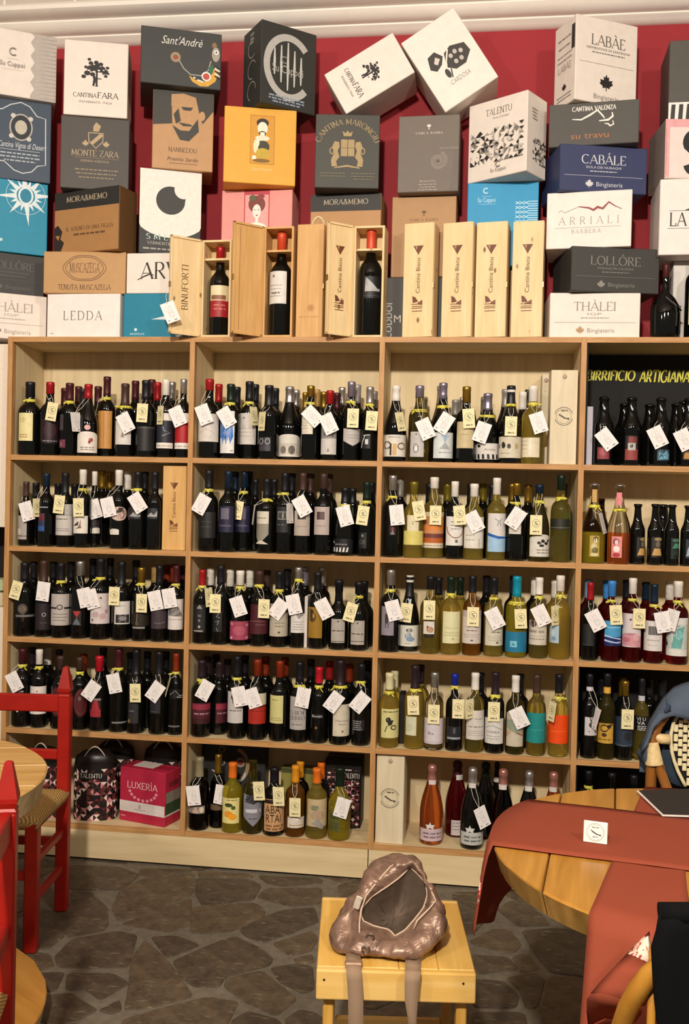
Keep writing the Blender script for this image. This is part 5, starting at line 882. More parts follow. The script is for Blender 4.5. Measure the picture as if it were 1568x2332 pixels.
def a_slate(pr, w, h):
    c = 'CFD2D4'
    pts = [(.02, .22), (.36, .22), (.5, .12), (.62, .09), (.74, .12), (.82, .2), (.93, .22), (.92, .80), (.8, .82), (.7, .93), (.58, .97), (.44, .93), (.32, .86), (.1, .86)]
    pr.line([(x*w, y*h) for x, y in pts], .004, c)
    pr.disc(.585*w, .66*h, .16*w, '20242A', .17*h); pr.ring(.585*w, .66*h, .15*w, .006, 'AFA79C', .16*h); pr.disc(.585*w, .66*h, .085*w, 'BDB4A2', .09*h, 12)
    for a in (40, 130, 220, 310): pr.disc(.585*w+.17*w*math.cos(math.radians(a)), .66*h+.18*h*math.sin(math.radians(a)), .035*w, 'C9C4BC', .03*h, 8)
    pr.text(.60*w, .40*h, .075*h, 'Cantina Vigna di Desert', c, w=.66*w, shear=.2); pr.rect(.25*w, .37*h, .85*w, .375*h, c); pr.bars(.3*w, .85*w, .32*h, 3, .045*h, .018*h, 'A8AEB4')
def star(pr, x, y, r, c, c2):
    for i in range(16):
        a = math.radians(i*22.5+6); k = (1, .55, .8, .55)[i % 4]; d = .07+.03*(i % 2 == 0)
        pr.poly([(x+r*k*math.cos(a), y+r*k*math.sin(a)), (x+r*.3*math.cos(a+d*3), y+r*.3*math.sin(a+d*3)), (x+r*.3*math.cos(a-d*3), y+r*.3*math.sin(a-d*3))], c)
    pr.ring(x, y, r*.62, r*.012, c); pr.disc(x, y, r*.24, c, r*.3); pr.disc(x, y, r*.18, c2, r*.23)
def a_star(pr, w, h):
    star(pr, .72*w, .80*h, .40*w, 'DCE6E8', '1A7F9A'); pr.disc(.42*w, .16*h, .02*w, 'BFD8DE')
def a_ledda(pr, w, h): pr.text(.49*w, .40*h, .20*h, 'LEDDA', '6A625C', w=.52*w, thick=.1, thin=.03, gap=.32, **R_); pr.bars(.05*w, .1*w, .08*h, 1, 1, .02*h, 'A8A09A')
def a_musca(pr, w, h):
    c = '5E3C26'
    for k in (1, .88): pr.line([(.5*w+.25*k*w*math.cos(math.radians(a))*(1+.05*math.cos(math.radians(4*a))), .6*h+.31*k*h*math.sin(math.radians(a))*(1-.04*math.cos(math.radians(4*a)))) for a in range(0, 361, 8)], .0022, c)
    pr.text(.5*w, .5*h, .22*h, 'MUSCAZEGA', c, w=.36*w, thick=.1, **R_); pr.text(.5*w, .09*h, .12*h, 'TENUTA MUSCAZEGA', c, w=.64*w, **R_)
def a_mora(face, cover):
    def f(pr, w, h):
        pr.rect(0, (1-cover)*h, w, h-.002, '2B2926'); pr.text(.5*w, (1-cover*.62)*h, cover*.30*h, 'MORA&MEMO', 'B9A98C', w=.62*w, **R_)
        if face:
            pr.text(.55*w, .36*h, .06*h, 'IL SOGNO DI UNA FIGLIA', '5A3E26', w=.72*w, **R_); pr.bars(.3*w, .8*w, .28*h, 1, 1, .03*h, '6A4A2E')
            pr.poly([(.0, .42*h), (.06*w, .47*h), (.13*w, .36*h), (.1*w, .24*h), (.16*w, .18*h), (.1*w, .02*h), (0, .02*h)], '2E2320'); pr.poly([(.02*w, .3*h), (.09*w, .3*h), (.07*w, .22*h)], 'A87A4A')
    return f
def a_monte(pr, w, h):
    c = 'B49C7A'
    pr.line([(.40*w, .78*h), (.62*w, .78*h), (.61*w, .66*h), (.51*w, .57*h), (.41*w, .66*h), (.40*w, .78*h)], .004, c); pr.poly([(.42*w, .64*h), (.46*w, .61*h), (.61*w, .74*h), (.61*w, .77*h), (.56*w, .77*h)], c)
    pr.poly([(.47*w, .80*h), (.55*w, .80*h), (.58*w, .88*h), (.51*w, .93*h), (.47*w, .87*h)], c); pr.leaf(.36*w, .63*h, .055*w, c); pr.leaf(.66*w, .63*h, .055*w, c)
    pr.text(.5*w, .455*h, .085*h, 'MONTE ZARA', c, w=.68*w, **R_); pr.rect(.2*w, .43*h, .85*w, .433*h, c); pr.text(.5*w, .375*h, .032*h, 'AZIENDA AGRICOLA', c, w=.42*w); pr.bars(.2*w, .85*w, .26*h, 3, .055*h, .018*h, '8E7E66')
def tree(pr, x, y, s, c, f=True):
    for a, b, r in ((0, .72, .2), (-.2, .66, .15), (.2, .66, .15), (-.33, .48, .12), (.34, .56, .12), (.0, .9, .09), (-.2, .86, .09), (.17, .84, .09), (-.38, .70, .07), (.42, .72, .07), (-.46, .34, .09), (.36, .4, .07), (-.13, .44, .1), (-.26, 1.0, .07), (.45, .5, .05)):
        pr.disc(x+a*s, y+b*s, r*s, c, r*s*.8, 9)
    for i, (a, b, r) in enumerate(((-.26, .58, .05), (.1, .60, .05), (-.08, .82, .04), (.28, .62, .035), (-.05, .55, .04), (.16, .76, .03))): pr.disc(x+a*s, y+b*s, r*s, 'E0D8CE', r*s*.7, 7)
    pr.taper([(x-.1*s, y), (x-.04*s, y+.25*s), (x-.12*s, y+.5*s)], .12*s, c)
    if f: pr.text(x+.12*s, y, .55*s, 'F', c, **R_)
def a_fara(pr, w, h):
    tree(pr, .5*w, .40*h, .42*w, '2B2624'); pr.text(.22*w if False else .15*w, .245*h, .055*h, 'CANTINA', '4A423C', al='l', w=.36*w, **R_); pr.text(.53*w, .245*h, .075*h, 'FARA', '4A423C', al='l', w=.32*w, **R_)
    pr.text(.5*w, .17*h, .03*h, 'MONSERRATO  ITALIA', '8E857C', w=.52*w)
def a_arv(pr, w, h):
    pr.text(.20*w, .36*h, .40*h, 'AR', '2A211C', al='l', w=.34*w, thick=.12, thin=.03, **R_); pr.text(.57*w, .36*h, .40*h, 'VI', '2A211C', al='l', w=.22*w, **R_)
    pr.taper([(.155*w, .33*h), (.25*w, .42*h), (.34*w, .48*h), (.38*w, .44*h)], .006, '2A211C')
def a_moon(pr, w, h):
    P = [(0, h-.002), (0, .44*h)]+[(.5*w+.62*w*math.cos(math.radians(a)), .50*h+.30*h*math.sin(math.radians(a))) for a in range(200, 345, 10)]+[(w, .44*h), (w, h-.002)]
    pr.poly([(max(0, min(w, x)), y) for x, y in P], 'E9E0D6')
    cx, cy, r = .5*w, .64*h, .235*w; big = arc(cx, cy, r, r*.98, 75, 345, 24); bite = arc(cx+.86*r, cy+.80*r, .62*r, .62*r, 285, 165, 12)
    pr.poly(big+[p for p in bite], '33312E')
    pr.text(.12*w, .17*h, .065*h, 'SMERY', 'B9CFC8', al='l', w=.62*w, gap=.5, **R_); pr.text(.14*w, .11*h, .035*h, 'VERMENTINO', 'B0ACA4', al='l', w=.45*w, **R_); pr.bars(.06*w, .62*w, .05*h, 1, 1, .02*h, '9A968E')
def a_nann(pr, w, h):
    d = '3B3833'; k = 'B98E62'
    pr.poly([(0, .55*h), (.32*w, .58*h), (.3*w, h-.002), (0, h-.002)], d); pr.poly([(.3*w, .9*h), (.3*w, h-.002), (w, h-.002), (w, .78*h), (.82*w, .6*h), (.7*w, .84*h), (.6*w, .9*h)], d)
    pr.poly([(.3*w, .95*h), (.3*w, .8*h), (.42*w, .78*h), (.44*w, .58*h), (.47*w, .46*h), (.6*w, .38*h), (.72*w, .5*h), (.8*w, .62*h), (.74*w, .8*h), (.7*w, .93*h), (.5*w, .97*h)], k)
    pr.poly([(.46*w, .8*h), (.66*w, .8*h), (.62*w, .755*h), (.5*w, .76*h)], d); pr.poly([(.42*w, .78*h), (.46*w, .62*h), (.38*w, .58*h), (.34*w, .7*h)], d)
    pr.poly([(.42*w, .60*h), (.62*w, .585*h), (.66*w, .56*h), (.5*w, .555*h)], d); pr.poly([(.32*w, .56*h), (.46*w, .5*h), (.6*w, .50*h), (.74*w, .66*h), (.76*w, .5*h), (.6*w, .37*h), (.45*w, .38*h)], d)
    pr.disc(.81*w, .7*h, .05*w, k, .06*h)
    pr.text(.5*w, .225*h, .055*h, 'NANNEDDU', '5E4630', w=.46*w, **R_); pr.text(.5*w, .11*h, .05*h, 'Premiu Sardu', '4A3626', w=.5*w, shear=.25); pr.rect(.28*w, .075*h, .75*w, .08*h, '5E4630')
def a_bird(pr, w, h):
    pr.text(.5*w, .72*h, .15*h, "Sant'Andrè", 'D6D0C8', w=.5*w, shear=.3)
    pr.ring(.43*w, .50*h, .045*w, .012, '9A8466'); pr.disc(.43*w, .5*h, .02*w, 'B0442E')
    pr.line([(.47*w, .46*h), (.53*w, .32*h), (.62*w, .22*h), (.75*w, .22*h), (.84*w, .33*h), (.87*w, .5*h)], .005, '9A948C')
    pr.poly([(.6*w, .2*h), (.64*w, .1*h), (.74*w, .03*h), (.84*w, .04*h), (.93*w, .14*h), (.97*w, .3*h), (.93*w, .4*h), (.9*w, .34*h), (.84*w, .14*h), (.75*w, .11*h)], 'D2A03E')
    pr.poly([(.84*w, .38*h), (.9*w, .43*h), (.9*w, .3*h), (.86*w, .22*h)], '2E6A4A'); pr.ring(.815*w, .215*h, .05*w, .006, 'E6DFD2'); pr.disc(.815*w, .215*h, .038*w, 'BE4A44')
    pr.disc(.93*w, .62*h, .05*w, 'A59A8C', .13*h); pr.disc(.935*w, .66*h, .03*w, 'E6E0D8'); pr.disc(.935*w, .66*h, .012*w, '3A3230'); pr.disc(.91*w, .78*h, .03*w, '8A6A48', .05*h)
    for i in range(4): pr.line([(.63*w+i*.025*w, .2*h-i*.02*h), (.69*w+i*.03*w, .14*h-i*.01*h)], .006, 'E0DACE' if i % 2 else '26302E')
    for i in range(5): pr.line([(.92*w, .42*h-i*.045*h), (.985*w, .37*h-i*.045*h)], .006, 'E0DACE' if i % 2 else '201E1C')
def a_pink(pr, w, h):
    pr.rect(.32*w, 0.390*h, .68*w, 1.000*h, 'B8404A'); pr.rect(.335*w, 0.405*h, .665*w, 0.93*h, 'E7A09A')
    pr.disc(.5*w, 0.810*h, .12*w, '7A3A30', .11*h); pr.disc(.44*w, 0.890*h, .05*w, '5A5A3A', .04*h); pr.disc(.56*w, 0.910*h, .05*w, '8A3A34', .03*h); pr.disc(.5*w, 0.720*h, .06*w, 'F0E2D6', .09*h)
    pr.rect(.48*w, 0.560*h, .52*w, 0.650*h, 'F0E2D6'); pr.disc(.5*w, 0.510*h, .14*w, 'F0E8D8', .07*h); pr.disc(.5*w, 0.670*h, .014*w, '9A2A30', .008*h)
    for s in (-1, 1): pr.rect((.5+s*.028-.012)*w, 0.735*h, (.5+s*.028+.012)*w, 0.742*h, '3A2A28')
def a_yellow(pr, w, h):
    pr.rect(.36*w, .26*h, .70*w, .90*h, 'A8761C'); pr.rect(.367*w, .267*h, .693*w, .893*h, 'D0922C')
    pr.disc(.53*w, .80*h, .085*w, '2E2018', .06*h); pr.disc(.53*w, .73*h, .07*w, 'EDE2CC', .085*h); pr.disc(.53*w, .665*h, .05*w, '2E2018', .03*h); pr.rect(.5*w, .63*h, .56*w, .68*h, 'EDE2CC')
    pr.disc(.53*w, .60*h, .1*w, 'E6DAC0', .035*h); pr.disc(.54*w, .49*h, .09*w, '3A3A2A', .08*h); pr.disc(.44*w, .49*h, .035*w, 'E3D9B4', .09*h); pr.disc(.54*w, .40*h, .1*w, 'C0A030', .07*h); pr.disc(.42*w, .34*h, .03*w, 'EDE2CC', .03*h); pr.disc(.52*w, .305*h, .12*w, '7A5A1C', .025*h); pr.disc(.47*w, .54*h, .02*w, 'EDE2CC', .05*h)
    pr.text(.53*w, .17*h, .045*h, "Sant'Andrè", 'E8CE90', w=.28*w, shear=.3)
def a_bigC(pr, w, h):
    c = 'B4B1AA'
    pr.line(arc(.5*w, .5*h, .40*w, .36*h, 42, 318, 30), .028, c)
    for i, (x, a, b) in enumerate(((.24, .38, .70), (.36, .30, .75), (.48, .22, .80), (.60, .28, .72), (.72, .32, .66))): pr.taper([(x*w, a*h), (x*w, (a+b)/2*h), (x*w, b*h)], .011, 'C6C3BC')
    pr.text(.48*w, .42*h, .10*h, 'Su Cuppoi', 'A9A69E', w=.56*w); pr.ring(.42*w, .58*h, .05*w, .004, '8E8B84', a0=45, a1=315)
    pr.bars(.14*w, .8*w, .115*h, 3, .035*h, .02*h, '8E98A8')
def a_bigC_side(pr, w, h):
    for i in range(3): pr.ring(.5*w, (.22+.26*i)*h, .22*w, .005, '8A8780', .11*h, 30*i, 250+30*i)
    pr.bars(.38*w, .6*w, .9*h, 3, .05*h, .03*h, '8A8780')
def a_marongiu(pr, w, h):
    c = 'A68E62'
    pr.arctext(.5*w, .46*h, .46*w, .075*h, 'CANTINA MARONGIU', c, 158, 22)
    pr.poly([(.44*w, .70*h), (.42*w, .77*h), (.47*w, .74*h), (.5*w, .78*h), (.53*w, .74*h), (.58*w, .77*h), (.56*w, .70*h)], c)
    for a, b in ((.40, .545), (.51, .545), (.40, .43), (.51, .43)): pr.poly([(a*w, b*h), ((a+.1)*w, b*h), ((a+.1)*w, (b+.11)*h), (a*w, (b+.11)*h)], c)
    for s in (-1, 1):
        X = lambda k: .5*w+s*k*w
        pr.poly([(X(.13), .62*h), (X(.2), .63*h), (X(.24), .55*h), (X(.2), .48*h), (X(.25), .38*h), (X(.24), .29*h), (X(.15), .29*h), (X(.17), .36*h), (X(.12), .42*h), (X(.15), .5*h), (X(.12), .56*h)], c)
        pr.ring(X(.24), .50*h, .03*w, .004, c, .04*h)
    pr.taper([(.3*w, .27*h), (.5*w, .30*h), (.7*w, .27*h)], .008, c); pr.bars(.08*w, .48*w, .19*h, 2, .04*h, .014*h, '6E664E'); pr.bars(.56*w, .94*w, .19*h, 3, .04*h, .014*h, '6E664E')
def a_ogliastra(pr, w, h):
    d = '3B3633'
    pr.poly([(.16*w, .52*h), (.22*w, .66*h), (.36*w, .68*h), (.44*w, .58*h), (.36*w, .5*h), (.24*w, .46*h)], d); pr.poly([(.26*w, .56*h), (.33*w, .62*h), (.38*w, .57*h), (.3*w, .52*h)], 'CFC6BC')
    pr.poly([(.4*w, .44*h), (.48*w, .6*h), (.62*w, .64*h), (.84*w, .58*h), (.86*w, .46*h), (.7*w, .36*h), (.52*w, .36*h)], d)
    for x, y in ((.55, .53), (.64, .55), (.73, .52), (.58, .44), (.68, .44)): pr.disc(x*w, y*h, .035*w, 'BDB4AA', .03*h, 8)
    pr.line([(.34*w, .34*h), (.44*w, .5*h), (.56*w, .62*h)], .006, 'E2DAD0'); pr.disc(.37*w, .37*h, .04*w, d, .06*h); pr.line([(.4*w, .30*h), (.45*w, .4*h)], .005, d)
    pr.text(.5*w, .225*h, .06*h, 'CARDOSA', 'A1978C', w=.36*w, shear=.2)
def a_tanca(c, full):
    def f(pr, w, h):
        y = .86*h if not full else .80*h
        pr.disc(.5*w, y, .035*w, c, .018*h); pr.rect(.492*w, y-.05*h, .508*w, y, c); pr.text(.5*w, y-.11*h, .03*h, 'TANCA RAINA', c, w=.44*w, gap=.3, **R_)
        if not full:
            pr.line([(.66*w+w*(.05+.115*a/540)*math.cos(math.radians(a)), .40*h+w*(.05+.115*a/540)*math.sin(math.radians(a))) for a in range(-270, 450, 20)], .016, '80756B'); pr.poly([(.92*w, .55*h), (w-.002, .55*h), (w-.002, .02*h), (.86*w, .02*h)], '6A6058'); pr.rect(.68*w, .545*h, w-.002, .575*h, '7C7168')
            pr.text(.5*w, .13*h, .026*h, 'Barbera Ora', 'B9AEA2', w=.26*w); pr.bars(.34*w, .66*w, .09*h, 3, .035*h, .014*h, '9A9086')
    return f
def a_cuppoi_blue(pr, w, h):
    c = 'BFE0EE'
    pr.ring(.26*w, .90*h, .035*w, .004, c, a0=45, a1=315); pr.rect(.2*w, .83*h, .34*w, .833*h, c); pr.text(.27*w, .765*h, .055*h, 'Su Cuppoi', c, w=.25*w); pr.rect(.16*w, .74*h, .4*w, .743*h, c)
    for i in range(6):
        y = .76*h-i*.055*h
        pr.line([(.68*w, y), (.74*w, y-.03*h), (.8*w, y), (.86*w, y-.03*h), (.99*w, y-.03*h)], .003, c); pr.line([(.68*w, y-.03*h), (.74*w, y), (.8*w, y-.03*h), (.86*w, y), (.99*w, y)], .003, c)
def tri_pattern(pr, x0, x1, y0, y1, n, cols, seed, dens=.5, hole=True, env=None):
    rd = random.Random(seed); s = (x1-x0)/n; m = int((y1-y0)/s)
    for i in range(n):
        for j in range(m):
            if env and not env((i+.5)/n, (j+.5)/m): continue
            x, y = x0+i*s, y0+j*s; c = (x+s/2, y+s/2); P = [(x, y), (x+s, y), (x+s, y+s), (x, y+s)]
            for k in range(4):
                if rd.random() < dens: pr.poly([P[k], P[(k+1) % 4], c], rd.choice(cols))
            if hole and rd.random() < .3: pr.disc(c[0], c[1], s*.09, '26221F', n=6)
def a_talentu(pr, w, h):
    pr.text(.52*w, .80*h, .08*h, 'TALENTU', '6E665E', w=.44*w, thick=.12, **R_); pr.text(.55*w, .745*h, .03*h, 'Monica di Sardegna', '8A827A', w=.28*w, shear=.3)
    tri_pattern(pr, .04*w, .96*w, .2*h, .70*h, 11, ['2B2725', '2B2725', '7E7670', 'A9A198', 'C4BCB2'], 4, .42, True, lambda u, v: True)
    pr.ring(.54*w, .165*h, .04*w, .004, '8A827A', a0=40, a1=320); pr.text(.54*w, .075*h, .045*h, 'Su Cuppoi', '6E665E', w=.26*w)
def a_talentu_side(pr, w, h):
    tri_pattern(pr, .3*w, .95*w, .15*h, .5*h, 6, ['2B2725', '8A827A'], 9, .3); pr.bars(.2*w, .5*w, .8*h, 4, .04*h, .012*h, '8A827A')
def a_arriali(pr, w, h):
    c = 'A79A92'
    pr.line([(.14*w, .64*h), (.18*w, .68*h), (.21*w, .63*h), (.26*w, .66*h), (.38*w, .73*h)], .002, '8A7A74'); pr.taper([(.38*w, .73*h), (.5*w, .70*h), (.55*w, .66*h), (.6*w, .71*h), (.66*w, .68*h), (.73*w, .79*h), (.82*w, .70*h)], .010, '8C3A38'); pr.line([(.8*w, .72*h), (.88*w, .66*h)], .003, '8C5A58')
    pr.text(.5*w, .42*h, .13*h, 'ARRIALI', '8E827A', w=.7*w, gap=.6, thick=.08, thin=.03, **R_); pr.rect(.1*w, .36*h, .88*w, .366*h, c); pr.text(.47*w, .26*h, .07*h, 'BARBERA', 'A79A92', w=.34*w, gap=.4, **R_)
def a_valenza(pr, w, h):
    c = 'E4DED2'
    pr.text(.5*w, .80*h, .10*h, 'CANTINA VALENZA', c, w=.48*w, thick=.2, thin=.1, **R_)
    pr.taper([(.26*w, .62*h), (.36*w, .60*h), (.46*w, .70*h), (.54*w, .80*h), (.60*w, .66*h), (.62*w, .60*h)], .008, c); pr.taper([(.56*w, .55*h), (.66*w, .56*h), (.71*w, .64*h), (.70*w, .73*h)], .009, c); pr.taper([(.62*w, .48*h), (.66*w, .47*h), (.68*w, .42*h), (.72*w, .45*h), (.71*w, .54*h)], .007, c)
    pr.text(.46*w, .16*h, .15*h, 'su travu', 'B06A38', w=.42*w)
def a_labae(pr, w, h):
    pr.text(.52*w, .68*h, .12*h, 'LABÀE', '6A625C', w=.54*w, **R_); pr.text(.52*w, .625*h, .028*h, 'VERMENTINO DI SARDEGNA', '4A423E', w=.72*w); pr.bars(.25*w, .8*w, .585*h, 1, 1, .012*h, '7A726C'); pr.rect(.06*w, .46*h, .94*w, .464*h, '9A928C')
    pr.leaf(.5*w, .25*h, .12*w, '2A2624'); pr.text(.5*w, .05*h, .06*h, 'Bingiateris', '8A827A', w=.4*w, **{})
def a_labae_side(pr, w, h):
    pr.bars(.15*w, .8*w, .8*h, 2, .1*h, .02*h, '8A827A'); pr.bars(.15*w, .85*w, .6*h, 2, .06*h, .014*h, '8A827A'); pr.text(.5*w, .42*h, .07*h, 'LABÀE', '9A928A', w=.6*w, **R_); pr.leaf(.5*w, .22*h, .05*h, '2A2624'); pr.bars(.15*w, .85*w, .12*h, 2, .04*h, .014*h, '8A827A'); pr.rect(.82*w, .62*h, .96*w, .9*h, '2A2624')
def a_keys(pr, w, h):
    pr.rect(0, .02*h, w, .24*h, 'E8E2DA')
    for i in range(9): pr.poly([((.03+i*.105)*w, .02*h), ((.09+i*.108)*w, .02*h), ((.10+i*.107)*w, .215*h), ((.045+i*.107)*w, .215*h)], '33302D')
def a_pinkS(pr, w, h):
    pr.rect(0, .86*h, w, h-.002, 'E0A4A4'); pr.rect(0, .02*h, .06*w, .86*h, 'DFA9A6'); pr.rect(.015*w, .05*h, .02*w, .84*h, 'B85A66')
    pr.line(arc(.42*w, .60*h, .15*w, .19*h, 20, 200, 12)+[(.36*w, .44*h), (.46*w, .34*h)]+arc(.40*w, .25*h, .12*w, .16*h, 60, -170, 12), .024, '1E1B1B')
def a_lan(pr, w, h):
    pr.text(.13*w, .38*h, .17*h, 'LA NURRA', '2A2522', al='l', w=1.0*w*.82, **R_); pr.rect(.1*w, .345*h, .96*w, .35*h, '3A3532'); pr.rect(.12*w, .575*h, .96*w, .58*h, '3A3532'); pr.poly([(.3*w, .58*h), (.42*w, .63*h), (.46*w, .65*h), (.47*w, .62*h), (.6*w, .6*h), (.7*w, .66*h), (.8*w, .58*h)], '2A2522')
T0 = ZS[0]
def X4(ox, oy, s, *pts): return [(ox+x*s, oy+y*s) for x, y in pts]
def stack(specs):
    z = T0
    for sp in specs:
        kw = dict(sp[1]); Q, yf, dp, col, lab, art = sp[0]
        o, z, info = carton(Q, yf, dp, col, lab, art, zb=z, **kw)
    return z
WHT, BLK, KR = 'E6DACE', '35332F', 'BC915F'
# column over the left end of the shelving
stack([(([(-98, 764), (106, 765), (106, 680), (-96, 652)], .04, .24, WHT, 'white carton THÀLEI overhanging the left end of the shelving', a_bingia('THÀLEI', 'IGP', 'A59B92', '7A726A', .48, .60)), dict(yaw=30)),
 (([(-92, 664), (103, 679), (98, 591), (-92, 556)], .05, .24, '34322F', 'black carton with dim lettering between teal and white cartons', a_bingia('LOLLÓRE', 'MANDROLISAI', '5E5A55', '5A5650', .5, .62)), dict(yaw=32)),
 (([(-78, 562), (102, 590), (114, 424), (-72, 392)], .05, .24, '1787A6', 'teal carton with a white sun star above the black carton', a_star), dict(yaw=30)),
 (([(-52, 398), (118, 414), (114, 238), (-50, 214)], .06, .23, '3A4858', 'slate blue carton with a medallion in a white outline', a_slate), dict(yaw=24)),
 (([(-60, 208), (129, 230), (128, 84), (-60, 52)], .03, .26, WHT, 'white carton with a grey zigzag patterned side', a_cuppoi_white), dict(yaw=28))])
stack([(([(107, 765), (273, 765), (273, 668), (107, 669)], .02, .25, 'EDE3DC', 'white carton lettered LEDDA on the shelving top', a_ledda), dict(yaw=0)),
 (([(99, 667), (286, 669), (286, 577), (99, 568)], .02, .25, KR, 'kraft carton MUSCAZEGA with an oval emblem', a_musca), dict(yaw=4)),
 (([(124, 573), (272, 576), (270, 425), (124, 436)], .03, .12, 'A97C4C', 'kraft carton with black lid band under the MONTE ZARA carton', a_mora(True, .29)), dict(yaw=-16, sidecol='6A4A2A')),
 (([(137, 428), (294, 436), (294, 270), (138, 264)], .04, .17, '4A4540', 'charcoal carton MONTE ZARA with a gold crest', a_monte), dict(yaw=16)),
 (([(146, 260), (291, 269), (291, 97), (145, 91)], .03, .17, WHT, 'upright white carton CANTINA FARA with an oak tree', a_fara), dict(yaw=15))])
stack([(([(281, 765), (450, 765), (450, 668), (281, 668)], .022, .22, '107C98', 'teal carton with half a sun star behind a hinged lid', lambda pr, w, h: (star(pr, .97*w, .52*h, .60*w, 'DCE6E8', '107C98'), pr.disc(.17*w, .18*h, .02*w, 'CFE2E6'), pr.text(.19*w, .06*h, .05*h, 'ARGIOLAS', 'CFE2E6', w=.2*w))), dict(yaw=0)),
 (([(288, 668), (452, 668), (452, 574), (288, 577)], .022, .22, WHT, 'white carton with black letters AR beside the MUSCAZEGA carton', a_arv), dict(yaw=0)),
 (([(317, 575), (458, 577), (458, 395), (317, 380)], .06, .15, '2D2C2B', 'black and white carton with a bitten dark disc', a_moon), dict(yaw=21)),
 (([(346, 379), (485, 391), (486, 213), (348, 203)], .06, .17, 'B98E62', 'kraft carton with a stencilled bearded face', a_nann), dict(yaw=17)),
 (([(320, 193), (502, 213), (505, 78), (320, 56)], .01, .27, '3A3C3A', "dark carton Sant'Andrè with a painted bird", a_bird), dict(yaw=19))])
stack([(([(500, 766), (662, 766), (662, 615), (500, 615)], .15, .14, KR, 'plain kraft carton hidden behind the open wooden boxes', None), dict(yaw=0)),
 (([(503, 616), (664, 617), (664, 432), (504, 431)], .118, .18, 'DE938A', 'pink carton with a portrait of a woman', a_pink), dict(yaw=0)),
 (([(508, 419), (671, 432), (676, 254), (511, 237)], .05, .17, 'DFA438', 'yellow carton with a portrait of a man', a_yellow), dict(yaw=15)),
 (([(586, 239), (716, 264), (722, 80), (602, 44)], .07, .17, '33332F', 'black carton with a big grey letter C', a_bigC), dict(yaw=38, left=a_bigC_side))])
zt5 = stack([(([(700, 766), (866, 766), (866, 604), (700, 604)], .15, .14, KR, 'plain kraft carton behind the rope-handled wooden box', None), dict(yaw=0)),
 (([(704, 604), (867, 606), (866, 441), (707, 441)], .118, .18, 'B38656', 'kraft carton with black lid band under CANTINA MARONGIU', a_mora(False, .25)), dict(yaw=-2)),
 (([(716, 440), (863, 440), (864, 262), (718, 258)], .05, .24, '413F38', 'dark olive carton CANTINA MARONGIU with lions and crown', a_marongiu), dict(yaw=7))])
zt6 = stack([(([(874, 766), (1030, 766), (1030, 631), (874, 631)], .118, .18, '3A3733', 'charcoal carton on end glimpsed beside the pine boxes', lambda pr, w, h: (pr.text(.2*w, .30*h, .12*h, 'M', 'C9C2B8', rot=0), pr.text(.12*w, .05*h, .10*h, 'CODDOI', 'B9B2A8', al='l', rot=90))), dict(yaw=0)),
 (([(887, 631), (1037, 632), (1037, 446), (895, 446)], .118, .18, 'AC8356', 'kraft carton TANCA RAINA behind the pine boxes', a_tanca('6A4A2C', True)), dict(yaw=-2)),
 (([(905, 446), (1043, 447), (1046, 262), (907, 262)], .07, .22, '6F645A', 'taupe carton TANCA RAINA with a pale spiral', a_tanca('D6CEC2', False)), dict(yaw=-2))])
stack([(([(1058, 766), (1222, 766), (1222, 612), (1058, 612)], .16, .13, KR, 'plain kraft carton behind the last pine boxes', None), dict(yaw=0)),
 (([(1062, 612), (1224, 612), (1225, 413), (1063, 416)], .118, .18, '2490BF', 'bright blue carton with white braided lines', a_cuppoi_blue), dict(yaw=-2)),
 (([(1065, 416), (1198, 401), (1201, 209), (1067, 237)], .06, .15, WHT, 'white carton TALENTU with grey triangle mosaic', a_talentu), dict(yaw=-33, right=a_talentu_side))])
stack([(([(1250, 765), (1456, 765), (1458, 668), (1252, 665)], .02, .25, 'E8DDD2', 'white carton THÀLEI beside the dark decanter bottle', a_bingia('THÀLEI', 'IGP', '9A9088', 'B08A62', .46)), dict(yaw=2)),
 (([(1299, 665), (1500, 669), (1501, 568), (1301, 559)], .02, .24, '3A3834', 'black carton LOLLÓRE on the white THÀLEI carton', a_bingia('LOLLÓRE', 'MANDROLISAI', '7E7A72', '8A8680', .56)), dict(yaw=12)),
 (([(1242, 562), (1436, 558), (1440, 431), (1246, 439)], .02, .22, 'E8DDD4', 'white carton ARRIALI with a red mountain line', a_arriali), dict(yaw=-6)),
 (([(1271, 436), (1470, 440), (1475, 338), (1277, 326)], .04, .23, '333A5E', 'navy blue carton CABÁLE with a white leaf', a_bingia('CABÁLE', 'ISOLA DEI NURAGHI', 'C9C8CC', 'D0CED0', .5)), dict(yaw=13)),
 (([(1246, 338), (1452, 330), (1458, 223), (1252, 240)], .03, .23, '4A4640', 'dark carton CANTINA VALENZA with a white bull line', a_valenza), dict(yaw=-6)),
 (([(1304, 229), (1444, 222), (1456, 57), (1316, 35)], .06, .15, 'E6DACE', 'tall white carton LABÀE with a black leaf', a_labae), dict(yaw=27, left=a_labae_side))])
stack([(([(1531, 765), (1690, 765), (1690, 594), (1531, 594)], .12, .17, 'D9D2CA', 'white carton standing behind the dark decanter bottle', lambda pr, w, h: pr.rect(.06*w, .1*h, .12*w, .45*h, '2A2624')), dict(yaw=0)),
 (([(1500, 593), (1690, 591), (1690, 402), (1501, 408)], .02, .25, 'E9DED6', 'white carton LA NURRA at the right end of the stacks', a_lan), dict(yaw=-2)),
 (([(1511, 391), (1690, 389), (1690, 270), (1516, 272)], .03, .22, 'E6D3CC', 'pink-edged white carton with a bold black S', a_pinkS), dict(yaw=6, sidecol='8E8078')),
 (([(1521, 270), (1690, 268), (1690, 86), (1524, 90)], .05, .22, '504C46', 'grey carton with piano keys along its lower edge', a_keys), dict(yaw=-2))])
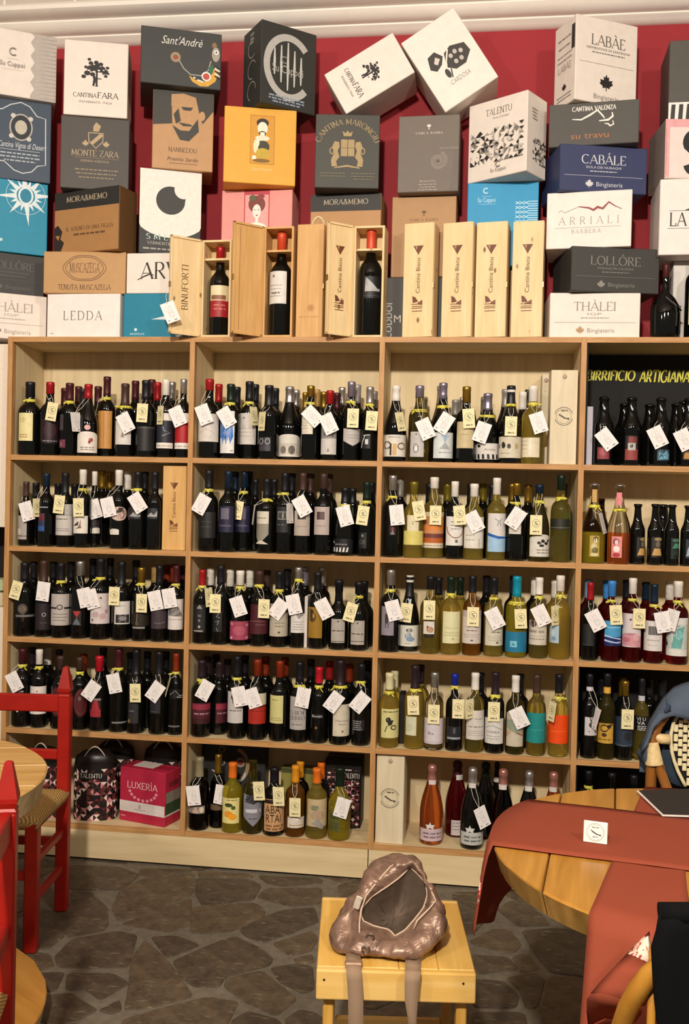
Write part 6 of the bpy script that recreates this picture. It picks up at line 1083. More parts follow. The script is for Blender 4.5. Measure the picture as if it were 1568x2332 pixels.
# two white cartons leaning on each other, corner down
def tilted(Q, y, depth, col, label, art, zmin):
    P = [onY(*p, y) for p in Q]; c = sum(P, Vector())/4; u = ((P[1]-P[0])+(P[2]-P[3])).normalized(); w = ((P[1]-P[0]).length+(P[2]-P[3]).length)/2; h = ((P[3]-P[0]).length+(P[2]-P[1]).length)/2
    a = math.atan2(u.z, u.x); v = Vector((-math.sin(a), 0, math.cos(a))); lo = min((c+u*i*w/2+v*j*h/2).z for i in (-1, 1) for j in (-1, 1))
    c.z += max(0, zmin+.001-lo) if zmin else 0
    o = thing('wine_carton', label, 'box', c, (0, -a, 0), 'wine cartons stacked on the shelving'); m = mat(col, .55, 0, .04, 25)
    MB().bbox((0, depth/2, 0), (w, depth, h), m, b=.0025).obj('body', o)
    pr = Print(); art(pr, w, h); mb = MB(); pr.flat(mb, Matrix.Translation((-w/2, 0, -h/2))); mb.obj('print', o)
    pr = Print(); pr.bars(.2*depth, .8*depth, .5*w, 1, 1, .012, '8A827A'); pr.bars(.25*depth, .7*depth, .72*w, 2, .03, .01, '6A625C')
    MB().box((0, depth/2, h/2+.0003), (w*.9, .04, .0008)).obj('tape', o, mat(shade(col, .92), .35))
    return o
tilted([(738.5, 171), (786, 260), (946, 166), (892, 75)], .05, .20, WHT, 'white carton CANTINA FARA tipped onto its corner', a_fara, zt5)
tilted([(1014, 257), (1132, 175), (1034, 16), (912, 98)], .05, .20, 'EADFD4', 'white carton with an ink helmet drawing, balanced on a corner', a_ogliastra, zt6)
# torn flap on the TALENTU carton
# ---- wooden boxes
pine = wood('DEBE88', 'EBD0A0', 5, 'Z', .5, 11, .05, 9); pine2 = wood('C9995C', 'D8AC70', 5, 'Z', .5, 0, .05, 9); pale = wood('D3C3A2', 'E0D2B4', 4, 'Z', .55, 0, .03, 9)
BURN = '6B3A22'
def a_biscu(pr, w, h):
    pr.poly([(.32*w, .80*h), (.66*w, .80*h), (.49*w, .72*h)], BURN); pr.poly([(.38*w, .795*h), (.46*w, .795*h), (.44*w, .76*h)], 'B08A5C')
    pr.text(.56*w, .385*h, .14*w, 'Cantina Biscu', '5A3A26', al='l', rot=90, w=.305*h)
    pr.poly([(.32*w, .36*h), (.42*w, .35*h), (.52*w, .31*h), (.34*w, .30*h)], BURN); pr.poly([(.5*w, .30*h), (.66*w, .325*h), (.66*w, .28*h), (.5*w, .285*h)], '7A4A2C')
    for i, y in enumerate((.285, .265, .25, .225)): pr.rect((.3+.02*(i % 2))*w, y*h, .66*w, y*h+.006*h, BURN)
def s_logo(pr, cx, cy, r, c='4E463C'):
    pr.ring(cx, cy, r, r*.06, c, a0=20, a1=165); pr.ring(cx, cy, r, r*.06, c, a0=200, a1=345); pr.ring(cx, cy, r*.82, r*.03, c)
    pr.taper([(cx-.5*r, cy+.18*r), (cx-.3*r, cy+.05*r), (cx+.1*r, cy-.2*r), (cx+.5*r, cy-.28*r)], r*.16, c); pr.disc(cx-.45*r, cy+.15*r, r*.1, c, n=10); pr.disc(cx+.5*r, cy-.28*r, r*.12, c, n=10); pr.bars(cx-.3*r, cx+.4*r, cy+.55*r, 1, 1, r*.12, c)
def pine_box(Q, yf, depth, label, zb, wm_=None, art=a_biscu, yaw=None, peg=False, name='wooden_wine_box', group='wooden wine boxes', lim=None):
    p, w, h, t = face_fit(Q, yf, yaw, zb); h -= .0002
    o = thing(name, label, 'box', p+Vector((0, 0, .0004)), (0, 0, t), group); m = wm_ or pine
    MB().bbox((0, depth/2+.004, h/2), (w, depth-.008, h), m, b=.0012).obj('body', o)
    l = MB().bbox((0, .002, h/2), (w-.001, .008, h-.001), m, b=.0012).obj('lid', o)
    pr = Print(); art(pr, w, h); mb = MB(); pr.flat(mb, Matrix.Translation((-w/2, -.0022, 0))); mb.obj('brand_mark', l)
    if peg: MB().lathe([(.0085, 0), (.0085, .003), (.006, .004)], 14).xf(Matrix.Translation((0, -.002, h*.93)) @ Matrix.Rotation(math.pi/2, 4, 'X')).obj('peg', l, mat('B59A86', .5), smooth=True)
    else: MB().box((w/2+.001, .004, h*.45), (.003, .012, .02)).obj('latch', o, mat('A89058', .3, .9))
    return o
c6 = lambda *p: X4(860, 400, .2806, *p)
for i, (q, lab) in enumerate(((((195, 1310), (440, 1310), (458, 390), (218, 378)), 'knotty pine box CANTINA BISCU beside the charcoal carton'), (((507, 1310), (750, 1310), (780, 385), (535, 372)), 'pine box CANTINA BISCU with a stained top edge, second of four'),
        (((780, 1312), (1033, 1310), (1055, 378), (805, 370)), 'pine box CANTINA BISCU with a knot by its lettering'), (((1078, 1307), (1330, 1305), (1348, 370), (1095, 367)), 'pine box CANTINA BISCU beside the white THÀLEI carton'))):
    pine_box(c6(*q), .006, .088 if i < 3 else .10, lab, T0, yaw=(-11, -12, -9, -7)[i])
pine_box(X4(0, 1030, .287, (1285, 775), (1470, 775), (1482, 108), (1293, 108)), .03, .10, 'small pine box CANTINA BISCU at the end of the second row', ZS[2], wood('D0A05E', 'DDB274', 5, 'Z', .5, 0, .05, 9), yaw=-4)
def a_s(pr, w, h): s_logo(pr, .5*w, .51*h, .34*w)
pine_box(X4(850, 760, .3189, (1255, 928), (1450, 930), (1457, 260), (1268, 258)), .02, .10, 'pale wooden box with ring emblem beside the beer sign', ZS[1], pale, a_s, 1, True)
pine_box(X4(850, 760, .3189, (1190, 915), (1250, 918), (1256, 285), (1205, 290)), .17, .10, 'narrow pale wooden box behind the ring-emblem box', ZS[1], pale, lambda pr, w, h: pr.rect(.4*w, .8*h, .45*w, .82*h, '5A4A3A'), 0, True)
pine_box(X4(840, 1680, .3189, (45, 766), (243, 768), (252, 128), (52, 112)), .02, .10, 'pale wooden box with ring emblem beside the rosé bottles', ZS[5], pale, a_s, -3, True)
def a_sun(pr, w, h):
    x, y = .56*w, .26*h; pr.disc(x, y, .07*w, 'A8662E'); pr.disc(x, y, .03*w, 'D8A868')
    for i in range(12): a = i*math.pi/6; pr.line([(x+.09*w*math.cos(a), y+.09*w*math.sin(a)), (x+.14*w*math.cos(a), y+.14*w*math.sin(a))], .002, 'A8662E')
    pr.text(.5*w, .175*h, .045*w, 'MASTINO', 'A8763E', w=.7*w, gap=.5, **R_)
c5 = lambda *p: X4(380, 400, .3316, *p)
rb_ = pine_box(c5((882, 1110), (1065, 1110), (1080, 333), (897, 333)), .01, .105, 'tan wooden box with a rope handle and sun emblem', T0, pine2, a_sun, -4)
bx = rb_.children[0]; hh = max(v.co.z for v in bx.data.vertices); ww = max(v.co.x for v in bx.data.vertices)
MB().tube([(ww*(-.1+1.0*i/10)+0, .03, hh-.004+.040*math.sin(math.pi*i/10)**.6) for i in range(11)], .0045, 8, mat('D8C39A', .8, 0, .2, 200)).obj('rope_handle', rb_, smooth=True)
def open_box(Qb, Ql, depth, label, m, lidart=None, shelf_y=None, yawl=None):
    p, w, h, t = face_fit(Qb, .004, -3, T0)
    o = thing('open_wine_box', label, 'box', p+Vector((0, 0, .0004)), (0, 0, t), 'open wooden wine boxes'); th = .008
    MB().box((0, depth-th/2, h/2), (w-.001, th, h-.001)).obj('back_panel', o, m)
    for s in (-1, 1): MB().box((s*(w/2-th/2), depth/2, h/2), (th, depth, h)).obj('side_panel', o, m)
    for z in (th/2, h-th/2): MB().box((0, depth/2, z), (w-2*th-.0005, depth-.0005, th)).obj('end_panel', o, m)
    zn = onY((Qb[0][0]+Qb[1][0])/2, shelf_y, p.y+.01).z-T0; R0, wi = .0185, w-2*th-.001   # neck rest with a round hole
    mb = MB(); n = 24; a_ = [(wi/2*max(-1, min(1, 1.42*math.cos(2*math.pi*(i+.5)/n))), (depth-th-.002)/2*max(-1, min(1, 1.42*math.sin(2*math.pi*(i+.5)/n)))) for i in range(n)]; b_ = [(R0*math.cos(2*math.pi*(i+.5)/n), R0*math.sin(2*math.pi*(i+.5)/n)) for i in range(n)]
    cy = (depth-th)/2
    vs = [(x, y+cy, z) for z in (zn-.004, zn+.004) for L in (a_, b_) for x, y in L]
    fs = []
    for i in range(n):
        j = (i+1) % n; fs += [(i, n+i, n+j, j), (2*n+i, 2*n+j, 3*n+j, 3*n+i), (i, j, 2*n+j, 2*n+i), (n+i, 3*n+i, 3*n+j, n+j)]
    fix(mb.add(vs, fs).obj('neck_rest', o, m))
    # lid hinged at the left edge and swung towards the room
    hx = -w/2; wl = w; pl, w2, h2, tl = face_fit(Ql, .004, yawl, T0)
    R = Matrix.Rotation(tl-t, 3, 'Z'); l = MB().bbox((-w2/2, .004, h/2), (w2, .008, h-.001), m, b=.0012)
    for s, d in ((0, 1), (1, 1)): l.box((-w2/2, .004-.0065, .004 if s == 0 else h-.004), (w2, .006, .008), m)
    for s in (0, 1): l.box((-.004 if s == 0 else -w2+.004, .004-.0065, h/2), (.008, .006, h), m)
    lo = l.obj('lid', o); lo.location = (hx-.002, -.002, 0); lo.rotation_euler = (0, 0, tl-t)
    if lidart: pr = Print(); lidart(pr, w2, h); mb = MB(); pr.flat(mb, Matrix.Translation((-w2, -.0002, 0))); mb.obj('brand_mark', lo)
    MB().box((-w2-.001, -.002, h*.5), (.003, .014, .022)).obj('latch', lo, mat('A89058', .3, .9))
    return o, p, w, h, t, depth
def in_box(info, cx, top, wpx, cap, capb, labels, label, gl='k'):
    o, p, w, h, t, depth = info; cyl = (depth-.008)/2; q = p+Vector((-math.sin(t)*cyl, math.cos(t)*cyl, 0))
    H = onY(cx, top, q.y).z-(T0+.009); R = min(wpx*.00178/2, w/2-.010, cyl-.002)
    return q, H, R
def a_binu(pr, w, h): pr.text(.58*w, .26*h, .20*w, 'BINUFORTI', '7A5632', al='l', rot=90, w=.46*h, **R_)
O1 = open_box(c5((232, 1105), (433, 1105), (442, 442), (243, 442)), c5((10, 1065), (225, 1105), (240, 437), (30, 400)), .105, 'open pine box BINUFORTI holding a red-topped bottle', pine, a_binu, 592)
O2 = open_box(c5((655, 1110), (855, 1110), (872, 345), (668, 355)), c5((437, 1095), (645, 1112), (660, 355), (455, 312)), .105, 'open tan wooden box holding a magnum with silver label', pine2, lambda pr, w, h: pr.rect(.22*w, .04*h, .24*w, .96*h, 'A87848'), 573)
O3 = open_box(c5((1273, 1112), (1478, 1112), (1495, 345), (1285, 345)), c5((1085, 1095), (1265, 1112), (1283, 345), (1108, 310)), .105, 'open pine box CANTINA BISCU holding a magnum with wave label', pine, a_biscu, 570)
for info, cx, top, wpx, cap, capb, labs, lab, ds in (
 (O1, 380+358*.3316, 563.5, 48, 'red', 592, [(300, 425, 752, 970, 'DCCFA6', [('r', 0, 0, 1, .52, '9E2026'), ('b', .05, .95, .55, 1, .1, .14, '8A5A40'), ('b', .2, .8, .35, 2, .12, .05, 'C06A5E')])], 'red-capped bottle with cream and red label in the BINUFORTI box', 'l'),
 (O2, 380+770*.3316, 532.6, 51, 'rust', 569, [(692, 822, 655, 878, 'D8D2CA', [('d', .4, .85, .05, .04, '5A544E'), ('b', .2, .8, .55, 4, .11, .03, '9A948C'), ('b', .3, .7, .3, 1, .1, .05, '7A746C')])], 'orange-capped magnum with silver label in the open tan box', 'l'),
 (O3, 380+1385*.3316, 521, 55, 'rust', 564, [(1355, 1462, 690, 840, '1A191B', [('p', [(.05, .3), (.1, .98), (.4, .75), (.75, .45), (.95, .45), (.95, .33)], 'A9A8A8'), ('r', 0, .1, 1, .14, '3A393B')])], 'orange-capped magnum with grey wave label in the open pine box', 'l')):
    q, H, R = in_box(info, cx, top, wpx, cap, capb, labs, lab)
    o = thing('wine_bottle', lab, 'bottle', (q.x, q.y, T0+.0092), (0, 0, 0), 'magnums in the open wooden boxes'); P = PROF['b']
    MB().lathe([(R*r, H*z) for r, z in P], 28, glass_mat('k')).obj('glass_body', o, smooth=True)
    zc = onY(cx, capb+8, q.y).z-T0-.009; c, ro, me_ = NAV[cap] if cap == 'red' else ('CF4A2A', .4, .1)
    MB().lathe([(prof_r(P, R, H, zc)+.001, zc)]+[(R*r+.0009, H*z) for r, z in P if H*z > zc+.002]+[(R*.3, H+.0015), (.002, H+.0018)], 20).obj('capsule', o, mat(c, ro, me_, .05), smooth=True)
    for L in labs:
        l, r = 380+L[0]*.3316, 380+L[1]*.3316; tt, bb = 400+L[2]*.3316, 400+L[3]*.3316
        al, ar = (math.asin(max(-.97, min(.97, (onY(x, tt, q.y-R*.8).x-q.x)/R))) for x in (l, r)); zt_, zb_ = onY(l, tt, q.y-R).z-T0-.009, onY(l, bb, q.y-R).z-T0-.009
        pr = Print(); pr.rect(al*R, zb_, ar*R, zt_, L[4]); draw_art(pr, al*R, zb_, ar*R, zt_, L[5]); mb = MB(); pr.wrap(mb, R, .0006); mb.obj('label', o, smooth=True)
# tag hanging on the first lid
tg = onY(391, 712, -.115); o = thing('price_tag', 'white price tag hanging from the BINUFORTI lid', 'price tag', tg+Vector((-.02, -.004, .035)), (0, 0, 0), 'price tags hanging on the bottles')
inst('card', CARD['w'], o, (0, 0, 0), (0, math.radians(-24), math.radians(25))); MB().tube([(0, -.001, 0), (-.004, 0, .03), (.002, .008, .055)], .0008, 4, str_m).obj('string', o)
# dark decanter bottle and a magnum at the far end of the top
q = onY(1512, 765, .05); o = thing('decanter_bottle', 'dark long-necked bulbous bottle beside the THÀLEI carton', 'bottle', (q.x, .05, T0+.0006)); k = .00175
MB().lathe([(.040, 0), (.050, .004), (.053, .02), (.055, .09), (.052, .125), (.036, .155), (.018, .175), (.0135, .20), (.012, .27), (.0145, .275), (.0145, .285)], 28).obj('glass_body', o, glass_mat('k'), smooth=True)
MB().lathe([(.0126, .235), (.0135, .236), (.0135, .27), (.0155, .276), (.0155, .287), (.004, .288)], 18).obj('capsule', o, mat('4A201C', .4, .3), smooth=True)
MB().tube([(-.01, -.058, .15), (.03, -.060, .115), (.05, -.050, .10)], .003, 6, mat('201E1E', .3, .6)).obj('pin', o)
q = onY(1588, 765, .05); o = thing('wine_bottle', 'dark magnum with a cream label at the end of the shelving top', 'bottle', (q.x, .05, T0+.0006)); P = PROF['b']
MB().lathe([(.052*r, .37*z) for r, z in P], 28, glass_mat('k')).obj('glass_body', o, smooth=True); pr = Print(); pr.rect(-.05, .05, .04, .2, 'D8CFA0'); mb = MB(); pr.wrap(mb, .052, .0006); mb.obj('label', o, smooth=True)
MB().lathe([(.022, .30), (.0215, .345), (.0225, .36), (.02, .372), (.004, .3725)], 18).obj('capsule', o, mat('1B191A', .4), smooth=True)
# ---- bottom row: harlequin wine pouches, bag-in-box, cartons behind the liqueurs
HQ = ['17110F', '17110F', '2A1512', '5A1E22', '6E3A30', 'E6CFC6', 'C8848A', '3A201A']
def a_harl(pr, x0, x1, h, seed):
    pr.rect(x0, .0, x1, h, '150F0E'); tri_pattern(pr, x0, x1, .0, h*.98, max(4, int((x1-x0)/.026)), HQ, seed, .85, False); pr.rect(-.062, h*.74, .03, h*.86, '150F0E'); pr.text(-.055, h*.765, h*.075, 'TALENTU', 'D9D0C8', al='l', w=.085, **R_)
PG = MB().lathe([(.078, 0), (.084, .004), (.085, .24), (.080, .262), (.05, .285), (.02, .288)], 28, mat('1A1412', .35), squash=.5).mesh('body', True)
prp = Print(); a_harl(prp, -.135, .135, .235, 5); mbp = MB(); prp.wrap(mbp, .086, .0005, .012); mbp.xf(Matrix.Diagonal((1, .5, 1, 1))); PGP = mbp.mesh('harlequin_print', True)
for i, (px, py, Y, rz, lab) in enumerate(((215, 1860, .085, .25, 'harlequin-patterned wine pouch with a white handle behind the chair'), (262, 1830, .252, -.1, 'harlequin-patterned wine pouch wedged behind the pink box'), (372, 1830, .252, .1, 'harlequin-patterned wine pouch behind the right of the pink box'), (100, 1820, .09, -.2, 'harlequin-patterned wine pouch behind the red chair back'))):
    q = onY(px, py, Y); q.x = min(max(q.x, XP[0][1]+.09), XP[1][0]-.09); o = thing('wine_pouch', lab, 'pouch', (q.x, Y, ZS[5]+.0006), (0, 0, rz), 'harlequin wine pouches'); inst('body', PG, o); inst('harlequin_print', PGP, o)
    MB().tube([(-.045+.09*j/8, -.026, .262+.045*math.sin(math.pi*j/8)) for j in range(9)], .005, 6, mat('D8CFC8', .5), flat=.4).obj('handle', o, smooth=True)
def a_lux(pr, w, h):
    pr.rect(0, .18*h, w, .38*h, 'DDD2CC'); pr.text(.5*w, .63*h, .12*h, 'LUXERÌA', 'F0C4C4', w=.66*w, thick=.11, thin=.08, serif=False, **R_)
    for i in range(9): a = math.pi*(1.08+.84*i/8); pr.disc(.52*w+.30*w*math.cos(a), .62*h+.20*h*math.sin(a), .035*w, 'E0909C', .03*h, 7)
    pr.rect(.42*w, .26*h, .48*w, .34*h, 'B9ADB0'); pr.bars(.34*w, .58*w, .235*h, 1, 1, .012*h, '9A8E92'); pr.bars(.04*w, .14*w, .09*h, 1, 1, .015*h, 'E8B0B8')
def a_lux_r(pr, w, h):
    pr.rect(0, .18*h, w, .21*h, 'DDD2CC'); pr.rect(.06*w, .21*h, w, .62*h, '8A8478'); pr.rect(.06*w, .21*h, w, .42*h, '2E4A30'); pr.rect(.25*w, .70*h, .9*w, .80*h, '7A2030')
lx, zt, inf = carton(X4(140, 1640, .1913, (685, 1225), (1220, 1305), (1240, 620), (700, 560)), .052, .112, 'B22440', 'crimson bag-in-box LUXERÌA in the bottom row', a_lux, -16, ZS[5], right=a_lux_r, name='bag_in_box', group=None)
MB().box((-.02, .07, inf[2]+.0006), (.10, .075, .0012)).obj('sticker', lx, mat('DCD3CB', .5))
carton(X4(410, 1660, .2934, (176, 640), (655, 660), (660, 140), (176, 110)), .215, .07, '2B2A29', "dark carton Sant'Andrè behind the liqueur bottles", lambda pr, w, h: (pr.text(.28*w, .5*h, .16*h, 'André', 'B9B4AC', rot=75, shear=.2), pr.ring(.60*w, .76*h, .06*w, .008, '9A8A7A'), pr.disc(.60*w, .76*h, .045*w, '8A3A34'), pr.ring(.3*w, .93*h, .045*w, .008, '6A5A48'), pr.line(arc(.52*w, .72*h, .2*w, .22*h, 80, -60, 14), .016, '9A7A58'), pr.line(arc(.56*w, .62*h, .12*w, .12*h, 0, -90, 10), .01, 'B9B4AC')), 0, ZS[5], group=None)
carton(X4(410, 1660, .2934, (780, 680), (1030, 690), (1035, 310), (780, 300)), .225, .06, '8E8440', 'olive yellow carton behind the orange-capped liqueurs', lambda pr, w, h: (pr.rect(0, .9*h, w, h-.002, '4A4A2A'), [pr.disc((.82+.05*math.cos(a))*w, (.55+.06*math.sin(a))*h, .05*w, '9A6A9A', n=8) for a in (0, 1.3, 2.6, 3.9, 5.2)]), 0, ZS[5], group=None)
carton(X4(410, 1660, .2934, (1120, 770), (1400, 770), (1404, 250), (1120, 230)), .17, .11, '150F0E', 'harlequin carton TALENTU at the end of the liqueur row', lambda pr, w, h: (tri_pattern(pr, .01, w-.005, .005, h*.93, 8, HQ, 11, .85, False), pr.rect(.5*w, .72*h, w-.004, .86*h, '150F0E'), pr.text(.52*w, .75*h, .07*h, 'TALENTU', 'E0D8D0', al='l', w=.44*w, **R_)), 0, ZS[5], group=None)
# thin cards and cartons between the bottles
def slab(Q, yf, d, z, col, label, cat='card', name='card_sheet'):
    p, w, h, t = face_fit(Q, yf, 0, z); o = MB().bbox((0, d/2, h/2), (w, d, h), mat(col, .6, 0, .05), b=min(.002, d*.2)).obj(name); o.location = p+Vector((0, 0, .0005)); return tag(o, label, cat)
slab(X4(1300, 760, .1709, (196, 1728), (290, 1728), (280, 972), (206, 970)), .045, .20, ZS[1], 'B9B4BC', 'stack of white leaflets standing at the end of the beers', 'leaflets', 'leaflet_stack')
slab(X4(850, 1490, .3061, (186, 705), (230, 705), (228, 305), (186, 305)), .09, .10, ZS[4], '1E1B18', 'slim black carton between two pale bottles', 'box', 'slim_carton')
slab(X4(420, 1260, .2934, (926, 738), (948, 738), (955, 335), (930, 335)), .03, .22, ZS[3], 'CFC6BC', 'white card divider beside the gold-labelled bottle', 'card', 'card_divider')
bb = thing('black_backing', 'black painted backing in the lower beer bay', 'panel', (XP[3][1]+.003, .29, ZS[5]+.0008))
for z0, z1 in ((ZS[5]+.001, ZS[4]-TH-.001), (ZS[4]+.001, ZS[3]-TH-.001)):
    MB().box((.372, -.002, (z0+z1)/2-ZS[5]), (.745, .006, z1-z0)).obj('board', bb, mat('1B1917', .8, 0, .15, 8)); MB().box((.002, -.14, (z0+z1)/2-ZS[5]), (.004, .265, z1-z0)).obj('side_board', bb, mat('1B1917', .8, 0, .15, 8))
# ================================================================= FURNITURE
red_w = mat('9A170C', .42, 0, .10, 18, .12, .4); oakm = wood('C0883C', 'D9A24E', 5, 'Y', .45, 0, .08, 9, .4)
def rush_mat():
    m = bpy.data.materials.new('rush'); m.use_nodes = True; nt = m.node_tree; N = nt.nodes.new; L = nt.links.new; b = nt.nodes['Principled BSDF']
    tc = N('ShaderNodeTexCoord'); w = N('ShaderNodeTexWave'); w.inputs['Scale'].default_value = 38; w.inputs['Distortion'].default_value = 2.5; w.bands_direction = 'DIAGONAL'; L(tc.outputs['Object'], w.inputs['Vector'])
    r = N('ShaderNodeValToRGB'); r.color_ramp.elements[0].color = (*srgb('8A6A34'), 1); r.color_ramp.elements[1].color = (*srgb('CBA766'), 1); L(w.outputs['Fac'], r.inputs[0]); L(r.outputs[0], b.inputs['Base Color'])
    bp = N('ShaderNodeBump'); bp.inputs['Strength'].default_value = .6; bp.inputs['Distance'].default_value = .004; L(w.outputs['Fac'], bp.inputs['Height']); L(bp.outputs[0], b.inputs['Normal']); b.inputs['Roughness'].default_value = .7
    return m
rush = rush_mat()
def red_chair(P, f, label, Hp=.89, width=.36, depth=.32):
    """P = floor point of the visible back post; f = facing direction; the chair spreads to the left of f or right"""
    f = Vector((f[0], f[1], 0)).normalized(); s = Vector((f.y, -f.x, 0))*width[0] if isinstance(width, tuple) else Vector((f.y, -f.x, 0))*width
    W = s.length; c = P+s/2; ang = math.atan2(f.y, f.x)-math.pi/2
    o = thing('rush_seat_chair', label, 'chair', (c.x, c.y, 0), (0, 0, ang), 'red rush-seated chairs')
    # local: +Y is the way it faces, back posts at y=0
    for sx in (-1, 1):
        t = .044
        p = MB().bbox((0, 0, (Hp-.11)/2), (t, t*.9, Hp-.11), b=.004).obj('back_post', o, red_w); p.location = (sx*W/2, 0, 0)
        MB().lathe([(.026, 0), (.028, .006), (.023, .012), (.030, .024), (.031, .034), (.012, .108), (.004, .112)], 4, c=(0, 0, 0)).xf(Matrix.Translation((0, 0, Hp-.112)) @ Matrix.Rotation(math.pi/4, 4, 'Z')).obj('finial', p, red_w)
        q = MB().bbox((0, 0, .215), (.042, .042, .43), b=.004).obj('front_leg', o, red_w); q.location = (sx*(W/2), depth, 0)
        for z in (.16, .29): MB().bbox((0, 0, 0), (.02, depth-.04, .026), b=.003).obj('side_stretcher', o, red_w).location = (sx*W/2, depth/2, z)
    for z, hgt in ((Hp-.135, .062), (.565, .036)): MB().bbox((0, 0, 0), (W-.04, .022, hgt), b=.004).obj('back_rail', o, red_w).location = (0, 0, z)
    MB().bbox((0, 0, 0), (W-.04, .02, .03), b=.003).obj('rear_stretcher', o, red_w).location = (0, 0, .25); MB().bbox((0, 0, 0), (W-.04, .022, .03), b=.003).obj('front_stretcher', o, red_w).location = (0, depth, .25)
    g = []
    for i in range(13):
        row = []
        for j in range(13):
            u, v = i/12*2-1, j/12*2-1; d = max(abs(u), abs(v)); row.append(Vector((u*(W/2+.022), depth/2+v*(depth/2+.014)+.008, .418+.022*(1-d**6)-.010*(1-d)*1.5)))
        g.append(row)
    MB().sheet(g, .03).obj('rush_seat', o, rush, smooth=True)
    return o
P1 = onZ(140, 2072, 0); L1 = onZ(70, 2166, 0); f1 = (L1-P1); f1.z = 0
red_chair(P1, f1, 'red wooden chair with rush seat standing against the wine shelving', .885, .36, f1.length)
P2 = onZ(20, 1732, .93); P2.z = 0
red_chair(P2, (-.95, -.30), 'red wooden chair whose post rises beside the spool table base', .93, -.34, .33)
# ---- spool tables
def plank_disc(o, R, z, th, n, ang, m, edge, gap=.0025, name='plank'):
    """round top cut into planks; local frame rotated by ang"""
    ca, sa = math.cos(ang), math.sin(ang); w = 2*R/n
    for k in range(n):
        a, b = -R+k*w+gap/2, -R+(k+1)*w-gap/2; pts = []
        ys = [a+(b-a)*i/8 for i in range(9)]
        pts = [(math.sqrt(max(R*R-y*y, 0)), y) for y in ys]+[(-math.sqrt(max(R*R-y*y, 0)), y) for y in reversed(ys)]
        q = []
        for p in pts:
            if not q or math.hypot(p[0]-q[-1][0], p[1]-q[-1][1]) > 1e-5: q.append(p)
        if math.hypot(q[0][0]-q[-1][0], q[0][1]-q[-1][1]) < 1e-5: q.pop()
        N_ = len(q); ins = [(x*(1-.005/max(R, .01)), y+(.002 if y < (a+b)/2 else -.002)) for x, y in q]
        vs = [(x*.968, y*.968, z-th) for x, y in q]+[(x, y, z-.004) for x, y in q]+[(x, y, z) for x, y in ins]
        fs = [tuple(reversed(range(N_)))]+[(i, (i+1) % N_, N_+(i+1) % N_, N_+i) for i in range(N_)]+[(N_+i, N_+(i+1) % N_, 2*N_+(i+1) % N_, 2*N_+i) for i in range(N_)]+[tuple(range(2*N_, 3*N_))]
        mb = MB(); mb.add(vs, fs[:1]+fs[-1:]+fs[1+N_:1+2*N_], m); mb.add(vs, fs[1:1+N_], edge); pl = mb.obj(name, o); pl.rotation_euler = (0, 0, ang); fix(pl)
top_w = wood('A97428', 'C48D3C', 3, 'X', .35, 0, .06, 14, .5); top_e = wood('7A5A28', 'B78B48', 6, 'Z', .6, 0, .3, 3)
a0 = onZ(1252.8, 1944.7, .75); a1 = onZ(1236.6, 2029, .75); ang_r = math.atan2(a1.y-a0.y, a1.x-a0.x)
TC = Vector((1.683, -1.588, 0)); TR_ = .476
tb = thing('spool_table', 'round plank-topped spool table laid with terracotta runners', 'table', TC)
plank_disc(tb, TR_, .75, .052, 7, ang_r, top_w, top_e)
MB().lathe([(.13, .03), (.13, .70)], 28, wood('8A6230', 'A87C40', 5, 'Z')).obj('pedestal', tb, angle=40); MB().lathe([(.30, 0), (.31, .004), (.31, .04), (.30, .045)], 36, wood('8A6230', 'A87C40', 5, 'X')).obj('base_disc', tb, angle=40)
lt = thing('spool_table', 'round pale spool table with a thick rim beside the red chairs', 'table', (-.5, -1.37, 0))
lw_ = wood('C0904C', 'D8AE6A', 3, 'X', .4, 0, .06, 12, .4); le_ = wood('B39A6C', 'CDB68A', 5, 'X', .6, 0, .15, 6)
plank_disc(lt, .5, .72, .070, 5, .28, lw_, le_); plank_disc(lt, .51, .075, .075, 4, -.65, wood('A8742E', 'C08A40', 3, 'X', .45, 0, .1, 10, .4), le_, .006, 'base_plank')
MB().lathe([(.16, .076), (.16, .649)], 28, le_).obj('drum', lt, angle=40)
# ---- runners
def fabric(c, var=.06):
    key = ('fab', c)
    if key in _M: return _M[key]
    m = bpy.data.materials.new('fabric_'+c); m.use_nodes = True; nt = m.node_tree; N = nt.nodes.new; L = nt.links.new; b = nt.nodes['Principled BSDF']
    tc = N('ShaderNodeTexCoord'); n = N('ShaderNodeTexNoise'); n.inputs['Scale'].default_value = 400; n.inputs['Detail'].default_value = 2; L(tc.outputs['Object'], n.inputs['Vector'])
    r = N('ShaderNodeValToRGB'); rgb = srgb(c); r.color_ramp.elements[0].color = (*[v*(1-2*var) for v in rgb], 1); r.color_ramp.elements[1].color = (*[min(1, v*(1+2*var)) for v in rgb], 1); L(n.outputs['Fac'], r.inputs[0]); L(r.outputs[0], b.inputs['Base Color'])
    bp = N('ShaderNodeBump'); bp.inputs['Strength'].default_value = .25; bp.inputs['Distance'].default_value = .001; L(n.outputs['Fac'], bp.inputs['Height']); L(bp.outputs[0], b.inputs['Normal']); b.inputs['Roughness'].default_value = .9; b.inputs['Specular IOR Level'].default_value = .12
    _M[key] = m; return m
terra = fabric('924733')
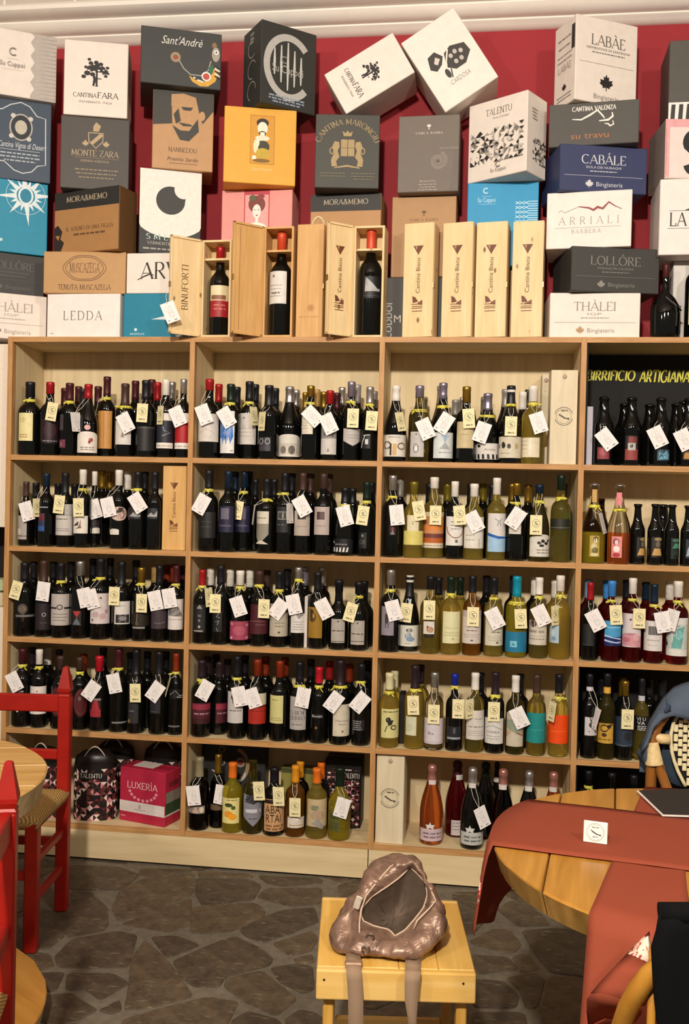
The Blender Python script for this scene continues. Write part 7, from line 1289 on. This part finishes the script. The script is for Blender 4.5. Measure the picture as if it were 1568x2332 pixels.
def patt_mat():
    m = bpy.data.materials.new('runner_pattern'); m.use_nodes = True; nt = m.node_tree; N = nt.nodes.new; L = nt.links.new; b = nt.nodes['Principled BSDF']
    tc = N('ShaderNodeTexCoord'); n = N('ShaderNodeTexNoise'); n.inputs['Scale'].default_value = 48; n.inputs['Detail'].default_value = 1.5; n.inputs['Distortion'].default_value = 1.5; L(tc.outputs['Object'], n.inputs['Vector'])
    r = N('ShaderNodeValToRGB'); r.color_ramp.interpolation = 'CONSTANT'; r.color_ramp.elements[0].color = (*srgb('EBC9B4'), 1); r.color_ramp.elements[1].position = .52; r.color_ramp.elements[1].color = (*srgb('B03424'), 1); L(n.outputs['Fac'], r.inputs[0]); L(r.outputs[0], b.inputs['Base Color']); b.inputs['Roughness'].default_value = .85
    return m
patt = patt_mat()
def rim_hit(p, d):    # where a line on the table top leaves the disc
    q = p-TC; q.z = 0; b = q.dot(d); c = q.dot(q)-(TR_+.003)**2; return -b+math.sqrt(max(b*b-c, 0))
def runner(name, label, e0a, e0b, e1a, e1b, z, drops):
    """two edge lines (px pairs) on the table; goes over both rims and hangs"""
    A = [onZ(*e, .75) for e in (e0a, e0b)]; B = [onZ(*e, .75) for e in (e1a, e1b)]
    dA = (A[1]-A[0]); dA.z = 0; dA.normalize(); dB = (B[1]-B[0]); dB.z = 0; dB.normalize()
    o = thing(name, label, 'table runner', (TC.x, TC.y, .75)); n = 13; cols = []
    for j in range(n):
        t = j/(n-1); p = A[0].lerp(B[0], t); d = dA.lerp(dB, t).normalized(); s1 = rim_hit(p, d); s0 = -rim_hit(p, -d); cols.append((p, d, s0, s1, t))
    top = []
    for i in range(15):
        row = []
        for p, d, s0, s1, t in cols:
            q = p+d*(s0+(s1-s0)*i/14); row.append(Vector((q.x, q.y, .75+z+.0006*math.sin(i*1.3+t*9)))-o.location)
        top.append(row)
    rows = []
    def hang(end, L, flare, wav):
        out = []
        for k in range(1, 10):
            row = []
            for p, d, s0, s1, t in cols:
                s = s1 if end else s0; q = p+d*s; sg = 1 if end else -1; u = k/9
                dd = d*sg; off = .006+min(u*3, 1)*.004+flare*u+wav*u*math.sin(t*7+1.2)
                q = q+dd*off; row.append(Vector((q.x, q.y, .75+z-.004*min(1, k)-L*u*(1+.12*math.sin(t*5)))) - o.location)
            out.append(row)
        return out
    g = list(top)
    if drops[1]: g = g+hang(True, *drops[1])
    if drops[0]: g = list(reversed(hang(False, *drops[0])))+g
    fo = MB().sheet(g, .0016).obj('cloth', o, terra, smooth=True)
    return o, g
rb_o, gB = runner('table_runner', 'terracotta runner crossing beneath, hanging over the front rim', (1441, 1852), (1392, 1964), (1548, 1855), (1560, 1985), .0014, (None, (.22, .05, .03)))
ra_o, gA = runner('table_runner', 'terracotta runner lying on top, hanging over the left rim', (1444, 1852), (1222, 1826), (1390, 1964), (1125, 1930), .0042, (None, (.23, .012, .016)))
# patterned end bands sewn on the hanging ends
def band(g, o, k0, k1, off):
    rows = g[k0:k1]; MB().sheet([[p+Vector((off[0], off[1], 0)) for p in r] for r in rows], .0022).obj('patterned_band', o, patt, smooth=True)
band(gA, ra_o, -6, -3, (-.0006, 0))
# loose turned-up end of the front runner, lying over the chair arm
cB = lambda x, y: (1060+x*.324, 1760+y*.324)
flap = thing('table_runner', 'folded terracotta napkin cloth with patterned strip over the chair arm', 'table runner', onY(*cB(1080, 1450), -2.12))
def gridpx(rows, Ys):
    return [[onY(*cB(x, y), Y+dy)-flap.location for (x, y, dy) in r] for r, Y in zip(rows, Ys)]
MB().sheet(gridpx([[(1125, 1278, 0), (1180, 1225, -.01), (1235, 1170, -.012), (1290, 1112, 0)], [(1140, 1280, 0), (1200, 1265, -.012), (1250, 1250, -.014), (1296, 1235, 0)], [(1160, 1278, 0), (1205, 1298, -.012), (1255, 1322, -.012), (1310, 1350, 0)]], (-2.06, -2.08, -2.09)), .0018).obj('patterned_band', flap, patt, smooth=True)
MB().sheet(gridpx([[(1130, 1276, 0), (1190, 1292, -.01), (1250, 1322, -.01), (1330, 1365, 0)], [(1050, 1360, 0), (1120, 1380, -.015), (1210, 1420, -.015), (1330, 1470, 0)], [(960, 1455, 0), (1040, 1470, -.02), (1150, 1510, -.02), (1330, 1560, 0)], [(880, 1550, 0), (960, 1545, -.02), (1070, 1580, -.02), (1250, 1640, 0)]], (-2.09, -2.12, -2.14, -2.15)), .0018).obj('cloth', flap, terra, smooth=True)
MB().sheet(gridpx([[(880, 1552, 0), (960, 1547, -.02), (1070, 1582, -.02), (1250, 1642, 0)], [(850, 1590, .01), (940, 1620, .0), (1050, 1640, 0), (1230, 1700, .01)], [(848, 1680, .03), (920, 1700, .03), (1010, 1690, .03), (1200, 1740, .03)], [(860, 1790, .05), (900, 1760, .05), (980, 1720, .05), (1180, 1760, .05)]], (-2.15, -2.15, -2.12, -2.09)), .0018).obj('underside', flap, terra, smooth=True)
# ---- things on the table
t0 = onZ(1354, 1921, .7565); st = thing('tile_stand', 'small white tile with ring emblem standing on the runner', 'table sign', (t0.x, t0.y, .7568), (0, 0, math.radians(-12)))
MB().bbox((0, .004, .0235), (.052, .007, .047), b=.0015).obj('tile', st, mat('EFE9DF', .25)).rotation_euler = (-.16, 0, 0); MB().bbox((.002, .020, .013), (.044, .018, .026), b=.001).obj('block', st, wood('6A4A2A', '8A6238', 8, 'X'))
pr = Print(); pr.ring(0, .024, .019, .0006, '8E8678'); pr.ring(0, .024, .0165, .0004, '8E8678'); pr.taper([(-.010, .0285), (-.006, .025), (.003, .020), (.011, .0185)], .0026, '3A352E'); pr.disc(.0105, .0186, .0018, '3A352E', n=8); pr.bars(-.008, .008, .0335, 1, 1, .002, '8E8678'); pr.bars(-.006, .006, .013, 1, 1, .002, '8E8678')
mb = MB(); pr.flat(mb, Matrix.Translation((0, 0, 0)), .0002); mb.obj('emblem', st).rotation_euler = (-.16, 0, 0)
mn = [onZ(*p, .757) for p in ((1449, 1803), (1507, 1859), (1660, 1864), (1640, 1797))]; mo = thing('menu', 'black menu with white edges lying on the spool table', 'menu', mn[1])
MB().add([p-mn[1]+Vector((0, 0, z)) for z in (.0, .003) for p in mn], [(3, 2, 1, 0), (4, 5, 6, 7)]+[(i, (i+1) % 4, 4+(i+1) % 4, 4+i) for i in range(4)]).obj('pages', mo, mat('E9DED4', .6))
cen = sum(mn, Vector())/4; in_ = [p.lerp(cen, .045) for p in mn]
MB().add([p-mn[1]+Vector((0, 0, z)) for z in (.0031, .0052) for p in in_], [(3, 2, 1, 0), (4, 5, 6, 7)]+[(i, (i+1) % 4, 4+(i+1) % 4, 4+i) for i in range(4)]).obj('cover', mo, mat('2A2724', .6, 0, .1, 30))
# ---- stool
S0 = [onZ(*p, .45) for p in ((737.5, 2041.7), (1044.8, 2050), (1079.9, 2220), (715, 2207))]
sc = sum(S0, Vector())/4; sa = math.atan2((S0[1]-S0[0]).y, (S0[1]-S0[0]).x); sw = ((S0[1]-S0[0]).length+(S0[2]-S0[3]).length)/2; sd = ((S0[3]-S0[0]).length+(S0[2]-S0[1]).length)/2
sto = thing('stool', 'honey-coloured wooden stool holding a bronze handbag', 'stool', (sc.x, sc.y, 0), (0, 0, sa))
hon = wood('D8A548', 'E8BC66', 3.5, 'Y', .4, 0, .05, 10, .5); honx = wood('DDAE58', 'EBC378', 3.5, 'X', .4, 0, .05, 10, .5); honz = wood('C8943C', 'DAAA54', 3.5, 'Z', .4, 0, .05, 10, .5)
for k, (x0, x1) in enumerate(((-.5, -.24), (-.24, .02), (.02, .27), (.27, .5))): MB().bbox(((x0+x1)/2*sw, 0, .4405), ((x1-x0)*sw-.0008, sd-.036, .019), b=.0025).obj('seat_plank', sto, hon)
for s in (-1, 1):
    ap = MB().bbox((0, s*(sd/2-.009), .416), (sw, .018, .068), b=.004, seg=2).obj('apron', sto, honx)
    if s < 0:
        for x in (-.45, .42): MB().lathe([(.0028, 0), (.0022, .001)], 10).xf(Matrix.Translation((x*sw, -sd/2-.0004, .428)) @ Matrix.Rotation(math.pi/2, 4, 'X')).obj('screw', ap, mat('1E1814', .5))
    for t in (-1, 1): MB().bbox((t*(sw/2-.028), s*(sd/2-.045), .2045), (.024, .036, .409), b=.003).obj('leg', sto, honz)
for t in (-1, 1): MB().bbox((t*(sw/2-.052), 0, .405), (.016, sd-.04, .05), b=.003).obj('side_rail', sto, hon)
for z, s in ((.14, -1), (.14, 1)): MB().bbox((0, s*(sd/2-.045), z), (sw-.084, .018, .03), b=.003).obj('stretcher', sto, honx)
# ---- bronze handbag
cS = lambda x, y: (680+x*.2806, 1900+y*.2806)
def resample(poly, c, n, wob=0):
    out = []
    for i in range(n):
        a = 2*math.pi*i/n; d = (math.cos(a), math.sin(a)); best = None
        for k in range(len(poly)):
            (x0, y0), (x1, y1) = poly[k-1], poly[k]; ex, ey = x1-x0, y1-y0; den = d[0]*ey-d[1]*ex
            if abs(den) < 1e-9: continue
            t = ((x0-c[0])*ey-(y0-c[1])*ex)/den; u = ((x0-c[0])*d[1]-(y0-c[1])*d[0])/den
            if t > 0 and -1e-6 <= u <= 1+1e-6 and (best is None or t > best): best = t
        out.append((c[0]+d[0]*best, c[1]+d[1]*best))
    return out
OUT = [(650, 135), (700, 122), (850, 148), (985, 160), (1058, 262), (1040, 380), (1110, 480), (1185, 545), (1222, 700), (1200, 805), (1100, 910), (990, 1035), (860, 1072), (690, 1045), (520, 1032), (370, 1030), (240, 905), (228, 830), (310, 640), (400, 500), (520, 310), (595, 195)]
RIM = [(895, 265), (965, 325), (1030, 400), (1042, 500), (1010, 600), (930, 700), (860, 780), (780, 825), (735, 775), (610, 745), (512, 700), (505, 610), (590, 510), (720, 425), (830, 345)]
NB = 48; po = resample(OUT, (740, 620), NB); pi_ = resample(RIM, (780, 560), NB)
zf = .4515; Yf = onZ(*cS(860, 1072), zf).y
def bag_pt(x, y, extra=0): t = (y-122)/950; return onY(*cS(x, y), -1.365+(Yf+1.365)*t+extra)
bag = thing('handbag', 'crumpled bronze handbag standing open on the stool', 'bag', (sc.x+.0, sc.y, zf-.0008)); BL = bag.location.copy()
rd = random.Random(5); ph = [rd.uniform(0, 6.28) for _ in range(8)]
rings = []
bc = sum((bag_pt(*p) for p in po), Vector())/NB
for k in range(6):    # outer wall: base on the seat, silhouette, shoulder, rim
    row = []
    for i in range(NB):
        o_ = bag_pt(*po[i]); r_ = bag_pt(*pi_[i]); b_ = Vector((bc.x+(o_.x-bc.x)*.86, max(-1.60, min(-1.30, sc.y+(o_.y-bc.y)*1.05+.01)), zf))
        o_.z = max(o_.z, zf+.006); r_.z = max(r_.z, zf+.03); fold = (math.sin(i*.9+ph[k])+.6*math.sin(i*2.3+ph[k+1]))*.0075
        v = (b_, b_.lerp(o_, .6)+Vector((0, .004, 0)), o_, o_.lerp(r_, .35)+Vector((0, -.022, .010)), o_.lerp(r_, .72)+Vector((0, -.018, .010)), r_)[k].copy()
        if 0 < k < 5: v += Vector((fold*.4, -abs(fold)*1.2 if k > 2 else 0, fold*.8 if k > 1 else 0)); v.z = max(v.z, zf+.002)
        row.append(v-BL)
    row.append(row[0]); rings.append(row)
def leather():
    m = bpy.data.materials.new('bronze_leather'); m.use_nodes = True; nt = m.node_tree; N = nt.nodes.new; L = nt.links.new; b = nt.nodes['Principled BSDF']
    tc = N('ShaderNodeTexCoord'); n = N('ShaderNodeTexNoise'); n.inputs['Scale'].default_value = 16; n.inputs['Detail'].default_value = 5; n.inputs['Distortion'].default_value = 1.2; L(tc.outputs['Object'], n.inputs['Vector'])
    r = N('ShaderNodeValToRGB'); r.color_ramp.elements[0].position = .3; r.color_ramp.elements[1].position = .7; r.color_ramp.elements[0].color = (*srgb('6E5446'), 1); r.color_ramp.elements[1].color = (*srgb('A2826E'), 1); L(n.outputs['Fac'], r.inputs[0]); L(r.outputs[0], b.inputs['Base Color'])
    bp = N('ShaderNodeBump'); bp.inputs['Strength'].default_value = .9; bp.inputs['Distance'].default_value = .012; L(n.outputs['Fac'], bp.inputs['Height']); L(bp.outputs[0], b.inputs['Normal']); b.inputs['Roughness'].default_value = .36; b.inputs['Metallic'].default_value = .35; b.inputs['Specular IOR Level'].default_value = .6
    return m
lea = leather()
bo_ = MB().sheet(rings).obj('outer_leather', bag, lea, smooth=True); fix(bo_)
sub = bo_.modifiers.new('sub', 'SUBSURF'); sub.levels = 2; sub.render_levels = 2
tx = bpy.data.textures.new('crumple', 'CLOUDS'); tx.noise_scale = .045; tx.noise_depth = 2
dm = bo_.modifiers.new('crumple', 'DISPLACE'); dm.texture = tx; dm.strength = .022; dm.mid_level = .55; dm.texture_coords = 'LOCAL'
vg = bo_.vertex_groups.new(name='soft')
for k_, w_ in enumerate((0, .25, 1, 1, .8, .1)): vg.add(list(range(k_*(NB+1), (k_+1)*(NB+1))), w_, 'REPLACE')
dm.vertex_group = 'soft'; dm.mid_level = .5
MB().add([rings[0][i] for i in range(NB)], [tuple(range(NB))]).obj('base', bag, lea)
ic = Vector((bc.x, sc.y+.03, zf+.018))-BL; inner = []
for k in range(5):
    inner.append([rings[5][i].lerp(ic, (0, .25, .5, .75, 1.0)[k])+Vector((0, .018*math.sin(math.pi*k/4), -.02*math.sin(math.pi*k/4)))+Vector((0, 0, .004*math.sin(i*1.7+k))) for i in range(NB+1)])
    for v in inner[-1]: v.z = max(v.z, .006)
fix(MB().sheet(inner).obj('lining', bag, mat('5E4E40', .7, 0, .15, 40, .3), smooth=True))
trim = mat('C9B198', .5, .1); gun = mat('8A7C70', .25, .9)
MB().tube([rings[5][i]+Vector((0, -.001, .001)) for i in range(NB)], .0019, 6, trim, closed=True).obj('rim_piping', bag, smooth=True)
def bagline(px, ex=-.030): return [bag_pt(x, y, ex*(1 if 0 < i < len(px)-1 else .6))-BL for i, (x, y) in enumerate(px)]
MB().tube(bagline([(515, 985), (490, 860), (492, 720), (505, 610), (545, 500), (640, 380), (740, 265), (840, 205), (930, 190)], -.022), .0022, 6, trim).obj('seam_piping', bag, smooth=True)
MB().tube(bagline([(1042, 420), (1090, 490), (1110, 540), (1060, 600), (960, 700), (930, 770)]), .0022, 6, trim).obj('pocket_zip', bag, smooth=True)
p = bag_pt(1130, 675, -.012)-BL; MB().lathe([(.013, 0), (.0135, .002), (.012, .0035)], 18, squash=.55).xf(Matrix.Translation(p) @ Matrix.Rotation(1.1, 4, 'X') @ Matrix.Rotation(-1.1, 4, 'Z')).obj('patch', bag, mat('B9A698', .5), smooth=True)
p = bag_pt(478, 555, -.034)-BL; MB().bbox((0, 0, 0), (.016, .006, .032), b=.002).xf(Matrix.Translation(p) @ Matrix.Rotation(.3, 4, 'Y')).obj('strap_tab', bag, mat('D9CBB8', .35, .3))
for x, y in ((580, 835), (545, 935)): p = bag_pt(x, y, -.030)-BL; MB().tube([p+Vector((.009*math.cos(a*.7), -.002, .009*math.sin(a*.7))) for a in range(9)], .0022, 6, gun, closed=True).obj('ring', bag, smooth=True)
def strap(px, hw, label):
    pts = []
    for x, y, dy in px:
        if y < 1115: v = onZ(*cS(x, y), .4535); v.z = .4535+dy
        else: v = onY(*cS(x, y), Yedge-.004+dy)
        pts.append(v)
    g = [[p-BL+Vector((-w*math.cos(sa), -w*math.sin(sa), 0)), p-BL, p-BL+Vector((w*math.cos(sa), w*math.sin(sa), 0))] for p, w in zip(pts, hw)]
    MB().sheet(g, .0024).obj('strap', bag, fabric('9A8068'), smooth=True)
Yedge = min(S0[2].y, S0[3].y)
strap([(440, 1000, .012), (442, 1060, .004), (445, 1098, .003), (446, 1118, .0), (452, 1180, 0), (462, 1350, -.004), (462, 1539, .0), (468, 1750, .01)], [.017]*8, '')
strap([(925, 1040, .010), (925, 1080, .003), (925, 1112, .002), (924, 1132, 0), (918, 1200, 0), (912, 1350, -.003), (920, 1500, 0), (925, 1750, .01)], [.0175, .0175, .0175, .0175, .0165, .0145, .0095, .008], '')
p = onZ(*cS(444, 1050), .458)-BL; MB().bbox((0, 0, 0), (.040, .018, .010), b=.003).xf(Matrix.Translation(p) @ Matrix.Rotation(sa, 4, 'Z')).obj('buckle', bag, mat('A88C74', .3, .5))
# ---- rattan armchair with denim jacket, behind the table
cJ = lambda x, y: (1390+x*.163, 1500+y*.163)
YC = -.78
ch = thing('rattan_chair', 'bamboo bistro armchair with ivory and black woven back', 'chair', (onY(1570, 1700, YC).x+.12, YC, 0)); CL = ch.location.copy()
bam = mat('85521F', .35, 0, .15, 12, .1, .5); bind = mat('DCC08A', .5, 0, .12, 90, .3); ivory = mat('E0D2A8', .4, 0, .06); blk = mat('15130F', .5)
J = lambda x, y, Y=YC: onY(*cJ(x, y), Y)-CL
for s in (0, 1):
    mir = (lambda v: v) if s == 0 else (lambda v: Vector((-v.x, v.y, v.z)))
    b0 = J(565, 1860, YC-.02); post = [Vector((b0.x, b0.y, -CL.z)), Vector((b0.x, b0.y, .3)), J(560, 1700, YC-.02), J(585, 1100, YC-.01), J(660, 920, YC), J(760, 780, YC), J(900, 640, YC+.01), J(1090, 560, YC+.02), J(1350, 520, YC+.02)]; post.append(Vector((0, post[-1].y, post[-1].z+.004)))
    MB().tube([mir(v) for v in post], .0165, 10, bam).obj('post', ch, smooth=True)
    dg = [J(660, 1480, YC-.015), J(720, 1640, YC-.05), J(800, 1860, YC-.10), J(830, 2050, YC-.13)]
    MB().tube([mir(v) for v in dg], .015, 10, bam).obj('brace', ch, smooth=True)
    MB().tube([mir(J(575+32*q/17, 1165+312*q/17, YC-.014-.004*q/17)) for q in range(18)], [.0185+.0085*q/17+(.0009 if q % 2 else 0) for q in range(18)], 12, bind).obj('binding', ch, smooth=True)
    MB().tube([mir(v) for v in (J(545, 1085, YC-.012), J(640, 1095, YC-.012), J(700, 1120, YC-.012), J(815, 1125, YC-.01))], [.012, .013, .0155, .0155], 10, bind).obj('cross_cane', ch, smooth=True)
    lg = Vector((b0.x*.95, -.38, 0)); MB().tube([mir(v) for v in (Vector((lg.x, lg.y, 0)), Vector((lg.x, lg.y, .44)))], .0165, 10, bam).obj('front_leg', ch, smooth=True)
zs_ = .44; xw = abs(J(565, 1860).x)
MB().bbox((0, -.19, zs_), (2*xw, .40, .03), b=.01).obj('seat', ch, ivory); MB().tube([(-xw, -.02, .25), (xw, -.02, .25)], .012, 8, bam).obj('stretcher', ch, smooth=True)
# woven panel
def border(v): return J(*[(930, 790), (870, 900), (838, 1040), (835, 1160), (850, 1300), (880, 1420), (930, 1560), (1000, 1700), (1040, 1775)][v])
L_ = [border(i) for i in range(9)]; yb = L_[0].y
pnl = [Vector((v.x, .0, v.z)) for v in L_]+[Vector((-v.x, .0, v.z)) for v in reversed(L_)]
bk = MB().add([v+Vector((0, y, 0)) for y in (.002, .010) for v in pnl], [tuple(range(18)), tuple(range(35, 17, -1))]+[(i, (i+1) % 18, 18+(i+1) % 18, 18+i) for i in range(18)]).obj('back_panel', ch, blk); fix(bk)
for sg in (1, -1): MB().tube([Vector((sg*v.x, -.004, v.z)) for v in L_], .0055, 8, ivory).obj('panel_border', ch, smooth=True)
cw_, chh = .0135, .0290; zt_, zb_ = L_[0].z, L_[-1].z
SM_ = MB().bbox((0, 0, 0), (cw_*.94, .005, chh*.80), b=.002).mesh('weave_strip'); SM_.materials.append(ivory); SH = MB().bbox((0, 0, 0), (cw_*1.0, .003, chh*.42), b=.001).mesh('weave_strip'); SH.materials.append(mat('C9B98C', .45, 0, .08))
def half_w(z):
    for a, b in zip(L_, L_[1:]):
        if b.z <= z <= a.z: return abs(a.x+(b.x-a.x)*((a.z-z)/(a.z-b.z)))-.004
    return 0
nc = int(abs(L_[3].x)/cw_)+1
for i in range(-nc, nc+1):
    z = zt_-.01+(chh/2 if i % 2 else 0)
    while z > zb_:
        if abs(i*cw_)+cw_/2 < half_w(z): w_ = inst('weave_strip', SM_, ch, (i*cw_, -.003, z))
        z -= chh
# denim jacket over the back
den = fabric('525D6C', .12); den2 = fabric('3A4756', .12)
jk = thing('denim_jacket', 'faded blue denim jacket draped over the rattan chair', 'jacket', CL+Vector((0, 0, .9)))
def jp(x, y, Y): return onY(*cJ(x, y), Y)-jk.location
top_ = [(400, 1230), (470, 1090), (545, 860), (665, 655), (740, 540), (880, 400), (1000, 350), (1100, 325), (1250, 300), (1400, 300), (1600, 310), (1800, 330), (2000, 380), (2180, 480)]
low_ = [(430, 1330), (515, 1190), (600, 960), (725, 850), (800, 815), (880, 800), (1000, 830), (1100, 860), (1250, 880), (1400, 890), (1600, 890), (1800, 880), (1990, 890), (2150, 930)]
g = []
for k in range(9):
    t = k/8; row = []
    for i, (a, b) in enumerate(zip(top_, low_)):
        x, y = a[0]+(b[0]-a[0])*t, a[1]+(b[1]-a[1])*t; row.append(jp(x, y, YC+.03-.075*math.sin(min(1, t*1.3)*math.pi/2)+.005*math.sin(i*1.4+k*.5)))
    g.append(row)
MB().sheet(g, .004).obj('shoulder', jk, den, smooth=True)
g2 = [[jp(x+(60 if k else 0)*0, y, YC+.032+.05*k/4) for x, y in top_] for k in range(1)]
bk_ = []
for k in range(7):
    t = k/6; bk_.append([jp(x+40*t*(1 if i > 3 else 0), y+t*(900 if i > 2 else 350+150*i), YC+.035+.02*math.sin(t*3)+.004*math.sin(i*2+k)) for i, (x, y) in enumerate(top_)])
MB().sheet(bk_, .004).obj('back_panel', jk, den, smooth=True)
MB().sheet([[jp(x, y, Y) for x, y, Y in r] for r in ([(345, 1310, YC-.0), (420, 1240, YC-.02), (505, 1170, YC-.035)], [(400, 1400, YC), (440, 1330, YC-.02), (500, 1290, YC-.035)], [(470, 1480, YC), (485, 1440, YC-.015), (500, 1400, YC-.03)], [(495, 1530, YC), (498, 1510, YC-.01), (502, 1490, YC-.02)])], .004).obj('collar_tip', jk, den, smooth=True)
MB().sheet([[jp(x, y, YC+.03+.01*math.sin(k)) for x, y in r] for k, r in enumerate(([(700, 1150), (760, 1120), (880, 1150)], [(720, 1400), (800, 1380), (920, 1420)], [(790, 1620), (860, 1600), (960, 1650)], [(830, 1720), (900, 1760), (990, 1790)]))], .02).obj('sleeve', jk, den2, smooth=True)
MB().tube([jp(x, y, YC-.052) for x, y in ((770, 560), (800, 680), (830, 730))], .003, 5, den2).obj('seam', jk, smooth=True)
pb = jp(790, 690, YC-.055); MB().bbox(tuple(pb), (.012, .004, .026), R=Matrix.Rotation(.5, 3, 'Y'), b=.002).obj('button_tab', jk, den2)
# dark cushion behind the menu
cu_ = onZ(1575, 1806, .80); 
# ---- bow-backed chair in front with a black jacket
YB = -2.28
bc_ = thing('bow_back_chair', 'honey wooden bow-backed chair under a black jacket', 'chair', (onY(1600, 2250, YB).x+.05, YB, 0)); BCL = bc_.location.copy()
K = lambda x, y, Y: onY(*cB(x, y), Y)-BCL
arm = [K(1085, 1800, YB+.06), K(1135, 1660, YB+.03), K(1205, 1530, YB+.01), K(1290, 1420, YB), K(1400, 1330, YB), K(1560, 1262, YB), K(1760, 1225, YB), K(1960, 1215, YB)]
xm = arm[-1].x; full = arm+[Vector((2*xm-v.x, v.y, v.z)) for v in reversed(arm[:-1])]
zb0 = .46; full = [Vector((full[0].x-.005, full[0].y+.02, zb0))]+full+[Vector((full[-1].x+.005, full[-1].y+.02, zb0))]
bow = wood('A86E22', 'C48A34', 5, 'Z', .35, 0, .05, 6, .5)
MB().tube(full, .0155, 12, bow).obj('bow', bc_, smooth=True)
sx0 = full[0].x; R0 = abs(xm-sx0); MB().lathe([(R0*.98, .43), (R0*1.02, .436), (R0*1.02, .456), (R0*.97, .462)], 36, bow, c=(xm, R0*.85, 0)).obj('seat', bc_, angle=40)
for i in range(1, 8):
    t = i/8; xx = sx0+2*R0*t; zt2 = max((v.z for v in full if abs(v.x-xx) < .05), default=.6); MB().tube([(xx, .02+.01*math.sin(math.pi*t), .46), (xx, .01, zt2)], .007, 8, bow).obj('spindle', bc_, smooth=True)
for a, b in ((-1, .2), (1, .2), (-1, 1.5), (1, 1.5)): MB().tube([(xm+a*R0*.62, R0*b*.95, .435), (xm+a*R0*.8, R0*(b*1.08-.05), 0)], [.017, .013], 10, bow).obj('leg', bc_, smooth=True)
bj = thing('black_jacket', 'black jacket hanging over the bow-backed chair', 'jacket', BCL+Vector((0, -.03, .86)))
bjm = fabric('0B0B0C', .2)
def bp_(x, y, Y): return onY(*cB(x, y), Y)-bj.location
rows = []
for k in range(10):
    t = k/9; y = 985+t*1100; xl = (1358 if k == 0 else 1332+t*90) if t > .02 else 1358
    xl = [1358, 1335, 1300, 1310, 1318, 1330, 1345, 1360, 1375, 1390][k]; rows.append([bp_(xl+u*130, y+(14*math.sin(u*1.1) if k else 0), YB-.035-.012*math.sin(u*1.7+k*.3)*min(1, t*4)) for u in range(8)])
MB().sheet(rows, .006).obj('back_panel', bj, bjm, smooth=True)
fr = []
for k in range(8):
    t = k/7; fr.append([bp_(1358+u*130, 985+t*700, YB-.035+.02+.05*min(1, t*3)+.006*math.sin(u*2+k)) for u in range(8)])
MB().sheet(fr, .006).obj('front_panel', bj, bjm, smooth=True)
MB().tube([bp_(1358+u*130, 988, YB-.024) for u in range(8)], .016, 10, bjm).obj('shoulder_fold', bj, smooth=True)

for o in bpy.data.objects:
    for k in ('_d', '_k', '_b'):
        if k in o: del o[k]
